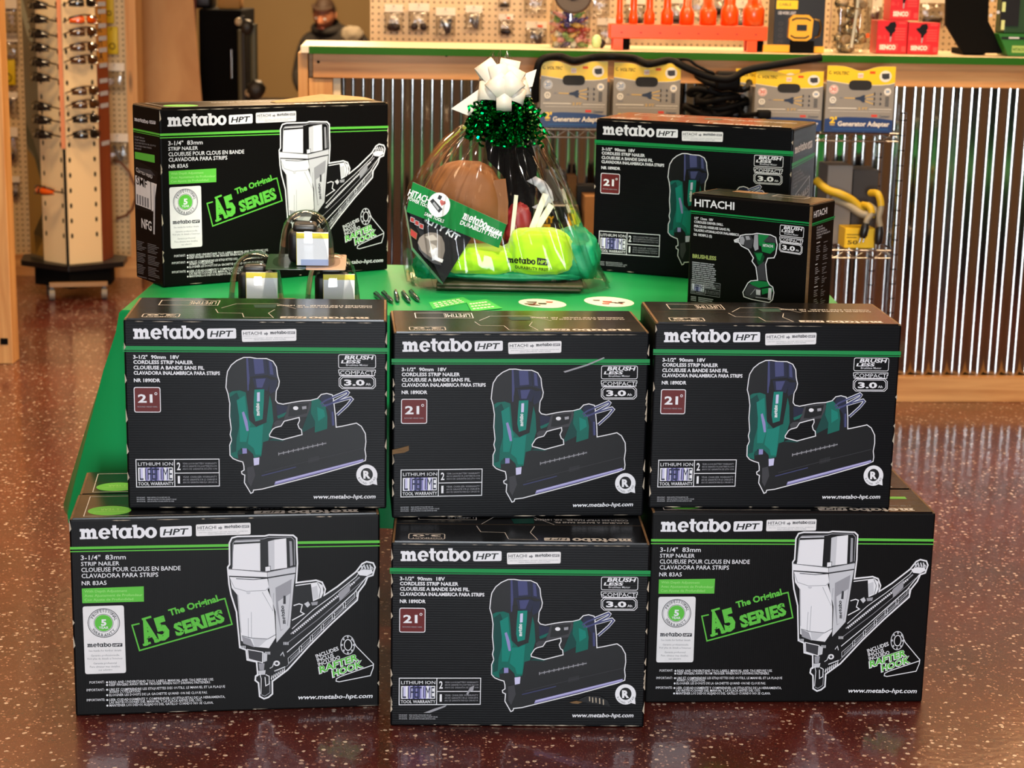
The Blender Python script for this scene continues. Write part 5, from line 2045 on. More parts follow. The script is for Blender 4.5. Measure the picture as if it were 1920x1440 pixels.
        y_ = ax.cross(x_)
        rad = rnd.uniform(0.006, 0.0105)
        turns = max(2, L_ / 0.016)
        N_ = int(turns * 9)
        pts, wv = [], []
        for i in range(N_ + 1):
            t = i / N_
            th = 2 * pi * turns * t + a
            d = x_ * cos(th) + y_ * sin(th)
            pts.append(p0 + ax * L_ * t + d * rad)
            wv.append(ax * 0.0033 + d * 0.0006)
        mb.strip(pts, wv, TINS, smooth=False)
    ob = mb.build('curly_foil', r)
    ob['kind'] = 'stuff'
    return r, o


BAG, BAGO = build_bag()


def inside_things():
    z0 = TZ + 0.0215
    # teal tissue: a heap of crumpled lobes
    mb = MB()
    c = at_y(960, 530, GY)
    ring_n = 80
    pro = [(0.0, 1.0), (0.03, 1.03), (0.06, 0.98), (0.085, 0.8)]
    mb.blob((c.x - 0.005, GY, z0 + 0.014), (0.2, 0.105, 0.016), TEALT, 0.06, 3.2, 30, 1, 2.6, -0.013)
    cr = at_y(1075, 500, GY + 0.03)
    mb.blob((cr.x, GY + 0.0, z0 + 0.05), (0.062, 0.085, 0.072), TEALT, 0.16, 2.2, 26, 2, 2.4, -0.045)
    cl = at_y(805, 512, GY)
    mb.blob((cl.x + 0.005, GY - 0.03, z0 + 0.028), (0.042, 0.07, 0.042), TEALT, 0.25, 3, 22, 3, 2.2, -0.025)
    o = mb.build('tissue_paper', None)
    tag(o, 'crumpled teal tissue paper lining the tray inside the gift bag', 'tissue paper')
    # lime shirt
    mb = MB()
    a = at_y(900, 507, GY - 0.12)
    mb.blob((a.x, GY - 0.058, z0 + 0.048), (0.098, 0.058, 0.036), LIME, 0.10, 2.4, 34, 5, 2.5)
    b = at_y(1012, 484, GY - 0.12)
    mb.blob((b.x, GY - 0.052, z0 + 0.07), (0.078, 0.062, 0.056), LIME, 0.07, 2.2, 40, 6, 3.4)
    t_ = at_y(1022, 448, GY - 0.07)
    mb.blob((t_.x, GY - 0.03, t_.z - 0.006), (0.054, 0.05, 0.024), LIME, 0.22, 3.0, 26, 8, 2.3)
    t_ = at_y(985, 470, GY - 0.08)
    mb.blob((t_.x, GY - 0.045, t_.z - 0.002), (0.05, 0.05, 0.02), LIME, 0.2, 3.0, 24, 9, 2.3)
    me = mb.mesh('shirt_body')
    bv = BVHTree.FromPolygons([tuple(v) for v in mb.v], [tuple(f) for f in mb.f])
    # print on the cloth follows its surface
    art = MB()

    class S:
        pass
    A_ = Art([(0, 0), (1, 0), (1, 1), (0, 1)], (0, 0, 0), (1, 0, 0), (0, 0, 1), 1, 1)

    def P(x, y, lay=None):
        d = ray(x, y).normalized()
        h = bv.ray_cast(CO, d)
        p = h[0] if h[0] is not None else at_y(x, y, GY - 0.12)
        return p - d * (0.0016 + 0.0004 * (lay or 1))
    A_.P = P
    A_.mb = art
    A_.wordmark(951, 1004, 492, 8.5, BLK, y1=496, lay=1)
    A_.poly([(1007, 483), (1028, 486), (1028, 498), (1007, 496)], BLK, 1)
    A_.text('HPT', 1009, 1026, 494, 7, LIME, y1=496, lay=3, bold=0.01, ital=0.2)
    A_.text('DURABILITY FIRST', 966, 1028, 503, 5.6, BLK, y1=509, lay=1, bold=0.015)
    r = thing('folded_shirt', 'bright lime folded shirt with black lettering lying in the gift bag', 'shirt', (b.x, GY - 0.06, z0))
    s = put(me, 'cloth', r, -V((b.x, GY - 0.06, z0)))
    ao = art.build('printed_logo', r, -V((b.x, GY - 0.06, z0)))
    ao['label'] = 'black printed lettering'

    # kit box standing on its corner at the left, with banner in front
    def quad_box(name, label, cat, q, Y, depth, m, m_side, tilt=0.0):
        ps = [at_y(x, y, Y + dy) for x, y, dy in q]
        c_ = sum(ps, V()) / len(ps)
        rr = thing(name, label, cat, c_)
        nrm = (ps[1] - ps[0]).cross(ps[3] - ps[0]).normalized()
        if nrm.y < 0:
            nrm = -nrm
        mb_ = MB()
        mb_.prism([p - c_ for p in ps], nrm * depth, m, m_side)
        mb_.build('box_body' if depth > 0.005 else 'card', rr)
        ar = Art([(x, y) for x, y, _ in q], (0, 0, 0), (1, 0, 0), (0, 0, 1), 1, 1)

        def PP(x, y, lay=None):
            d = ray(x, y)
            pl0 = ps[0]
            t = (pl0 - CO).dot(nrm) / d.dot(nrm)
            return CO + d * t - nrm * (0.0012 + 0.0005 * (lay or 1)) - c_
        ar.P = PP
        return rr, ar
    KITB = mat('kit_box_black', (12, 11, 12), 0.5, spec=0.15)
    KITE = mat('kit_box_edge', (206, 214, 206), 0.5)
    HATG = paint('print_hat_grey', (122, 114, 108))
    HATL = paint('print_hat_light', (176, 168, 160))
    ICON = paint('print_icon_red', (150, 36, 32))
    rr, ar = quad_box('kit_box', 'black boxed kit picturing a grey cap, tilted on its corner inside the gift bag', 'box',
                      [(760, 384, 0.0), (884, 446, 0.0), (831, 531, -0.03), (774, 464, -0.03)], GY - 0.105, 0.03, KITB, KITE)
    ar.new()
    for k in range(3):
        x, y = 770 + k * 8.5, 407 + k * 6
        ar.poly([(x, y), (x + 7, y + 3), (x + 6, y + 11), (x - 1, y + 8)], ICON, 1)
        ar.stroke([(x, y), (x + 7, y + 3), (x + 6, y + 11), (x - 1, y + 8)], 1, GRY, True, 2)
    ar.poly([(770, 429), (782, 438), (780, 449), (769, 441)], ICON, 1)
    ar.stroke([(770, 429), (782, 438), (780, 449), (769, 441)], 1, KRAFT, True, 2)
    ar.rtext('ILITY KIT', 796, 416, 858, 452, 12, WHT, bold=0.03, lay=1)
    CAP = [(783, 455), (786, 446), (794, 440), (806, 436), (818, 437), (828, 444), (833, 456), (834, 470), (830, 486), (826, 494), (806, 482), (790, 470)]
    ar.poly(CAP, HATG, 1)
    ar.poly([(783, 455), (790, 470), (806, 482), (826, 494), (828, 498), (812, 494), (796, 482), (785, 468)], DGR, 2)
    ar.poly([(796, 444), (812, 440), (822, 450), (806, 452)], HATL, 2)
    ar.poly([(808, 456), (818, 462), (814, 478), (804, 474)], HATL, 2)
    ar.poly([(816, 481), (831, 487), (829, 493), (814, 487)], WHT, 3)
    ar.mb.build('front_print', rr)
    # green banner card
    rr, ar = quad_box('banner_card', 'green card banner with white lettering slanting across the front of the gift bag', 'card',
                      [(774, 341, 0.0), (950, 421, 0.0), (935, 465, -0.004), (762, 397, -0.004)], GY - 0.118, 0.002, BANNER, WHT)
    ar.new()
    ar.rtext('HITACHI', 764, 366, 806, 383, 13, WHT, bold=0.02, lay=1)
    ar.rtext('POWER TOOLS', 764, 374, 806, 392, 6.5, WHT, bold=0.01, lay=1)
    ar.rtext('SAME TOOLS', 795, 403, 831, 418, 6.5, WHT, bold=0.02, lay=1)
    ar.ell(823, 384, 21, 23, STK, 2)
    ar.poly([(806, 377), (812, 372), (830, 392), (823, 399)], BLK, 3)
    ar.poly([(811, 381), (814, 378), (824, 391), (821, 394)], GRY, 4)
    ar.rtext('I', 820, 372, 826, 375, 8, BLK, bold=0.02, lay=3)
    ar.ell(828, 378, 3.4, 3.4, SRED, 3, 10)
    ar.ell(832.5, 380, 3.4, 3.4, SRED, 3, 10)
    ar.poly([(825, 380), (835.5, 382), (828, 386)], SRED, 3)
    dirx = V((176, 80)).normalized()
    w0, w1 = V((866, 403)), V((910, 423))
    up = (dirx.y, -dirx.x)
    ar.wordmark(w0.x, w1.x, w0.y + 7, 12, WHT, y1=w1.y + 7, lay=1, up=up)
    ar.poly([(914, 422), (942, 434), (939, 443), (911, 431)], WHT, 1)
    ar.rtext('HPT', 916, 430, 938, 440, 7, BANNER, bold=0.01, ital=0.2, lay=2)
    ar.rtext('DURABILITY FIRST', 862, 420, 936, 449, 8, WHT, bold=0.02, lay=1)
    ar.mb.build('banner_print', rr)

    # tan leather bag behind
    mb = MB()
    c_ = at_y(872, 405, GY + 0.03)
    mb.blob((c_.x, GY + 0.03, c_.z + 0.0), (0.102, 0.07, 0.135), LEATH, 0.05, 1.6, 36, 21, 2.6)
    o1 = mb
    rr = thing('leather_pouch', 'rounded brown leather pouch behind the green banner inside the gift bag', 'pouch', (c_.x, GY + 0.03, z0))
    put(mb.mesh('pouch_body'), 'pouch_body', rr, -V((c_.x, GY + 0.03, z0)))
    mb = MB()
    f = [at_y(x, y, GY - 0.02) for x, y in ((926, 338), (948, 336), (953, 380), (952, 420), (930, 432), (918, 400), (922, 370))]
    mb.prism([p - V((c_.x, GY + 0.03, z0)) for p in f], (0, 0.012, 0), LEATH)
    mb.build('side_flap', rr, bevel=0.004)
    mb = MB()
    seam = [at_y(x, y, GY - 0.042) for x, y in ((806, 330), (812, 360), (816, 395))]
    mb.tube([p - V((c_.x, GY + 0.03, z0)) for p in seam], 0.0022, LEATH, 8)
    mb.build('seam', rr)
    # dark tool holster standing behind on the right
    mb = MB()
    q = [at_y(x, y, GY + 0.06) for x, y in ((908, 250), (1002, 250), (1008, 300), (1004, 360), (996, 440), (952, 440), (944, 330), (914, 300))]
    c2 = sum(q, V()) / len(q)
    mb.prism([p - c2 for p in q], (0, 0.03, 0), HOLM)
    o2 = mb.build('tool_holster', None, c2, bevel=0.008)
    tag(o2, 'black tool holster standing behind the leather pouch in the gift bag', 'holster')
    # pale belt loop
    mb = MB()
    lp = [at_y(x, y, GY + 0.035) for x, y in ((996, 335), (1014, 345), (1026, 362), (1030, 380), (1020, 390), (1006, 384))]
    c3 = sum(lp, V()) / len(lp)
    mb.strip([p - c3 for p in lp], [V((0.011, 0.0, 0.006))] * len(lp), LGR)
    o3 = mb.build('grey_strap', None, c3, solid=0.003)
    tag(o3, 'pale grey strap curling beside the black holster in the gift bag', 'strap')
    # dark red pouch
    mb = MB()
    c4 = at_y(972, 425, GY + 0.02)
    mb.blob((0, 0, 0), (0.034, 0.03, 0.058), REDC, 0.14, 2.2, 22, 31, 2.3)
    o4 = mb.build('red_pouch', None, (c4.x, GY + 0.02, c4.z))
    tag(o4, 'dark red cloth pouch between the leather pouch and the white sticks', 'pouch')
    # three pale sticks
    st = [((968, 366), (957, 470), 3.6, 'thin pale stick standing upright behind the lime shirt'),
          ((1023, 364), (986, 458), 5.6, 'wide pale paint stick leaning right, first of the crossed pair in the gift bag'),
          ((1034, 384), (990, 455), 5.8, 'wide pale paint stick leaning lower right, second of the crossed pair in the gift bag')]
    for i, ((xa, ya), (xb, yb_), hw, lab) in enumerate(st):
        a_, b_ = at_y(xa, ya, GY - 0.015 + 0.004 * i), at_y(xb, yb_, GY - 0.015 + 0.004 * i)
        ax = (a_ - b_)
        L_ = ax.length
        ax.normalize()
        sd = ax.cross(V((0, 1, 0))).normalized() * (hw / 760)
        c5 = (a_ + b_) / 2
        mb = MB()
        mb.prism([b_ - sd - c5, b_ + sd - c5, a_ + sd - c5, a_ - sd - c5], (0, 0.003, 0), STICKW)
        oo = mb.build('paint_stick' if i else 'wooden_stick', None, c5, bevel=0.0008)
        tag(oo, lab, 'stick', 'pale sticks in the gift bag')


inside_things()
# ------------------------------------------------------------------ wire rack in front of the counter
VF, VB = 0.33, 0.06


def build_rack():
    r = thing('wire_rack', 'chrome wire shelving rack standing against the corrugated counter', 'rack', WO, WA)
    L = wl(at_w(1004, 243, VF)).x
    R = wl(at_w(1688, 300, VF)).x
    ztop = wl(at_w(1688, 213, VF)).z
    zs1 = wl(at_w(1080, 243, VF)).z
    zs2 = wl(at_w(1640, 470, VF)).z
    zs3 = 0.12
    for u in (L, R):
        for v in (VF, VB):
            mb = MB()
            mb.cyl((u, -v, 0.0), (u, -v, ztop), 0.0115, CHROME, 14)
            for k in range(int(ztop / 0.05)):
                mb.cyl((u, -v, 0.03 + k * 0.05), (u, -v, 0.033 + k * 0.05), 0.0122, BLKM, 14)
            mb.cyl((u, -v, ztop), (u, -v, ztop + 0.004), 0.0122, BLKP, 14)
            mb.build('post', r)
    for z in (zs1, zs2, zs3):
        mb = MB()
        for v in (VF, VB):
            mb.cyl((L, -v, z), (R, -v, z), 0.0035, CHROME, 8)
            mb.cyl((L, -v, z - 0.026), (R, -v, z - 0.026), 0.003, CHROME, 8)
            n = int((R - L) / 0.034)
            pts = [(L + (R - L) * i / n, -v, z - (0.001 if i % 2 else 0.025)) for i in range(n + 1)]
            mb.tube(pts, 0.0022, CHROME, 6)
        for u in (L, R):
            mb.cyl((u, -VF, z), (u, -VB, z), 0.0035, CHROME, 8)
            mb.cyl((u, -VF, z - 0.026), (u, -VB, z - 0.026), 0.003, CHROME, 8)
        k = int((R - L) / 0.028)
        for i in range(k + 1):
            u = L + (R - L) * i / k
            mb.cyl((u, -VF, z + 0.003), (u, -VB, z + 0.003), 0.0018, CHROME, 6)
        mb.build('wire_shelf', r)
    return L, R, zs1 + 0.0055, zs2 + 0.0055


RL, RR, ZS1, ZS2 = build_rack()

# ---------------------------------------------------------------- generator adapter boxes
AGREY = mat('adapter_box_grey', (138, 132, 122), 0.45, coat=0.2)
AYEL = mat('adapter_box_yellow', (238, 196, 10), 0.4, coat=0.3)
ABLU = mat('adapter_box_blue', (22, 52, 104), 0.4, coat=0.3)
AHOLE = mat('adapter_box_hole', (18, 16, 12), 0.7)
ACAB = paint('print_cable_yellow', (206, 170, 92))
ABL2 = paint('print_plug_blue', (48, 58, 78))
AC1 = paint('print_badge_blue', (44, 104, 160))
AC2 = paint('print_badge_red', (204, 66, 52))
AWH = paint('print_cream', (226, 220, 206))
ARED = paint('print_bright_red', (220, 84, 30))


def adapter_box(quad, label, amp, off=0.0, z=None, w_=0.232, h_=0.272, d_=0.11):
    """quad: front corners in the frame TL TR BR BL"""
    (xa, ya), (xb, yb_), (xc, yc), (xd, yd) = quad
    p = at_w((xd + xc) / 2, (yd + yc) / 2, VF - 0.01 + off)
    A_, B_ = at_w(xa, ya, VF - 0.01 + off), at_w(xb, yb_, VF - 0.01 + off)
    w_ = (B_ - A_).length
    z = ZS1 if z is None else z
    h_ = (A_.z + B_.z) / 2 - z
    q = wl((A_ + B_) / 2)
    base = WO + WE * q.x + WN * (-(q.y) - d_ / 2) + V((0, 0, z))
    r = thing('adapter_box', label, 'box', base, WA, 'generator adapter boxes')
    # body: lower box and upright header with a dip and a hand hole
    top = []
    N_ = 24
    for i in range(N_ + 1):
        t = i / N_
        dip = 0.075 * h_ * math.exp(-((t - 0.5) / 0.17) ** 2)
        top.append(((t - 0.5) * w_, h_ - dip))
    y0 = -d_ / 2
    mb = MB()
    mb.box((-w_ / 2, y0 + 0.001, 0), (w_ / 2, d_ / 2, h_ * 0.72), AGREY)
    poly = [(-w_ / 2, y0, 0), (w_ / 2, y0, 0)] + [(x, y0, zz) for x, zz in reversed(top)]
    mb.prism(poly, (0, 0.0025, 0), AGREY)
    a = Art([(0, 0), (500, 0), (500, 512), (0, 512)], (-w_ / 2, y0, 0), (1, 0, 0), (0, 0, 1), w_, h_)
    a.mb = mb
    # yellow field following the dip
    up = [(250 + x / w_ * 500, (1 - zz / h_) * 512 + 2) for x, zz in top]
    low = [(500, 128), (460, 140), (400, 146), (330, 148), (250, 146), (160, 140), (80, 128), (0, 116)]
    a.poly(up + low, AYEL, 1)
    a.stroke(list(reversed(low)), 4, AWH, False, 2)
    a.text('VOLTEC', 42, 156, 68, 24, BLK, bold=0.02, ital=0.2, lay=2)
    a.ring(24, 54, 12, 12, 4, BLK, 2, 14, 0.6, 5.2)
    a.rect(226, 56, 264, 92, AWH, 2); a.text('12/3', 230, 260, 84, 18, ARED, lay=3, bold=0.02)
    a.rect(312, 40, 352, 60, ARED, 2)
    a.ell(428, 78, 44, 44, AWH, 2); a.poly([(400, 58), (456, 54), (458, 96), (420, 102), (402, 90)], DGR, 3)
    hole = [(164 + 28 - 28 * cos(t), 146 - 36 * sin(t) * 1) for t in [pi / 2 + pi * i / 12 for i in range(13)]]
    a.poly(a.rr([(162, 110), (332, 110), (332, 186), (162, 186)], 38), AHOLE, 3)
    a.ell(54, 184, 34, 36, AWH, 2); a.ring(54, 184, 30, 32, 4, AC1 if amp == '20' else AC2, 3, 22)
    a.text(amp, 34, 74, 196, 30, AC1 if amp == '20' else AC2, bold=0.03, lay=3); a.text('AMP', 42, 66, 210, 9, AC1 if amp == '20' else AC2, lay=3)
    a.ell(52, 264, 24, 26, AWH, 2); a.ring(52, 264, 14, 15, 3, DGR, 3, 14); a.ell(46, 260, 3, 4, DGR, 3, 8); a.ell(58, 260, 3, 4, DGR, 3, 8)
    a.rect(32, 296, 74, 304, SGRY, 2)
    a.ell(450, 196, 26, 28, AWH, 2); a.text('20', 436, 464, 204, 20, AC1, bold=0.03, lay=3)
    # cable splitter picture
    a.stroke([(136, 248), (226, 250)], 7, ACAB, False, 2)
    a.rect(100, 243, 122, 252, SGRY, 2)
    a.poly([(214, 244), (250, 236), (276, 222), (290, 228), (282, 246), (296, 250), (284, 260), (290, 276), (274, 282), (250, 264), (214, 258)], ABL2, 3)
    for k in range(3):
        yk = 208 + k * 38
        a.stroke([(282, 236 + k * 16), (350, yk + 8)], 7, ACAB, False, 2)
        a.poly([(350, yk - 4), (360, yk - 8), (360, yk + 20), (350, yk + 16)], DGR, 3)
        a.stroke([(362, yk + 4), (396, yk + 4)], 2, SGRY, False, 2)
        a.poly([(396, yk - 8), (408, yk + 2), (408, yk + 12), (396, yk + 20)], DGR, 3)
    for k in range(6):
        a.rect(436, 236 + k * 13, 464, 243 + k * 13, DGR, 2)
    a.rect(20, 324, 230, 330, AWH, 2); a.rect(320, 330, 486, 334, AWH, 2)
    a.text('2 FT', 240, 310, 338, 20, ACAB, bold=0.02, lay=2)
    a.rect(36, 350, 480, 352, AWH, 2)
    a.rect(340, 374, 384, 392, AC2, 2); a.text('Contractor', 398, 476, 396, 20, ABL2, bold=0.02, ital=0.2, lay=2)
    # blue banner
    a.poly([(0, 412), (60, 400), (160, 394), (300, 396), (420, 404), (500, 416), (500, 512), (0, 512)], ABLU, 2)
    a.poly([(0, 412), (74, 398), (74, 512), (0, 512)], ABLU, 3)
    a.text("2'", 36, 88, 442, 50, AYEL, bold=0.05, lay=4); a.rect(40, 454, 74, 459, AYEL, 4)
    a.text('Generator Adapter', 96, 478, 464, 38, AWH, bold=0.03, lay=4)
    a.rect(60, 486, 470, 490, AC1, 4)
    mb.build('carton', r)
    m2 = MB()
    m2.tube([(-0.04, y0 + 0.02, h_ * 0.70), (0.0, y0 + 0.012, h_ * 0.715), (0.035, y0 + 0.02, h_ * 0.70)], 0.012, ACAB, 10)
    m2.build('coiled_cable', r)
    return r


adapter_box([(1015, 112), (1140, 116), (1139, 241), (1015, 241)], 'adapter box with a 20 badge at the left end of the rack, beside the bow', '20')
adapter_box([(1152, 114), (1277, 121), (1276, 250), (1152, 250)], 'grey and yellow adapter box with a 20 badge, partly behind the turned nailer carton', '20')
adapter_box([(1418, 131), (1545, 134), (1544, 262), (1418, 262)], 'adapter box with a red 30 badge, second from the right end of the rack', '30', 0.02)
adapter_box([(1552, 122), (1680, 125), (1678, 263), (1552, 263)], 'adapter box with a red 30 badge at the right end, blue banner fully visible', '30', 0.03)
adapter_box([(1380, 129), (1500, 129), (1500, 258), (1380, 258)], 'grey and yellow adapter box mostly hidden behind its neighbour, beside the black cables', '30', -0.125)

CABLE = mat('black_cable', (8, 7, 7), 0.6, spec=0.15)


def cable(name, label, pts, rad, m=CABLE, n=10):
    ps = []
    P_ = [at_w(x, y, v) for x, y, v in pts]
    for i in range(len(P_) - 1):
        p0, p1, p2, p3 = P_[max(i - 1, 0)], P_[i], P_[i + 1], P_[min(i + 2, len(P_) - 1)]
        for k in range(8):
            t = k / 8
            ps.append(0.5 * ((2 * p1) + (p2 - p0) * t + (2 * p0 - 5 * p1 + 4 * p2 - p3) * t * t + (3 * p1 - p0 - 3 * p2 + p3) * t ** 3))
    ps.append(P_[-1])
    c = sum(ps, V()) / len(ps)
    mb = MB()
    mb.tube([p - c for p in ps], rad, m, n)
    o = mb.build(name, None, c)
    return tag(o, label, 'cable')


cable('thick_cable', 'thick black cable drooping under the countertop above the adapter boxes',
      [(1004, 190, .30), (1006, 140, .33), (1016, 112, .335), (1050, 106, .31), (1076, 114, .345), (1110, 108, .31), (1150, 106, .34), (1190, 110, .30), (1216, 120, .345), (1255, 114, .31), (1290, 128, .33), (1330, 144, .335), (1368, 148, .335), (1400, 132, .33), (1450, 122, .345), (1500, 114, .345), (1540, 108, .34)], 0.0125)
cable('thin_cable', 'thin black cable looping down between the adapter boxes', [(1262, 112, .28), (1290, 112, .34), (1305, 122, .345), (1325, 132, .34), (1338, 138, .34), (1330, 150, .32)], 0.005)


def build_cable_heap():
    """coils of black cable filling the gap on the top shelf"""
    rnd = random.Random(3)
    mb = MB()
    c0 = wl(at_w(1345, 258, 0.2))
    r = thing('cable_bundle', 'heap of coiled black cable between the adapter boxes on the rack', 'cable', WO + WE * c0.x + WN * 0.2 + V((0, 0, ZS1)), WA)
    for k in range(9):
        cx, cz = rnd.uniform(-0.075, 0.075), 0.05 + 0.016 * k + rnd.uniform(0, .01)
        rx, ry = rnd.uniform(0.05, 0.075), rnd.uniform(0.05, 0.075)
        if k < 5:
            rx, ry, cx = rx + 0.02, ry + 0.01, cx * 0.5
        pts = [(cx + rx * cos(t), ry * sin(t), cz - 0.03 + 0.012 * sin(2 * t + k)) for t in [2 * pi * i / 28 for i in range(28)]]
        mb.tube(pts, 0.011, CABLE, 8, closed=True)
    mb.build('coils', r)
    mb = MB()
    mb.rbox((-0.03, -0.11, 0.13), (0.05, -0.06, 0.19), 0.01, CABLE)
    mb.build('plug', r)
    for i, (px, py) in enumerate(((1332, 166), (1395, 164), (1392, 180), (1340, 212))):
        q = at_w(px, py, 0.31) - r.location
        q = Matrix.Rotation(-WA, 4, 'Z') @ q
        mb = MB()
        mb.cyl(q, q + V((0, 0.05, 0.0)), 0.006, CHROME if i in (1, 2) else CABLE, 10)
        mb.build('plug_pin', r)
    q = wl(at_w(1432, 214, 0.345)) - V((c0.x, -0.2, ZS1))
    mb = MB()
    mb.rbox((q.x - 0.022, q.y - 0.02, q.z - 0.014), (q.x + 0.022, q.y + 0.03, q.z + 0.014), 0.006, CABLE)
    mb.tube([(q.x - 0.02, q.y, q.z), (q.x - 0.06, q.y + 0.05, q.z - 0.01), (0.05, -0.02, 0.1)], 0.009, CABLE, 8)
    mb.build('connector', r)


build_cable_heap()

# ---------------------------------------------------------------- lower shelf goods
def shelf_box(name, label, px, v, d_, m, z=None, cat='box', label_art=None, m_top=None, group=None):
    """upright carton: left, right, top pixel columns/rows on the plane v in front of the counter"""
    x0, x1, yt = px
    z = ZS2 if z is None else z
    A_, B_ = wl(at_w(x0, yt, v)), wl(at_w(x1, yt, v))
    h = A_.z - z
    c = (A_.x + B_.x) / 2
    w_ = B_.x - A_.x
    r = thing(name, label, cat, WO + WE * c + WN * (v - d_ / 2) + V((0, 0, z)), WA, group)
    mb = MB()
    mb.box((-w_ / 2, -d_ / 2, 0), (w_ / 2, d_ / 2, h), m)
    mb.build('carton_body', r, bevel=0.002)
    if label_art:
        a = Art([(0, 0), (100, 0), (100, 100), (0, 100)], (-w_ / 2, -d_ / 2, 0), (1, 0, 0), (0, 0, 1), w_, h)
        label_art(a)
        a.mb.build('front_print', r)
    return r


SLATE = mat('slate_grey_board', (92, 84, 82), 0.7)
KR2 = mat('brown_carton', (150, 106, 62), 0.8, noise_amt=0.12, noise_scale=20)
DKC = mat('dark_carton', (34, 30, 28), 0.5)
YLW = mat('safety_yellow', (232, 190, 20), 0.45)


def la_yellow(a):
    a.rect(40, 8, 72, 44, BLK, 1)
    a.text('DUTY', 4, 48, 46, 16, AYEL, bold=0.03, lay=2)
    a.rect(4, 50, 40, 66, AYEL, 2)
    a.text('PACK', 8, 36, 63, 10, BLK, lay=3)
    a.text('12/3', 40, 76, 84, 12, AYEL, bold=0.02, lay=2)
    a.rect(2, 3, 98, 6, AWH, 1)
    a.rect(80, 10, 97, 96, AYEL, 1)
    a.rect(84, 14, 94, 24, ABLU, 2)


shelf_box('cord_box', 'black and yellow cord box on the lower shelf, seen beside the gift bag', (1000, 1082, 381), .31, 0.1, DKC, label_art=la_yellow)
shelf_box('grey_carton', 'slate grey carton standing at the back of the lower shelf behind the gift bag', (1024, 1062, 322), .16, 0.09, SLATE)
shelf_box('brown_carton', 'small brown carton behind the grey carton on the lower shelf', (1063, 1082, 330), .15, 0.08, KR2)
shelf_box('cardboard_box', 'brown cardboard box on the lower shelf beside the turned nailer carton', (1097, 1150, 368), .30, 0.12, KR2)
shelf_box('dark_carton', 'dark carton behind the cardboard box on the lower shelf', (1082, 1118, 348), .17, 0.08, DKC)
mb = MB()
q = at_w(1076, 368, 0.2)
mb.lathe([(0.001, 0), (0.03, 0), (0.032, 0.01), (0.032, 0.09), (0.02, 0.105), (0.02, 0.12), (0.001, 0.12)], BLKP, 24)
o = mb.build('black_canister', None, V((q.x, q.y, ZS2 + 0.001)))
tag(o, 'black round canister on the lower shelf in front of the brown carton', 'canister')
shelf_box('steel_grey_box', 'grey metal box on the lower shelf under the right-hand adapter box', (1553, 1600, 310), .22, 0.14, mat('pale_grey_board', (124, 118, 112), 0.6))
shelf_box('charcoal_box', 'charcoal box touching the grey metal box on the lower shelf', (1601, 1648, 318), .21, 0.13, mat('charcoal_board', (52, 46, 42), 0.6))


def la_y2(a):
    a.rect(6, 30, 50, 34, BLK, 1)
    a.rect(6, 44, 40, 48, BLK, 1)
    a.text('50', 10, 44, 80, 20, BLK, bold=0.02)


shelf_box('yellow_carton', 'yellow carton on the lower shelf in front of the charcoal box', (1585, 1641, 428), .315, 0.09, YLW, label_art=la_y2)
YG = mat('yellow_jacket_cable', (188, 156, 26), 0.5)
GG = mat('grey_jacket_cable', (140, 132, 112), 0.5)
cable('yellow_cable', 'yellow cable sloping down over the lower shelf beside the drill carton', [(1530, 338, .24), (1552, 356, .28), (1575, 364, .3), (1598, 376, .3), (1620, 396, .3), (1640, 402, .30)], 0.014, YG)
cable('grey_cable', 'grey jacketed cable with yellow band bent over the lower shelf edge', [(1560, 372, .27), (1590, 385, .30), (1618, 402, .335), (1640, 396, .335), (1626, 384, .31)], 0.013, GG)


def hanging_plug(label, pts, tip):
    P_ = [at_w(x, y, v) for x, y, v in pts]
    c = P_[0]
    r = thing('cord_end', label, 'cord', c, 0, 'cord ends hanging off the lower shelf')
    m1, m2 = MB(), MB()
    ps = []
    for i in range(len(P_) - 1):
        p0, p1, p2, p3 = P_[max(i - 1, 0)], P_[i], P_[i + 1], P_[min(i + 2, len(P_) - 1)]
        for k in range(6):
            t = k / 6
            ps.append(0.5 * ((2 * p1) + (p2 - p0) * t + (2 * p0 - 5 * p1 + 4 * p2 - p3) * t * t + (3 * p1 - p0 - 3 * p2 + p3) * t ** 3) - c)
    ps.append(P_[-1] - c)
    h = len(ps) // 2
    m1.tube(ps[:h + 1], 0.012, YG, 10)
    m1.build('yellow_sleeve', r)
    m3 = MB(); m3.tube(ps[h:], 0.0105, GG, 10); m3.build('grey_sleeve', r)
    t = at_w(*tip) - c
    m2.tube([ps[-1], ps[-1].lerp(t, 0.3), ps[-1].lerp(t, 0.8), t], 0.012, BLKP, 12, taper=[0.8, 1.2, 1.2, 0.8])
    d = (t - ps[-1]).normalized()
    m2.build('plug', r)
    m4 = MB()
    for s in (-1, 1):
        m4.cyl(t + V((s * 0.006, 0, 0)), t + V((s * 0.006, 0, 0)) + d * 0.016, 0.0025, CHROME, 8)
    m4.build('prongs', r)


hanging_plug('yellow and grey cord end with a black plug, hanging nearest the rack post', [(1632, 362, .30), (1646, 364, .34), (1652, 386, .35), (1648, 408, .35), (1650, 424, .35)], (1646, 458, .35))
hanging_plug('yellow and grey cord end with a black plug, hanging over the yellow carton', [(1618, 384, .30), (1630, 388, .34), (1634, 400, .35), (1626, 412, .352), (1624, 418, .352)], (1617, 446, .352))

# ------------------------------------------------------------------ goods standing on the counter
ZC = 1.2325


def on_counter(px, py_front, v):
    """point on the countertop at distance v behind its front face line"""
    p = at_w(px, py_front, -v)
    q = wl(p)
    return WO + WE * q.x - WN * v + V((0, 0, ZC)), q


GLASS = film_mat('jar_glass', (0.92, 0.93, 0.9, 1), 0.05, 0.0, 1, 0.03)


def scale_at(v):
    return 3450.0 / ((WO - WN * v).y * cos(PITCH) + 0.27 * sin(PITCH))


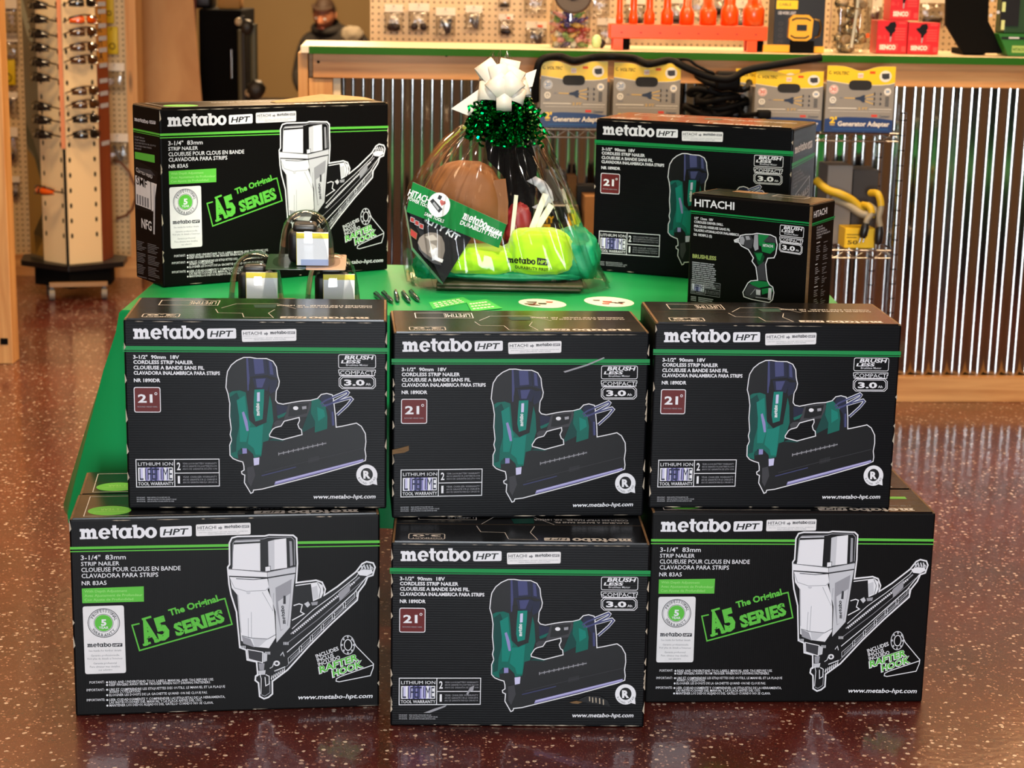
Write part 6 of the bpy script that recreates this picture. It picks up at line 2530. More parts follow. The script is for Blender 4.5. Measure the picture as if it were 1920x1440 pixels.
def build_candy_jar():
    p, q = on_counter(1068, 80, 0.12)
    k = 1 / scale_at(0.12)
    r = thing('candy_jar', 'clear candy jar with a tilted dark lid, full of wrapped candies on the counter', 'jar', p, WA)
    R_ = 38 * k
    mb = MB()
    mb.lathe([(R_ * 0.2, 0.001), (R_ * 0.92, 0.001), (R_, 0.01), (R_, 0.12), (R_ * 0.97, 0.15), (R_ * 0.8, 0.19), (R_ * 0.6, 0.21)], GLASS, 36, False, False)
    mb.build('jar_body', r)
    lid = MB()
    c = V((0.002, -R_ * 0.75, 0.178))
    nrm = V((0, -0.93, 0.36)).normalized()
    x_ = V((1, 0, 0))
    y_ = nrm.cross(x_)
    LD = mat('lid_dark', (62, 50, 44), 0.5)
    rings = []
    for d, rr in ((-0.008, 33), (0.0, 35), (0.006, 35), (0.009, 32)):
        rings.append([c + nrm * d + (x_ * cos(t) + y_ * sin(t)) * rr * k for t in [2 * pi * i / 40 for i in range(40)]])
    lid.loft(rings, LD, True, True, True)
    o = lid.build('lid', r)
    kn = MB()
    rings = []
    for d, rr in ((0.009, 8), (0.014, 9), (0.02, 10), (0.024, 8), (0.025, 1)):
        rings.append([c + nrm * d + (x_ * cos(t) + y_ * sin(t)) * rr * k for t in [2 * pi * i / 20 for i in range(20)]])
    kn.loft(rings, BLKP, True, True, True)
    kn.build('knob', o)
    # candies
    rnd = random.Random(8)
    cols = [(196, 70, 66), (120, 160, 84), (150, 58, 60), (222, 150, 150), (90, 74, 130), (214, 170, 90), (206, 206, 196), (170, 96, 70)]
    first = {}
    z = 0.012
    n = 0
    for lay in range(7):
        for i in range(9 if lay < 6 else 5):
            a = 2 * pi * i / 9 + lay * 0.4
            rr = (R_ - 0.022) * (1 if i % 3 else 0.55)
            ci = rnd.randrange(8)
            m = mat('candy_wrap_%d' % ci, cols[ci], 0.3, coat=0.4)
            if ci not in first:
                mb = MB()
                mb.blob((0, 0, 0), (0.016, 0.012, 0.009), m, 0.1, 2, 8, ci, 2.4)
                for s in (-1, 1):
                    mb.loft([[(s * 0.015, 0.003 * cos(t), 0.003 * sin(t)) for t in (0, 1.57, 3.14, 4.71)], [(s * 0.026, 0.009 * cos(t), 0.006 * sin(t)) for t in (0, 1.57, 3.14, 4.71)]], m)
                first[ci] = mb.mesh('wrapped_candy')
            o = bpy.data.objects.new('wrapped_candy', first[ci])
            COL.objects.link(o)
            o.location = p + Matrix.Rotation(WA, 4, 'Z') @ V((rr * cos(a), rr * sin(a), z + lay * 0.0165))
            o.rotation_euler = (rnd.uniform(-.5, .5), rnd.uniform(-.5, .5), rnd.uniform(0, 6.28))
            tag(o, 'small wrapped candy inside the clear jar with the tilted dark lid', 'candy', 'candies in the jar')
            n += 1
    # small cellophane-wrapped treat next to it
    p2, q2 = on_counter(1118, 86, 0.10)
    mb = MB()
    mb.blob((0, 0, 0.022), (0.018, 0.016, 0.024), mat('mint_wrap', (190, 226, 160), 0.3, coat=0.5), 0.2, 3, 14, 4, 2.2, -0.02)
    mb.blob((0.02, 0.01, 0.016), (0.012, 0.012, 0.016), BLKP, 0.1, 3, 10, 5)
    o = mb.build('wrapped_treat', None, p2)
    tag(o, 'small pale green wrapped treat on the counter between candy jar and orange rack', 'treat')


build_candy_jar()


def build_orange_rack():
    OR = mat('orange_enamel', (232, 76, 6), 0.32, coat=0.25)
    p, q = on_counter(1288, 78, 0.03)
    k = 1 / scale_at(0.03)
    r = thing('orange_stand', 'long orange display stand on the counter, holding a row of orange sleeves', 'stand', p, WA)
    z0, z1 = 21 * k, 48 * k
    xl_, xr_ = -149 * k, 149 * k
    mb = MB()
    mb.box((xl_, -0.035, z0), (xr_, 0.035, z1), OR)
    mb.build('rail', r, bevel=0.003)
    for x in (-134, 120):
        mb = MB()
        mb.box(((x - 8) * k, -0.035, 0.0005), ((x + 10) * k, -0.02, z0), OR)
        mb.build('foot', r)
        mb = MB()
        mb.box(((x - 8) * k, 0.02, 0.0005), ((x + 10) * k, 0.035, z0), OR)
        mb.build('foot', r)
        mb = MB()
        mb.box(((x + 11) * k, -0.01, 0.0005), ((x + 25) * k, 0.03, z0 - 0.0005), BLKM)
        mb.build('rubber_block', r)
    for i in range(8):
        mb = MB()
        x = (-127 + i * 36.3) * k
        mb.box((x - 0.004, -0.0362, (z0 + z1) / 2 - 0.006), (x + 0.004, -0.035, (z0 + z1) / 2 - 0.002), mat('dark_orange_label', (150, 44, 10), 0.6))  # small mark in a darker orange than the rail
        mb.build('size_mark', r)
    xs = (1161, 1187, 1217, 1250, 1287, 1327, 1367, 1412)
    sh = (7, 8, 8, 9, 10, 12, 14, 16)
    ba = (9, 11, 14, 16, 19, 22, 23, 28)
    for i, x in enumerate(xs):
        zb_ = wl(at_w(x, 52, 0.0)).z
        a_ = wl(at_w(x, 50, -0.03))
        rr, rs = ba[i] * k * 0.5 * 1.45, sh[i] * k * 0.5 * 1.55
        names = ('first and thinnest', 'second', 'third', 'fourth', 'fifth', 'sixth', 'seventh', 'eighth and widest')
        t = MB()
        hb = (14 + i * 2.2) * k
        t.lathe([(rr * 0.8, 0), (rr, 0.002), (rr, hb), (rs * 1.02, hb + (rr - rs) * 1.6 + 0.002), (rs, hb + 0.02), (rs, 0.16), (rs * 0.8, 0.163)], OR, 26)
        o = t.build('orange_sleeve', None, WO + WE * a_.x - WN * 0.03 + V((0, 0, ZC + z1 + 0.0005)))
        tag(o, 'upright orange metal sleeve on the orange stand, ' + names[i] + ' from the candy jar', 'sleeve', 'orange sleeves in a row')


build_orange_rack()


def build_light_box():
    p, q = on_counter(1489, 84, 0.05)
    k = 1 / scale_at(0.05)
    r = thing('work_light_pack', 'black boxed work light with a yellow octagonal lamp in front, on the counter', 'work light', p, WA)
    w_ = 96 * k
    d_ = 0.09
    mb = MB()
    mb.box((-44 * k, -0.03, 0.001), (52 * k, 0.07, 112 * k), mat('light_box_black', (20, 18, 16), 0.4))
    mb.build('carton_body', r, bevel=0.001)
    a = Art([(1446, 0), (1545, 0), (1545, 98), (1446, 98)], (-44 * k, -0.03, 0), (1, 0, 0), (0, 0, 1), 96 * k, 98 * k)
    a.poly([(1449, 2), (1491, 2), (1491, 18), (1449, 18)], AYEL, 1)
    a.text('CABLE', 1454, 1478, 12, 5, DGR, lay=2)
    a.text('USB WORK LIGHT', 1453, 1488, 28, 6, LGR, bold=0.02, lay=1)
    for i, ch in enumerate('2000'):
        a.rtext(ch, 1464, 82 - i * 11, 1464, 74 - i * 11, 10, DGR, lay=1, bold=0.02)
    a.mb.build('front_print', r)
    mb = MB()
    YP = mat('lamp_yellow', (226, 164, 24), 0.4)
    OC = [(1472, 36), (1480, 28), (1508, 28), (1517, 36), (1515, 70), (1506, 76), (1481, 76), (1471, 70)]

    def L(x, y, v):
        return ((x - 1489) * k, v, (98 - y) * k)
    mb.prism([L(x, y, -0.052) for x, y in reversed(OC)], (0, 0.02, 0), YP)
    lamp = mb.build('lamp_head', r, bevel=0.003)
    mb = MB()
    mb.prism([L(x, y, -0.0535) for x, y in ((1486, 57), (1505, 57), (1505, 46), (1486, 46))], (0, 0.0015, 0), BLKP)
    mb.build('lens', lamp)
    mb = MB()
    for pts in ([(1476, 38), (1484, 34), (1504, 34), (1512, 38)], [(1475, 66), (1483, 70), (1503, 70), (1510, 66)]):
        mb.tube([L(x, y, -0.053) for x, y in pts], 0.0025, BLKP, 8)
    mb.build('grip_bars', lamp)
    mb = MB()
    mb.box(((1477 - 1489) * k, -0.055, 0.001), ((1520 - 1489) * k, -0.031, 22 * k), BLKM)
    mb.build('stand', r)
    mb = MB()
    mb.box(((1425 - 1489) * k, -0.045, 0.001), ((1475 - 1489) * k, -0.031, 14 * k), YP)
    mb.box(((1522 - 1489) * k, -0.045, 0.001), ((1541 - 1489) * k, -0.031, 12 * k), YP)
    mb.build('yellow_base', r)
    mb = MB()
    mb.tube([L(1520, 36, -0.04), L(1530, 38, -0.045), L(1533, 50, -0.045), L(1530, 66, -0.045), L(1522, 70, -0.04)], 0.004, mat('brass_hook', (120, 92, 50), 0.3, 1.0), 8)
    mb.build('hook', r)


build_light_box()


def build_foil_jar():
    p, q = on_counter(1592, 82, 0.07)
    k = 1 / scale_at(0.07)
    r = thing('glass_jar', 'tall clear jar of foil-wrapped pieces on the counter beside the red boxes', 'jar', p, WA)
    w_ = 36 * k
    mb = MB()
    mb.rbox((-w_, -w_ * 0.8, 0.001), (w_, w_ * 0.8, 0.24), 0.02, GLASS)
    mb.build('jar_body', r)
    mb = MB()
    mb.cyl((0.0, -w_ * 0.7, 0.02), (0.012, -w_ * 0.7, 0.15), 0.0055, STICKW, 12)
    mb.cyl((0.013, -w_ * 0.7, 0.155), (0.014, -w_ * 0.7, 0.2), 0.0055, STICKW, 12)
    o = mb.build('white_straw', None, p)
    tag(o, 'pale stick standing inside the jar of foil-wrapped pieces', 'stick')
    rnd = random.Random(14)
    FO = mat('silver_brown_foil', (176, 160, 132), 0.25, 0.8)
    FO2 = mat('tan_wrap', (170, 138, 100), 0.4)
    ms = []
    for j in range(3):
        mb = MB()
        mb.blob((0, 0, 0), (0.020, 0.015, 0.012), (FO, FO2, FO)[j], 0.35, 3.5, 9, 50 + j, 3)
        ms.append(mb.mesh('foil_piece'))
    for i in range(40):
        o = bpy.data.objects.new('foil_piece', ms[i % 3])
        COL.objects.link(o)
        lay = i // 6
        o.location = p + V((rnd.uniform(-w_ + 0.024, w_ - 0.024), rnd.uniform(-w_ * .8 + 0.02, w_ * .8 - 0.02), 0.02 + lay * 0.03))
        o.rotation_euler = [rnd.uniform(0, 6.28) for _ in range(3)]
        tag(o, 'crumpled foil-wrapped piece inside the tall jar beside the red boxes', 'wrapped piece', 'foil pieces in the jar')
    mb = MB()
    mb.box((24 * k, -w_ * 0.86, 0.055), (30 * k, -w_ * 0.80 - 0.0003, 0.07), ARED)
    mb.build('price_dot', r)


build_foil_jar()


def build_red_boxes():
    RE = mat('red_carton', (196, 20, 28), 0.4, coat=0.3)
    RE2 = paint('print_pale_red', (212, 74, 72))
    k = 1 / scale_at(0.05)

    def redbox(x0, x1, yt, yb_, z, label, v=0.05):
        A_ = wl(at_w(x0, yt, -v)); B_ = wl(at_w(x1, yt, -v))
        w_ = B_.x - A_.x
        h = (yb_ - yt) * k
        c = WO + WE * ((A_.x + B_.x) / 2) - WN * (v + 0.045) + V((0, 0, z))
        r = thing('red_carton', label, 'box', c, WA, 'red cartons on the counter')
        mb = MB()
        mb.box((-w_ / 2, -0.045, 0), (w_ / 2, 0.045, h), RE)
        mb.build('carton_body', r, bevel=0.0012)
        a = Art([(0, 0), (58, 0), (58, 62), (0, 62)], (-w_ / 2, -0.045, 0), (1, 0, 0), (0, 0, 1), w_, h)
        a.poly([(14, 12), (20, 10), (24, 4), (33, 2), (36, 8), (35, 20), (30, 24), (28, 30), (24, 30), (24, 24), (16, 16)], BLK, 1)
        a.poly([(25, 30), (28, 30), (27, 40), (25, 40)], GRY, 1)
        for j in range(5):
            a.rect(34, 14 + j * 5, 54, 16.5 + j * 5, RE2, 1)
        a.rect(40, 3, 54, 6, RE2, 1)
        a.text('8-1', 2, 16, 35, 7, RE2, bold=0.02, lay=1)
        a.poly(a.rr([(4, 43), (42, 43), (40, 57), (5, 57)], 3), RE2, 1)
        a.text('SENCO', 6, 37, 54, 9, AWH, bold=0.05, lay=2)
        a.rect(48, 48, 56, 58, RE2, 1)
        a.mb.build('front_print', r)
        return h
    h = redbox(1646, 1703, 38, 100, ZC + 0.0005, 'red carton on the counter, lower one nearer the foil jar')
    redbox(1704.5, 1763, 41, 100, ZC + 0.0005, 'red carton on the counter, lower one nearer the black panel')
    redbox(1672, 1726, -22, 40, ZC + 0.0015 + h, 'red carton stacked on top of the two lower red cartons')


build_red_boxes()


def build_right_goods():
    k = 1 / scale_at(0.05)
    # black slanted display panel
    v = 0.06
    q = [wl(at_w(x, y, -v)) for x, y in ((1806, 100), (1884, 100), (1853, 40), (1856, -60), (1776, -60), (1774, 46))]
    c = V((sum(p.x for p in q) / 6, -0, 0))
    r = thing('display_panel', 'black angled display panel standing on the counter beside the red cartons', 'panel', WO + WE * c.x - WN * v + V((0, 0, ZC)), WA)
    mb = MB()
    mb.prism([(p.x - c.x, 0, max(p.z - ZC, 0.0005)) for p in q], (0, 0.02, 0), BLKM)
    mb.build('board', r, bevel=0.002)
    mb = MB()
    mb.box((-0.02, 0.02, 0.0005), (0.06, 0.16, 0.02), BLKM)
    mb.build('foot', r)
    # green bin
    GB = mat('green_bin_plastic', (34, 104, 30), 0.45)
    p, _ = on_counter(1925, 86, 0.05)
    r = thing('green_bin', 'green plastic bin with a pale label at the right end of the counter', 'bin', p, WA)
    w0, w1 = -42 * k, 60 * k
    mb = MB()
    prof = [(w0, 0.001), (w0 - 22 * k, 42 * k), (w1, 42 * k), (w1, 0.001)]
    mb.prism([(x, -0.04, z) for x, z in prof[::-1]], (0, 0.12, 0), GB)
    mb.build('bin_body', r, bevel=0.003)
    mb = MB()
    mb.box((w0 - 16 * k, -0.043, 32 * k), (w1, -0.0405, 36 * k), BLKP)
    mb.box((w0 - 2 * k, -0.044, 33 * k), (w0 + 18 * k, -0.043, 36 * k), LGR)
    mb.build('rim_strip', r)
    a = Art([(0, 0), (30, 0), (30, 14), (0, 14)], (w0 + 6 * k, -0.04, 6 * k), (1, 0, 0), (0, 0, 1), 30 * k, 14 * k)
    a.rect(0, 0, 28, 13, paint('print_pale_green', (150, 176, 96)), 2)
    a.text('HITACHI', 2, 26, 10, 6, GRNE, bold=0.02, lay=3)
    a.mb.build('label', r)
    # green cased tool on the bin
    r2 = thing('green_tool_case', 'dark green tool case with pale tags standing on the green bin', 'tool case', p + V((0, 0, 42 * k + 0.0005)), WA)
    mb = MB()
    mb.box((w0 - 10 * k, -0.03, 0), (w1, 0.07, 0.2), mat('dark_green_case', (22, 58, 18), 0.5))
    mb.build('case_body', r2, bevel=0.004)
    mb = MB()
    mb.box((w0 - 20 * k, -0.035, 14 * k), (w0 + 16 * k, -0.0305, 0.19), BLKP)
    mb.build('black_cover', r2)
    mb = MB()
    for x, y in ((1858, 29), (1872, 23), (1861, 0)):
        q_ = Matrix.Rotation(-WA, 4, 'Z') @ (at_w(x, y, -0.01) - r2.location)
        mb.cyl((q_.x, -0.039, q_.z), (q_.x, -0.0355, q_.z), 0.006, LGR, 12)
    mb.build('studs', r2)
    mb = MB()
    PT = paint('print_pale_tag', (196, 206, 140))
    for x, y0, y1 in ((1880, 38, 56), (1882, 4, 22)):
        q_ = Matrix.Rotation(-WA, 4, 'Z') @ (at_w(x, y1, -0.01) - r2.location)
        mb.box((q_.x - 0.006, -0.0385, q_.z), (q_.x + 0.006, -0.0355, q_.z + (y1 - y0) * k), PT)
    mb.build('tags', r2)


build_right_goods()

# ------------------------------------------------------------------ packages hanging on the pegboard behind the counter
BAGM = film_mat('small_poly_bag', (0.93, 0.93, 0.92, 1), 0.10, 0.4, 30, 0.12)
HC = mat('header_card_white', (238, 226, 204), 0.5)
HGRN = mat('hang_dark', (30, 28, 28), 0.4)


def hang_pack(px, py, w_, h_, item, label, Y, group, hcard=HC, red=False):
    """bagged part on a hook; px,py = top centre in the frame"""
    p = at_y(px, py, Y)
    r = thing('hanging_pack', label, 'pack', (p.x, Y, p.z - h_), 0, group)
    mb = MB()
    mb.box((-w_ / 2, -0.012, h_ * 0.72), (w_ / 2, -0.009, h_), hcard)
    mb.build('header_card', r)
    mb = MB()
    rings = []
    for t, d in ((0, 0.002), (0.15, 0.014), (0.45, 0.018), (0.72, 0.004)):
        z = h_ * t
        ring = []
        for i in range(20):
            a = 2 * pi * i / 20
            ring.append((w_ / 2 * math.copysign(abs(cos(a)) ** 0.5, cos(a)), -0.012 + d * sin(a) - 0.006, z))
        rings.append(ring)
    mb.loft(rings, BAGM)
    mb.build('clear_bag', r)
    if item:
        mb = MB()
        m = item[1]
        if item[0] == 'lump':
            mb.blob((0, -0.014, h_ * 0.16), (w_ * 0.36, 0.012, h_ * 0.13), m, 0.3, 2.5, 12, int(px), 2.5)
        elif item[0] == 'rod':
            mb.cyl((-w_ * 0.2, -0.014, h_ * 0.6), (w_ * 0.1, -0.014, h_ * 0.08), 0.007, m, 10)
            mb.cyl((w_ * 0.24, -0.014, h_ * 0.62), (w_ * 0.16, -0.014, h_ * 0.1), 0.007, m, 10)
        elif item[0] == 'pair':
            for s in (-1, 1):
                mb.blob((s * w_ * 0.22, -0.014, h_ * 0.18), (w_ * 0.17, 0.011, h_ * 0.12), m, 0.3, 2.5, 10, int(px) + s, 2.5)
        mb.build('bagged_part', r)
    mb = MB()
    mb.tube([(0, 0.0, h_ * 0.93), (0, -0.03, h_ * 0.93), (0, -0.036, h_ * 0.96)], 0.0022, CHROME, 6)
    mb.build('peg_hook', r)
    if red:
        mb = MB()
        mb.box((w_ * 0.05, -0.0135, h_ * 0.76), (w_ * 0.3, -0.0121, h_ * 0.86), ARED)
        mb.build('price_tag', r)
    return r


YP_ = yb - 0.003
DKS = mat('hang_steel', (104, 96, 88), 0.35, 0.8)
g = 'packs hanging on the pegboard behind the counter'
for px, py, w_, h_, it, lab, red in (
        (739, 8, .075, .11, ('lump', HGRN), 'bagged black part on the pegboard, nearest the office opening', False),
        (786, 6, .085, .115, ('pair', HGRN), 'pair of bagged black parts on the pegboard, second from the office opening', False),
        (836, 14, .08, .115, ('rod', HGRN), 'bagged black rods on the pegboard, left of the bow', False),
        (889, 10, .07, .10, ('rod', DKS), 'bagged steel part on the pegboard straight above the bow', False),
        (946, -12, .05, .055, ('lump', HGRN), 'tiny black part hanging high on the pegboard', False),
        (949, 26, .06, .085, ('lump', HGRN), 'small black part with a red tag on the pegboard above the bow', True),
        (1004, -26, .09, .11, None, 'pale card pack hanging high on the pegboard left of the candy jar', False),
        (1006, 40, .085, .10, ('rod', DKS), 'pale pack with a thin rod and red dot, low on pegboard by candy jar', True),
        (1124, -26, .085, .12, None, 'pale card pack hanging high between candy jar and orange stand', True),
        (1138, 34, .08, .1, None, 'pale card pack in the lower row between candy jar and orange stand', False),
        (1192, -8, .08, .12, ('lump', DKS), 'bagged steel part behind the second orange sleeve', False),
        (1268, -8, .08, .11, ('lump', DKS), 'bagged steel part behind the fifth orange sleeve', False),
        (1308, -16, .07, .10, None, 'white card pack behind the middle orange sleeves', False),
        (1347, -14, .06, .09, ('lump', HGRN), 'white pack with a round black part behind the last orange sleeves', False),
        (1392, 0, .07, .12, ('lump', DKS), 'bagged steel part behind the widest orange sleeve', False),
        (1640, -4, .06, .13, ('rod', mat('hang_brown', (96, 44, 34), .5)), 'bagged dark red part hanging between foil jar and red cartons', False),
        (1750, -10, .11, .12, ('lump', DKS), 'bagged steel part hanging above the lower red carton by the black panel', False)):
    hang_pack(px, py, w_, h_, it, lab, YP_, g, red=red)

# ------------------------------------------------------------------ left partition goods
YT = mat('yellow_tag', (214, 184, 0), 0.5)
g = 'packs hanging on the left pegboard'
YL_ = yl - 0.033
for px, py, w_, h_, it, lab in (
        (6, -6, .13, .19, None, 'pale bagged part at the top of the left pegboard edge'),
        (12, 62, .11, .14, ('lump', mat('hang_tan', (150, 124, 92), .5)), 'tan bagged part above the yellow tag at the left edge'),
        (8, 172, .13, .10, ('rod', DKS), 'bagged steel part just under the yellow tag at the left edge'),
        (10, 238, .12, .16, ('lump', DKS), 'bagged part in the middle of the left pegboard beside the sunglasses tower'),
        (18, 330, .10, .10, ('pair', DKS), 'pair of shiny bagged parts low on the left pegboard'),
        (216, 118, .09, .13, None, 'clear bagged part on the pegboard right of the sunglasses tower, upper'),
        (222, 250, .10, .14, ('rod', DKS), 'clear bagged part on the pegboard right of the sunglasses tower, lower')):
    hang_pack(px, py, w_, h_, it, lab, YL_, g)
for (x0, y0, x1, y1), lab in (((0, 110, 30, 160), 'yellow plastic tag with a round mark at the left edge of the picture'),
                               ((196, -20, 214, 44), 'yellow plastic tag high beside the sunglasses tower, upper of two'),
                               ((200, 50, 222, 102), 'yellow plastic tag beside the sunglasses tower, lower of two')):
    a_, b_ = at_y(x0, y0, YL_ - 0.02), at_y(x1, y1, YL_ - 0.02)
    c = (a_ + b_) / 2
    hx, hz = (b_.x - a_.x) / 2, (a_.z - b_.z) / 2
    r = thing('yellow_tag', lab, 'tag', c, 0, 'yellow tags on the left pegboard')
    mb = MB(); mb.rbox((-hx, -0.008, -hz), (hx, 0.008, hz), 0.004, YT); mb.build('tag_body', r)
    mb = MB()
    pts = [(0.5 * hx * cos(t), -0.009, -0.4 * hz + 0.5 * hx * sin(t)) for t in [2 * pi * i / 20 for i in range(20)]]
    mb.tube(pts, 0.003, mat('tag_ink', (120, 96, 6), .6), 6, closed=True); mb.build('round_mark', r)
    mb = MB(); mb.tube([(0, 0.017, hz - 0.01), (0, -0.02, hz - 0.01), (0, -0.024, hz - 0.004)], 0.0025, CHROME, 6); mb.build('peg_hook', r)
# loop of brown hose on the partition
pts = [at_y(x, y, YL_ - 0.02) for x, y in ((212, 300), (226, 304), (242, 322), (253, 348), (254, 372), (248, 392), (236, 404), (218, 410))]
c = sum(pts, V()) / len(pts)
mb = MB(); mb.tube([p - c for p in pts], 0.006, mat('brown_hose', (110, 64, 34), .5), 8)
tag(mb.build('brown_hose', None, c), 'loop of brown hose hanging on the pegboard beside the sunglasses tower', 'hose')


# ------------------------------------------------------------------ sunglasses tower
def build_tower():
    base = at_z(135, 566, 0)
    Yc = base.y + 0.06
    C0 = at_y(128, 497, Yc)
    zb_ = C0.z
    r = thing('sunglasses_tower', 'tall white-faced sunglasses display tower on a black wheeled base', 'display', (C0.x, Yc, 0))
    o = V((C0.x, Yc, 0))
    pt = {'C': V((0, 0, 0)), 'D': V((0.152, 0.07, 0)), 'E': V((0.205, 0.2, 0)), 'B': V((-0.106, 0.13, 0)), 'A': V((-0.166, 0.25, 0)), 'F': V((0.02, 0.40, 0))}
    TR = Matrix.Rotation(atan2(-C0.x, Yc), 3, 'Z')
    pt = {k_: TR @ v_ for k_, v_ in pt.items()}
    H_ = 2.1
    IV = mat('display_ivory', (232, 204, 156), 0.4)
    RB_ = wood_mat('red_brown_panel', (150, 70, 32), (124, 54, 26), 'Z', 1.2, 0.4, False)
    PHO = mat('advert_panel', (92, 62, 26), 0.3, noise_amt=1, noise_scale=2.4, color2=(104, 110, 92))
    names = {'CD': ('right_face', IV), 'BC': ('left_face', IV), 'DE': ('side_panel', RB_), 'AB': ('picture_panel', PHO), 'EF': ('rear_face', IV), 'FA': ('rear_face', IV)}
    # the two display faces as one column body, others as panels
    for key, (nm, m) in names.items():
        a_, b_ = pt[key[0]], pt[key[1]]
        d = (b_ - a_)
        n = V((d.y, -d.x, 0)).normalized()
        if n.dot((a_ + b_) / 2 - TR @ V((0.02, 0.2, 0))) < 0:
            n = -n
        mb = MB()
        q = [a_ + V((0, 0, zb_ + 0.002)), b_ + V((0, 0, zb_ + 0.002)), b_ + V((0, 0, H_)), a_ + V((0, 0, H_))]
        mb.prism(q, -n * 0.012, m)
        if nm in ('right_face', 'left_face'):
            u = d.normalized()
            W_ = d.length
            for s in (0.14, 0.86):
                z = zb_ + 0.13
                while z < 1.9:
                    c = a_ + u * (W_ * s) + n * 0.0006 + V((0, 0, z))
                    mb.add([c + u * (0.006 * cos(t)) + V((0, 0, 0.012 * sin(t))) for t in [2 * pi * i / 12 for i in range(12)]], [tuple(range(12))], BLKM)
                    z += 0.068
        if nm == 'picture_panel':
            u = d.normalized(); W_ = d.length
            PG = mat('advert_green', (52, 52, 30), .35); PT_ = mat('advert_grey', (150, 150, 126), .35); PB_ = mat('advert_gold', (142, 104, 26), .35)
            for pl, m2 in (([(0, .62), (.5, .55), (1, .44), (1, .36), (.5, .48), (0, .52)], PG), ([(0.1, 1.5), (.6, 1.4), (.8, 1.28), (.3, 1.34)], PT_), ([(0, .5), (.6, .46), (1, .36), (1, 0.02), (0, 0.02)], PB_),
                           ([(0, 1.2), (.7, 1.02), (.9, .95), (.4, 1.0), (0, 1.1)], PT_), ([(.3, .12), (1, .22), (1, .1), (.4, .02)], PG)):
                mb.add([a_ + u * (W_ * x) + n * 0.0006 + V((0, 0, zb_ + z)) for x, z in pl], [tuple(range(len(pl)))], m2)
        if nm == 'side_panel':
            u = d.normalized(); W_ = d.length
            OC_ = mat('side_sign_orange', (206, 140, 46), .45)
            DKI = mat('side_sign_ink', (70, 38, 20), .5)

            def zz(py):
                return at_y(180, py, Yc + 0.1).z
            mb.add([a_ + u * (W_ * x) + n * 0.0006 + V((0, 0, zz(y))) for x, y in ((0.05, 122), (0.95, 122), (0.95, 0), (0.05, 0))], [(0, 1, 2, 3)], OC_)
            for i, ch in enumerate('YKHA'):
                y0 = 34 + i * 27
                vs_, fs, b0, b1 = text_geo(ch, 0.02)
                k_ = 0.05 / cap_h(0.02)
                mb.add([a_ + u * (W_ * 0.2 + (x - b0) * k_ * 1.0) + n * 0.0012 + V((0, 0, zz(y0) + y * k_)) for x, y in vs_], fs, DKI)
            for py in (8, 22, 49, 73, 95, 124, 153, 177, 200, 271):
                mb.add([a_ + u * (W_ * x) + n * 0.0018 + V((0, 0, zz(py) + dz)) for x, dz in ((0.2, -0.01), (0.9, -0.01), (0.9, 0.01), (0.2, 0.01))], [(0, 1, 2, 3)], LGR)
        mb.build(nm, r)
    # dark edge strip at the front corner
    mb = MB()
    mb.box((-0.006, -0.006, zb_ + 0.002), (0.005, 0.002, zb_ + 0.52), BLKM)
    mb.build('corner_strip', r)
    RBx = mat('corner_orange', (208, 130, 84), .5)
    mb = MB()
    mb.box((-0.012, -0.004, zb_ + 0.522), (0.006, 0.004, H_), RBx)
    mb.build('upper_corner_strip', r)
    # black base
    hexa = [(-0.21, 0.16), (0.0, -0.04), (0.245, 0.07), (0.27, 0.24), (0.03, 0.46), (-0.2, 0.34)]
    hexa = [tuple((TR @ V((x, y, 0)))[:2]) for x, y in hexa]
    mb = MB()
    mb.prism([(x, y, zb_ - 0.024) for x, y in hexa], (0, 0, 0.024), BLKP)
    mb.build('base_plate', r, bevel=0.003)
    mb = MB()
    mb.prism([(x * 0.74, 0.02 + y * 0.8, 0.05) for x, y in hexa], (0, 0, zb_ - 0.076), BLKM)
    mb.build('base_cabinet', r)
    mb = MB()
    ya_ = 0.0
    mb.M = TR.to_4x4()
    mb.box((-0.085, -0.03, 0.062), (0.17, -0.012, 0.082), mat('base_trim_tan', (150, 112, 66), .5))
    mb.build('front_bar', r)
    for x, y in ((-0.075, -0.01), (0.155, -0.01), (-0.09, 0.34), (0.16, 0.34)):
        mb = MB()
        mb.M = TR.to_4x4()
        mb.cyl((x - 0.012, y, 0.026), (x + 0.012, y, 0.026), 0.026, mat('caster_grey', (120, 112, 100), .5), 18)
        mb.box((x - 0.006, y - 0.006, 0.03), (x + 0.006, y + 0.006, 0.062), BLKP)
        mb.build('caster', r)

    # sunglasses
    FR = mat('glasses_black', (14, 12, 12), 0.22, coat=0.6)
    LN = mat('lens_smoke', (26, 22, 18), 0.08, coat=0.8)
    LNB = mat('lens_brown', (72, 44, 22), 0.08, coat=0.8)
    LNO = mat('lens_orange', (214, 84, 16), 0.1, coat=0.8)
    FRB = mat('glasses_brown', (50, 28, 16), 0.25, coat=0.6)
    protos = {}

    def glasses_mesh(lens, frame):
        out = {}
        for s in (-1, 1):
            mb = MB()
            rows = []
            for j in range(9):
                row = []
                for i in range(9):
                    x = s * (0.006 + 0.058 * i / 8)
                    hgt = 0.019 * (1 - 0.45 * (i / 8) ** 2) * (0.75 + 0.25 * min(1, i / 2))
                    z = hgt * (j / 8 * 2 - 1) + 0.002
                    y = -0.032 + 0.032 * (x / 0.066) ** 2 + 0.009 * ((j - 4) / 4) ** 2
                    row.append((x, y, z))
                rows.append(row)
            mb.loft(rows, lens, closed=False)
            out['lens%d' % s] = mb.mesh('lens')
            mb = MB()
            mb.tube([(s * 0.064, 0.0, 0.006), (s * 0.068, 0.03, 0.006), (s * 0.068, 0.085, 0.004), (s * 0.066, 0.12, -0.014)], 0.0032, frame, 8)
            out['temple%d' % s] = mb.mesh('temple')
        mb = MB()
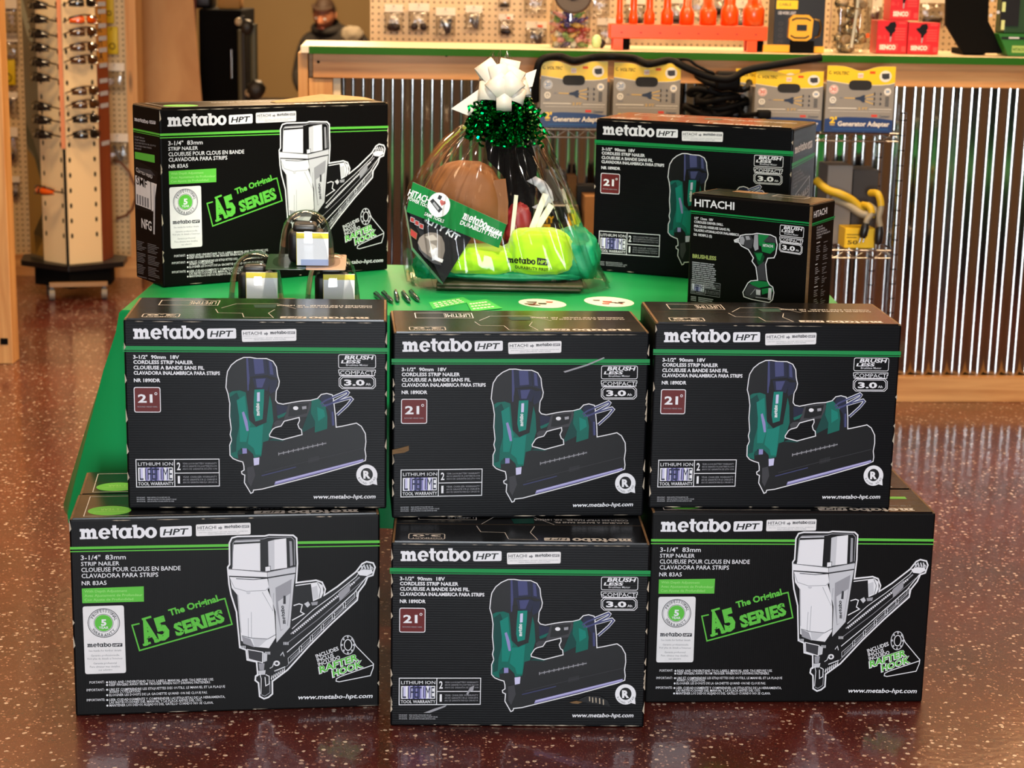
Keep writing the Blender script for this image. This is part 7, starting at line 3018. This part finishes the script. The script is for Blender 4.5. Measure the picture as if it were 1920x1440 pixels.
        top = [(x, -0.033 + 0.032 * (x / 0.066) ** 2, 0.019 * (1 - 0.45 * ((abs(x) - 0.006) / 0.058) ** 2) + 0.002) for x in [-0.066 + 0.132 * i / 24 for i in range(25)]]
        mb.tube(top, 0.0034, frame, 8)
        for s in (-1, 1):
            loop = [(s * (0.006 + 0.058 * i / 10), -0.033 + 0.032 * ((0.006 + 0.058 * i / 10) / 0.066) ** 2, -0.019 * (1 - 0.45 * (i / 10) ** 2) * (0.75 + 0.25 * min(1, i / 2.5)) + 0.002) for i in range(11)]
            mb.tube(loop, 0.0024, frame, 8)
            mb.tube([(s * 0.005, -0.03, 0.008), (s * 0.009, -0.024, -0.006), (s * 0.012, -0.02, -0.014)], 0.003, frame, 8)
        out['frame'] = mb.mesh('frame')
        return out

    def place(face, py, kind, label):
        a_, b_ = (pt['C'], pt['D']) if face == 'R' else (pt['B'], pt['C'])
        d = b_ - a_
        n = V((d.y, -d.x, 0)).normalized()
        if n.y > 0:
            n = -n
        z = at_y(150 if face == 'R' else 85, py, Yc + 0.03).z
        p = o + (a_ + b_) / 2 + n * 0.052 + V((0, 0, z))
        rz = atan2(d.y, d.x)
        g_ = thing('sunglasses', label, 'sunglasses', p, 0, 'sunglasses on the tower', rot=(radians(-12), 0, rz))
        if kind not in protos:
            protos[kind] = glasses_mesh({'k': LN, 'b': LNB, 'o': LNO}[kind], FRB if kind == 'b' else FR)
        m_ = protos[kind]
        put(m_['frame'], 'frame', g_)
        for s in (-1, 1):
            put(m_['lens%d' % s], 'lens', g_)
            put(m_['temple%d' % s], 'temple', g_)
    ordn = ('top', 'second', 'third', 'fourth', 'fifth', 'sixth', 'seventh', 'eighth', 'ninth')
    kr = 'kobbbbbkk'
    tone = {'k': 'black sunglasses', 'b': 'brown-lensed sunglasses', 'o': 'orange-lensed sunglasses'}
    for i, py in enumerate((7, 39, 62, 90, 114, 172, 197, 224, 253)):
        place('R', py, kr[i], '%s on the right white face of the tower, %s pair down' % (tone[kr[i]], ordn[i]))
    for i, py in enumerate((12, 38, 66, 91, 119, 147, 201, 226, 253)):
        place('L', py, 'k', 'black sunglasses on the left white face of the tower, %s pair down' % ordn[i])
    place('L', 358, 'o', 'orange-lensed sunglasses alone near the bottom of the left tower face')


build_tower()


# ------------------------------------------------------------------ opening to the back office: leaning sheet, black cabinet, stand, person
def build_leaning_sheet():
    Y0 = 9.35
    q = [at_y(x, y, Y0 + dy) for x, y, dy in ((247, -40, 0.25), (358, -40, 0.25), (378, 190, 0.0), (266, 190, 0.0))]
    d0 = (q[3] - q[0]) / (q[0].z - q[3].z)
    q[3] = q[3] + d0 * (q[3].z - 0.001)
    d1 = (q[2] - q[1]) / (q[1].z - q[2].z)
    q[2] = q[2] + d1 * (q[2].z - 0.001)
    c = V(((q[2].x + q[3].x) / 2, (q[2].y + q[3].y) / 2, 0))
    mb = MB()
    mb.prism([p - c for p in (q[3], q[2], q[1], q[0])], (0, 0.018, 0), PLY)
    o = mb.build('plywood_sheet', None, c)
    tag(o, 'tall smooth plywood sheet leaning upright beside the opening to the office', 'plywood')
    # strip of red cloth edge behind it
    mb = MB()
    a_ = at_y(362, 20, 9.75)
    mb.box((-0.05, 0, 0.0), (0.012, 0.02, 2.2), mat('dark_red_board', (96, 22, 14), .6))
    o = mb.build('red_board', None, (a_.x, 9.75, 0.0))
    tag(o, 'narrow dark red board standing behind the plywood sheet', 'board')
    # pale hanging strap between pegboard and sheet
    pts = [at_y(x, y, 9.1) for x, y in ((250, 20), (251, 60), (254, 90), (258, 110), (256, 120))]
    c = sum(pts, V()) / len(pts)
    mb = MB()
    mb.strip([p - c for p in pts], [V((0.008, 0, 0.002))] * 5, LGR)
    tag(mb.build('pale_strap', None, c, solid=0.003), 'pale strap hanging in the gap beside the plywood sheet', 'strap')


build_leaning_sheet()


def build_cabinet():
    Y0 = 9.9
    a_, b_ = at_y(372, 17, Y0), at_y(452, 17, Y0)
    r = thing('black_cabinet', 'tall black cabinet in the office opening beside the plywood sheet', 'cabinet', ((a_.x + b_.x) / 2, Y0 + 0.25, 0))
    w_ = b_.x - a_.x
    mb = MB()
    mb.box((-w_ / 2, -0.25, 0.0), (w_ / 2, 0.25, a_.z), BLKM)
    mb.build('cabinet_body', r, bevel=0.006)
    mb = MB()
    mb.box((-w_ / 2 + 0.02, -0.262, 0.05), (w_ / 2 - 0.02, -0.2505, a_.z - 0.04), BLKM)
    d = mb.build('door', r)
    mb = MB()
    mb.cyl((w_ / 2 - 0.05, -0.275, 0.9), (w_ / 2 - 0.05, -0.275, 1.05), 0.006, CHROME, 8)
    mb.build('handle', d)
    # things on top
    p = at_y(378, 10, Y0 + 0.1)
    mb = MB()
    mb.rbox((-0.11, -0.1, 0), (0.06, 0.1, 0.16), 0.02, BLKP)
    tag(mb.build('black_case', None, (p.x, Y0 + 0.15, a_.z + 0.001)), 'black case lying on top of the tall black cabinet', 'case')
    p = at_y(430, 10, Y0 + 0.1)
    mb = MB()
    mb.rbox((-0.06, -0.06, 0), (0.06, 0.06, 0.07), 0.01, mat('tan_parcel', (176, 128, 62), .7))
    tag(mb.build('tan_parcel', None, (p.x, Y0 + 0.15, a_.z + 0.001)), 'small tan parcel on top of the tall black cabinet', 'parcel')
    # tripod style stand with two pale knobs
    Y1 = 9.75
    r = thing('lamp_stand', 'dark metal stand with pale round knobs beside the black cabinet', 'stand', at_y(460, 175, Y1) * 1)
    base = at_y(462, 176, Y1)
    r.location = (base.x, Y1, 0)

    def L(x, y):
        p = at_y(x, y, Y1)
        return (p.x - base.x, 0, p.z)
    DKM = mat('dark_stand', (44, 40, 32), 0.5)
    GRM = mat('grey_green_column', (96, 96, 74), .5)
    mb = MB()
    mb.cyl((0, 0, 0.0), L(455, 30), 0.012, DKM, 12)
    mb.build('pole', r)
    mb = MB(); mb.cyl((0, 0, 0), (0, 0, 0.02), 0.14, DKM, 24); mb.build('base', r)
    mb = MB(); x, y, z = L(452, 56); mb.cyl((x, 0.02, 0.05), (x, 0.02, z), 0.022, GRM, 14); mb.build('grey_column', r)
    mb = MB(); x, y, z = L(474, 45); mb.cyl((x, 0.03, 0.05), (x, 0.03, z), 0.02, GRM, 14); mb.build('grey_column', r)
    for px, py, rad in ((448, 41, 0.022), (467, 174, 0.024)):
        mb = MB(); mb.blob(L(px, py), (rad, rad, rad), mat('pale_knob', (196, 178, 140), .4), 0, 1, 14); mb.build('knob', r)
    mb = MB(); mb.blob(L(463, 51), (0.035, 0.03, 0.04), DKM, 0.1, 2, 12); mb.build('clamp', r)
    mb = MB(); mb.blob(L(480, 168), (0.05, 0.04, 0.05), DKM, 0.15, 2, 12); mb.build('counterweight', r)


build_cabinet()


def build_person():
    Y0 = 13.4
    k = (Y0 * cos(PITCH) + 0.3 * sin(PITCH)) / 3450.0
    ch = at_y(628, 72, Y0)          # middle of the chest
    ox = ch.x
    hd = at_y(612, 28, Y0)
    hx, hz = hd.x - ox, hd.z
    zs = at_y(628, 66, Y0).z        # shoulder height
    zp = zs - 0.52                  # seat height of the hips
    r = thing('person', 'seated person in a dark jacket looking down at a desk in the back office', 'person', (ox, Y0, 0))
    SKIN = mat('skin', (196, 128, 92), 0.5)
    JKT = mat('dark_jacket', (34, 30, 26), 0.8)
    TRS = mat('dark_trousers', (40, 40, 46), 0.8)
    HAIR = mat('short_dark_hair', (58, 40, 26), 0.7)

    def skin_mesh(name, V_, E_, R_, m, lvl=2, root=0):
        me = bpy.data.meshes.new(name)
        me.from_pydata([tuple(v) for v in V_], E_, [])
        o = bpy.data.objects.new(name, me)
        COL.objects.link(o)
        o.parent = r
        md = o.modifiers.new('Skin', 'SKIN')
        md.use_smooth_shade = True
        for i, rr in enumerate(R_):
            me.skin_vertices[0].data[i].radius = rr if isinstance(rr, tuple) else (rr, rr)
        me.skin_vertices[0].data[root].use_root = True
        me.materials.append(m)
        s = o.modifiers.new('Subdivision', 'SUBSURF')
        s.levels = s.render_levels = lvl
        return o
    zn = zs + 0.06
    # whole body as one grown surface: pelvis, spine, neck, arms, legs
    Vb = [(0, 0.05, zp), (0, 0.05, zp + 0.2), (0, 0.0, zp + 0.38), (0.0, -0.03, zs - 0.02), (hx * 0.6, -0.07, zn), (hx, -0.1, zn + 0.05),
          (-0.19, -0.03, zs - 0.04), (-0.25, -0.08, zs - 0.3), (-0.2, -0.34, zs - 0.36), (-0.12, -0.42, zs - 0.33),
          (0.19, -0.03, zs - 0.03), (0.27, -0.10, zs - 0.24), (0.2, -0.34, zs - 0.22), (0.1, -0.4, zs - 0.2),
          (-0.1, 0.0, zp - 0.02), (-0.13, -0.42, zp + 0.0), (-0.13, -0.42, 0.1), (-0.13, -0.52, 0.05),
          (0.1, 0.0, zp - 0.02), (0.13, -0.42, zp + 0.0), (0.13, -0.42, 0.1), (0.13, -0.52, 0.05)]
    Eb = [(0, 1), (1, 2), (2, 3), (3, 4), (4, 5), (3, 6), (6, 7), (7, 8), (8, 9), (3, 10), (10, 11), (11, 12), (12, 13), (0, 14), (14, 15), (15, 16), (16, 17), (0, 18), (18, 19), (19, 20), (20, 21)]
    Rb = [(0.16, 0.12), (0.16, 0.12), (0.17, 0.12), (0.13, 0.09), (0.06, 0.06), (0.055, 0.055), 0.075, 0.06, 0.045, 0.035, 0.075, 0.06, 0.045, 0.035, 0.09, 0.075, 0.05, 0.04, 0.09, 0.075, 0.05, 0.04]
    body = skin_mesh('clothed_body', Vb, Eb, Rb, JKT)
    # head leaning forward with a face
    mb = MB()
    n = 28
    rings = []
    T = Matrix.Translation((hx, -0.13, hz + 0.005)) @ Matrix.Rotation(radians(28), 4, 'X') @ Matrix.Rotation(radians(-14), 4, 'Z')
    for i in range(n + 1):
        th = pi * i / n
        ring = []
        for j in range(2 * n):
            ph = pi * j / n
            x, y, z = sin(th) * cos(ph), sin(th) * sin(ph), cos(th)
            jaw = 1 - 0.28 * max(0, -z) ** 1.3
            px, py, pz = x * 0.077 * jaw, y * 0.098 * (jaw if y < 0 else 1 - 0.15 * max(0, -z)), z * 0.122
            f = max(0, -y)
            py -= 0.024 * math.exp(-((px / 0.014) ** 2) - (((pz + 0.012) / 0.03) ** 2)) * (f > 0)      # nose
            for s in (-1, 1):
                py += 0.012 * math.exp(-(((px - s * 0.03) / 0.016) ** 2) - (((pz - 0.012) / 0.012) ** 2)) * (f > 0)   # eye sockets
            py -= 0.006 * math.exp(-((px / 0.025) ** 2) - (((pz + 0.055) / 0.008) ** 2)) * (f > 0)     # lips
            py -= 0.008 * math.exp(-((px / 0.03) ** 2) - (((pz + 0.095) / 0.02) ** 2)) * (f > 0)       # chin
            ring.append(T @ V((px, py, pz)))
        rings.append(ring)
    mb.loft(rings, SKIN)
    for s in (-1, 1):
        e_ = T @ V((s * 0.078, 0.01, 0.0))
        mb.blob(e_, (0.01, 0.018, 0.03), SKIN, 0.05, 2, 10)
    head = mb.build('head', r)
    mb = MB()
    for s in (-1, 1):
        mb.blob(T @ V((s * 0.03, -0.082, 0.012)), (0.011, 0.008, 0.007), LGR, 0, 1, 10)
        mb.blob(T @ V((s * 0.03, -0.0885, 0.011)), (0.005, 0.003, 0.005), BLKM, 0, 1, 8)
    mb.build('eyes', head)
    mb = MB()
    mb.tube([T @ V((-0.024, -0.094, -0.056)), T @ V((0, -0.103, -0.055)), T @ V((0.024, -0.094, -0.056))], 0.0035, mat('lips', (150, 80, 66), .5), 8)
    mb.build('mouth', head)
    # hair cap
    mb = MB()
    rings = []
    for i in range(n + 1):
        th = pi * 0.5 * i / n * 1.12
        ring = []
        for j in range(2 * n):
            ph = pi * j / n
            x, y, z = sin(th) * cos(ph), sin(th) * sin(ph), cos(th)
            lim = 0.66 if y < -0.2 else -0.2
            z2 = max(z, lim)
            ring.append(T @ V((x * 0.083, y * 0.104, z2 * 0.13 + 0.002)))
        rings.append(ring)
    mb.loft(rings, HAIR)
    mb.build('hair', head)
    # collar of the hood
    mb = MB()
    pts = [V((hx * 0.8 + 0.085 * cos(t), -0.06 + 0.075 * sin(t), zn - 0.01 + 0.018 * sin(t))) for t in [2 * pi * i / 24 for i in range(24)]]
    mb.tube(pts, 0.034, JKT, 10, closed=True)
    mb.build('hood_collar', r)
    # hands: palm plus five skinned fingers each
    for s, wv in ((-1, V((-0.12, -0.42, zs - 0.33))), (1, V((0.1, -0.4, zs - 0.2)))):
        d = V((-s * 0.45, -0.8, -0.2)).normalized()
        sd = d.cross(V((0, 0, 1))).normalized()
        dn = V((0, 0, -1))
        Vh = [wv, wv + d * 0.05, wv + d * 0.09]
        Eh = [(0, 1), (1, 2)]
        Rh = [(0.024, 0.02), (0.036, 0.016), (0.038, 0.014)]
        for q, (off, ln_) in enumerate(((-0.028, 0.062), (-0.01, 0.072), (0.01, 0.068), (0.028, 0.054))):
            b_ = len(Vh)
            p0 = wv + d * 0.095 + sd * off
            Vh += [p0, p0 + d * ln_ * 0.55 + dn * 0.012, p0 + d * ln_ * 0.9 + dn * 0.036]
            Eh += [(2, b_), (b_, b_ + 1), (b_ + 1, b_ + 2)]
            Rh += [0.0095, 0.009, 0.008]
        b_ = len(Vh)
        th_ = wv + d * 0.03 + sd * (s * 0.035)
        Vh += [th_, th_ + d * 0.03 + sd * (s * 0.022) + dn * 0.01, th_ + d * 0.055 + sd * (s * 0.02) + dn * 0.025]
        Eh += [(1, b_), (b_, b_ + 1), (b_ + 1, b_ + 2)]
        Rh += [0.012, 0.011, 0.009]
        skin_mesh('hand', Vh, Eh, Rh, SKIN, 1)
    # stool under the person
    st = thing('office_stool', 'dark office stool under the seated person in the back office', 'stool', (ox, Y0 + 0.03, 0))
    mb = MB(); mb.lathe([(0.05, 0), (0.2, 0.0), (0.21, 0.02), (0.21, 0.05), (0.19, 0.065), (0.01, 0.065)], BLKP, 28, c=(0, 0, max(zp - 0.21, 0.2))); mb.build('seat', st)
    mb = MB(); mb.cyl((0, 0, 0.04), (0, 0, max(zp - 0.21, 0.2)), 0.025, CHROME, 14); mb.build('column', st)
    mb = MB()
    for q in range(5):
        a = 2 * pi * q / 5
        mb.cyl((0, 0, 0.05), (0.24 * cos(a), 0.24 * sin(a), 0.02), 0.018, BLKP, 10)
    mb.build('base', st)
    # desk with a pale paper stack in front of the person
    zd = zs - 0.42
    dk = thing('office_desk', 'dark desk in front of the seated person', 'desk', (ox + 0.05, Y0 - 0.75, 0))
    mb = MB(); mb.box((-0.7, -0.3, zd - 0.03), (0.7, 0.3, zd), DKC); mb.build('desk_top', dk, bevel=0.004)
    for sx in (-1, 1):
        for sy in (-1, 1):
            mb = MB(); mb.box((sx * 0.66 - 0.02, sy * 0.26 - 0.02, 0), (sx * 0.66 + 0.02, sy * 0.26 + 0.02, zd - 0.031), DKC); mb.build('leg', dk)
    p = at_y(660, 66, Y0 - 0.55)
    mb = MB()
    mb.blob((0, 0, 0.05), (0.075, 0.04, 0.06), mat('pale_grey_cloth', (128, 118, 100), .8), 0.2, 2.4, 16, 3, 2.4)
    tag(mb.build('grey_bundle', None, (p.x, Y0 - 0.55, p.z - 0.05)), 'pale grey bundle held up on the desk in front of the seated person', 'bundle')


build_person()
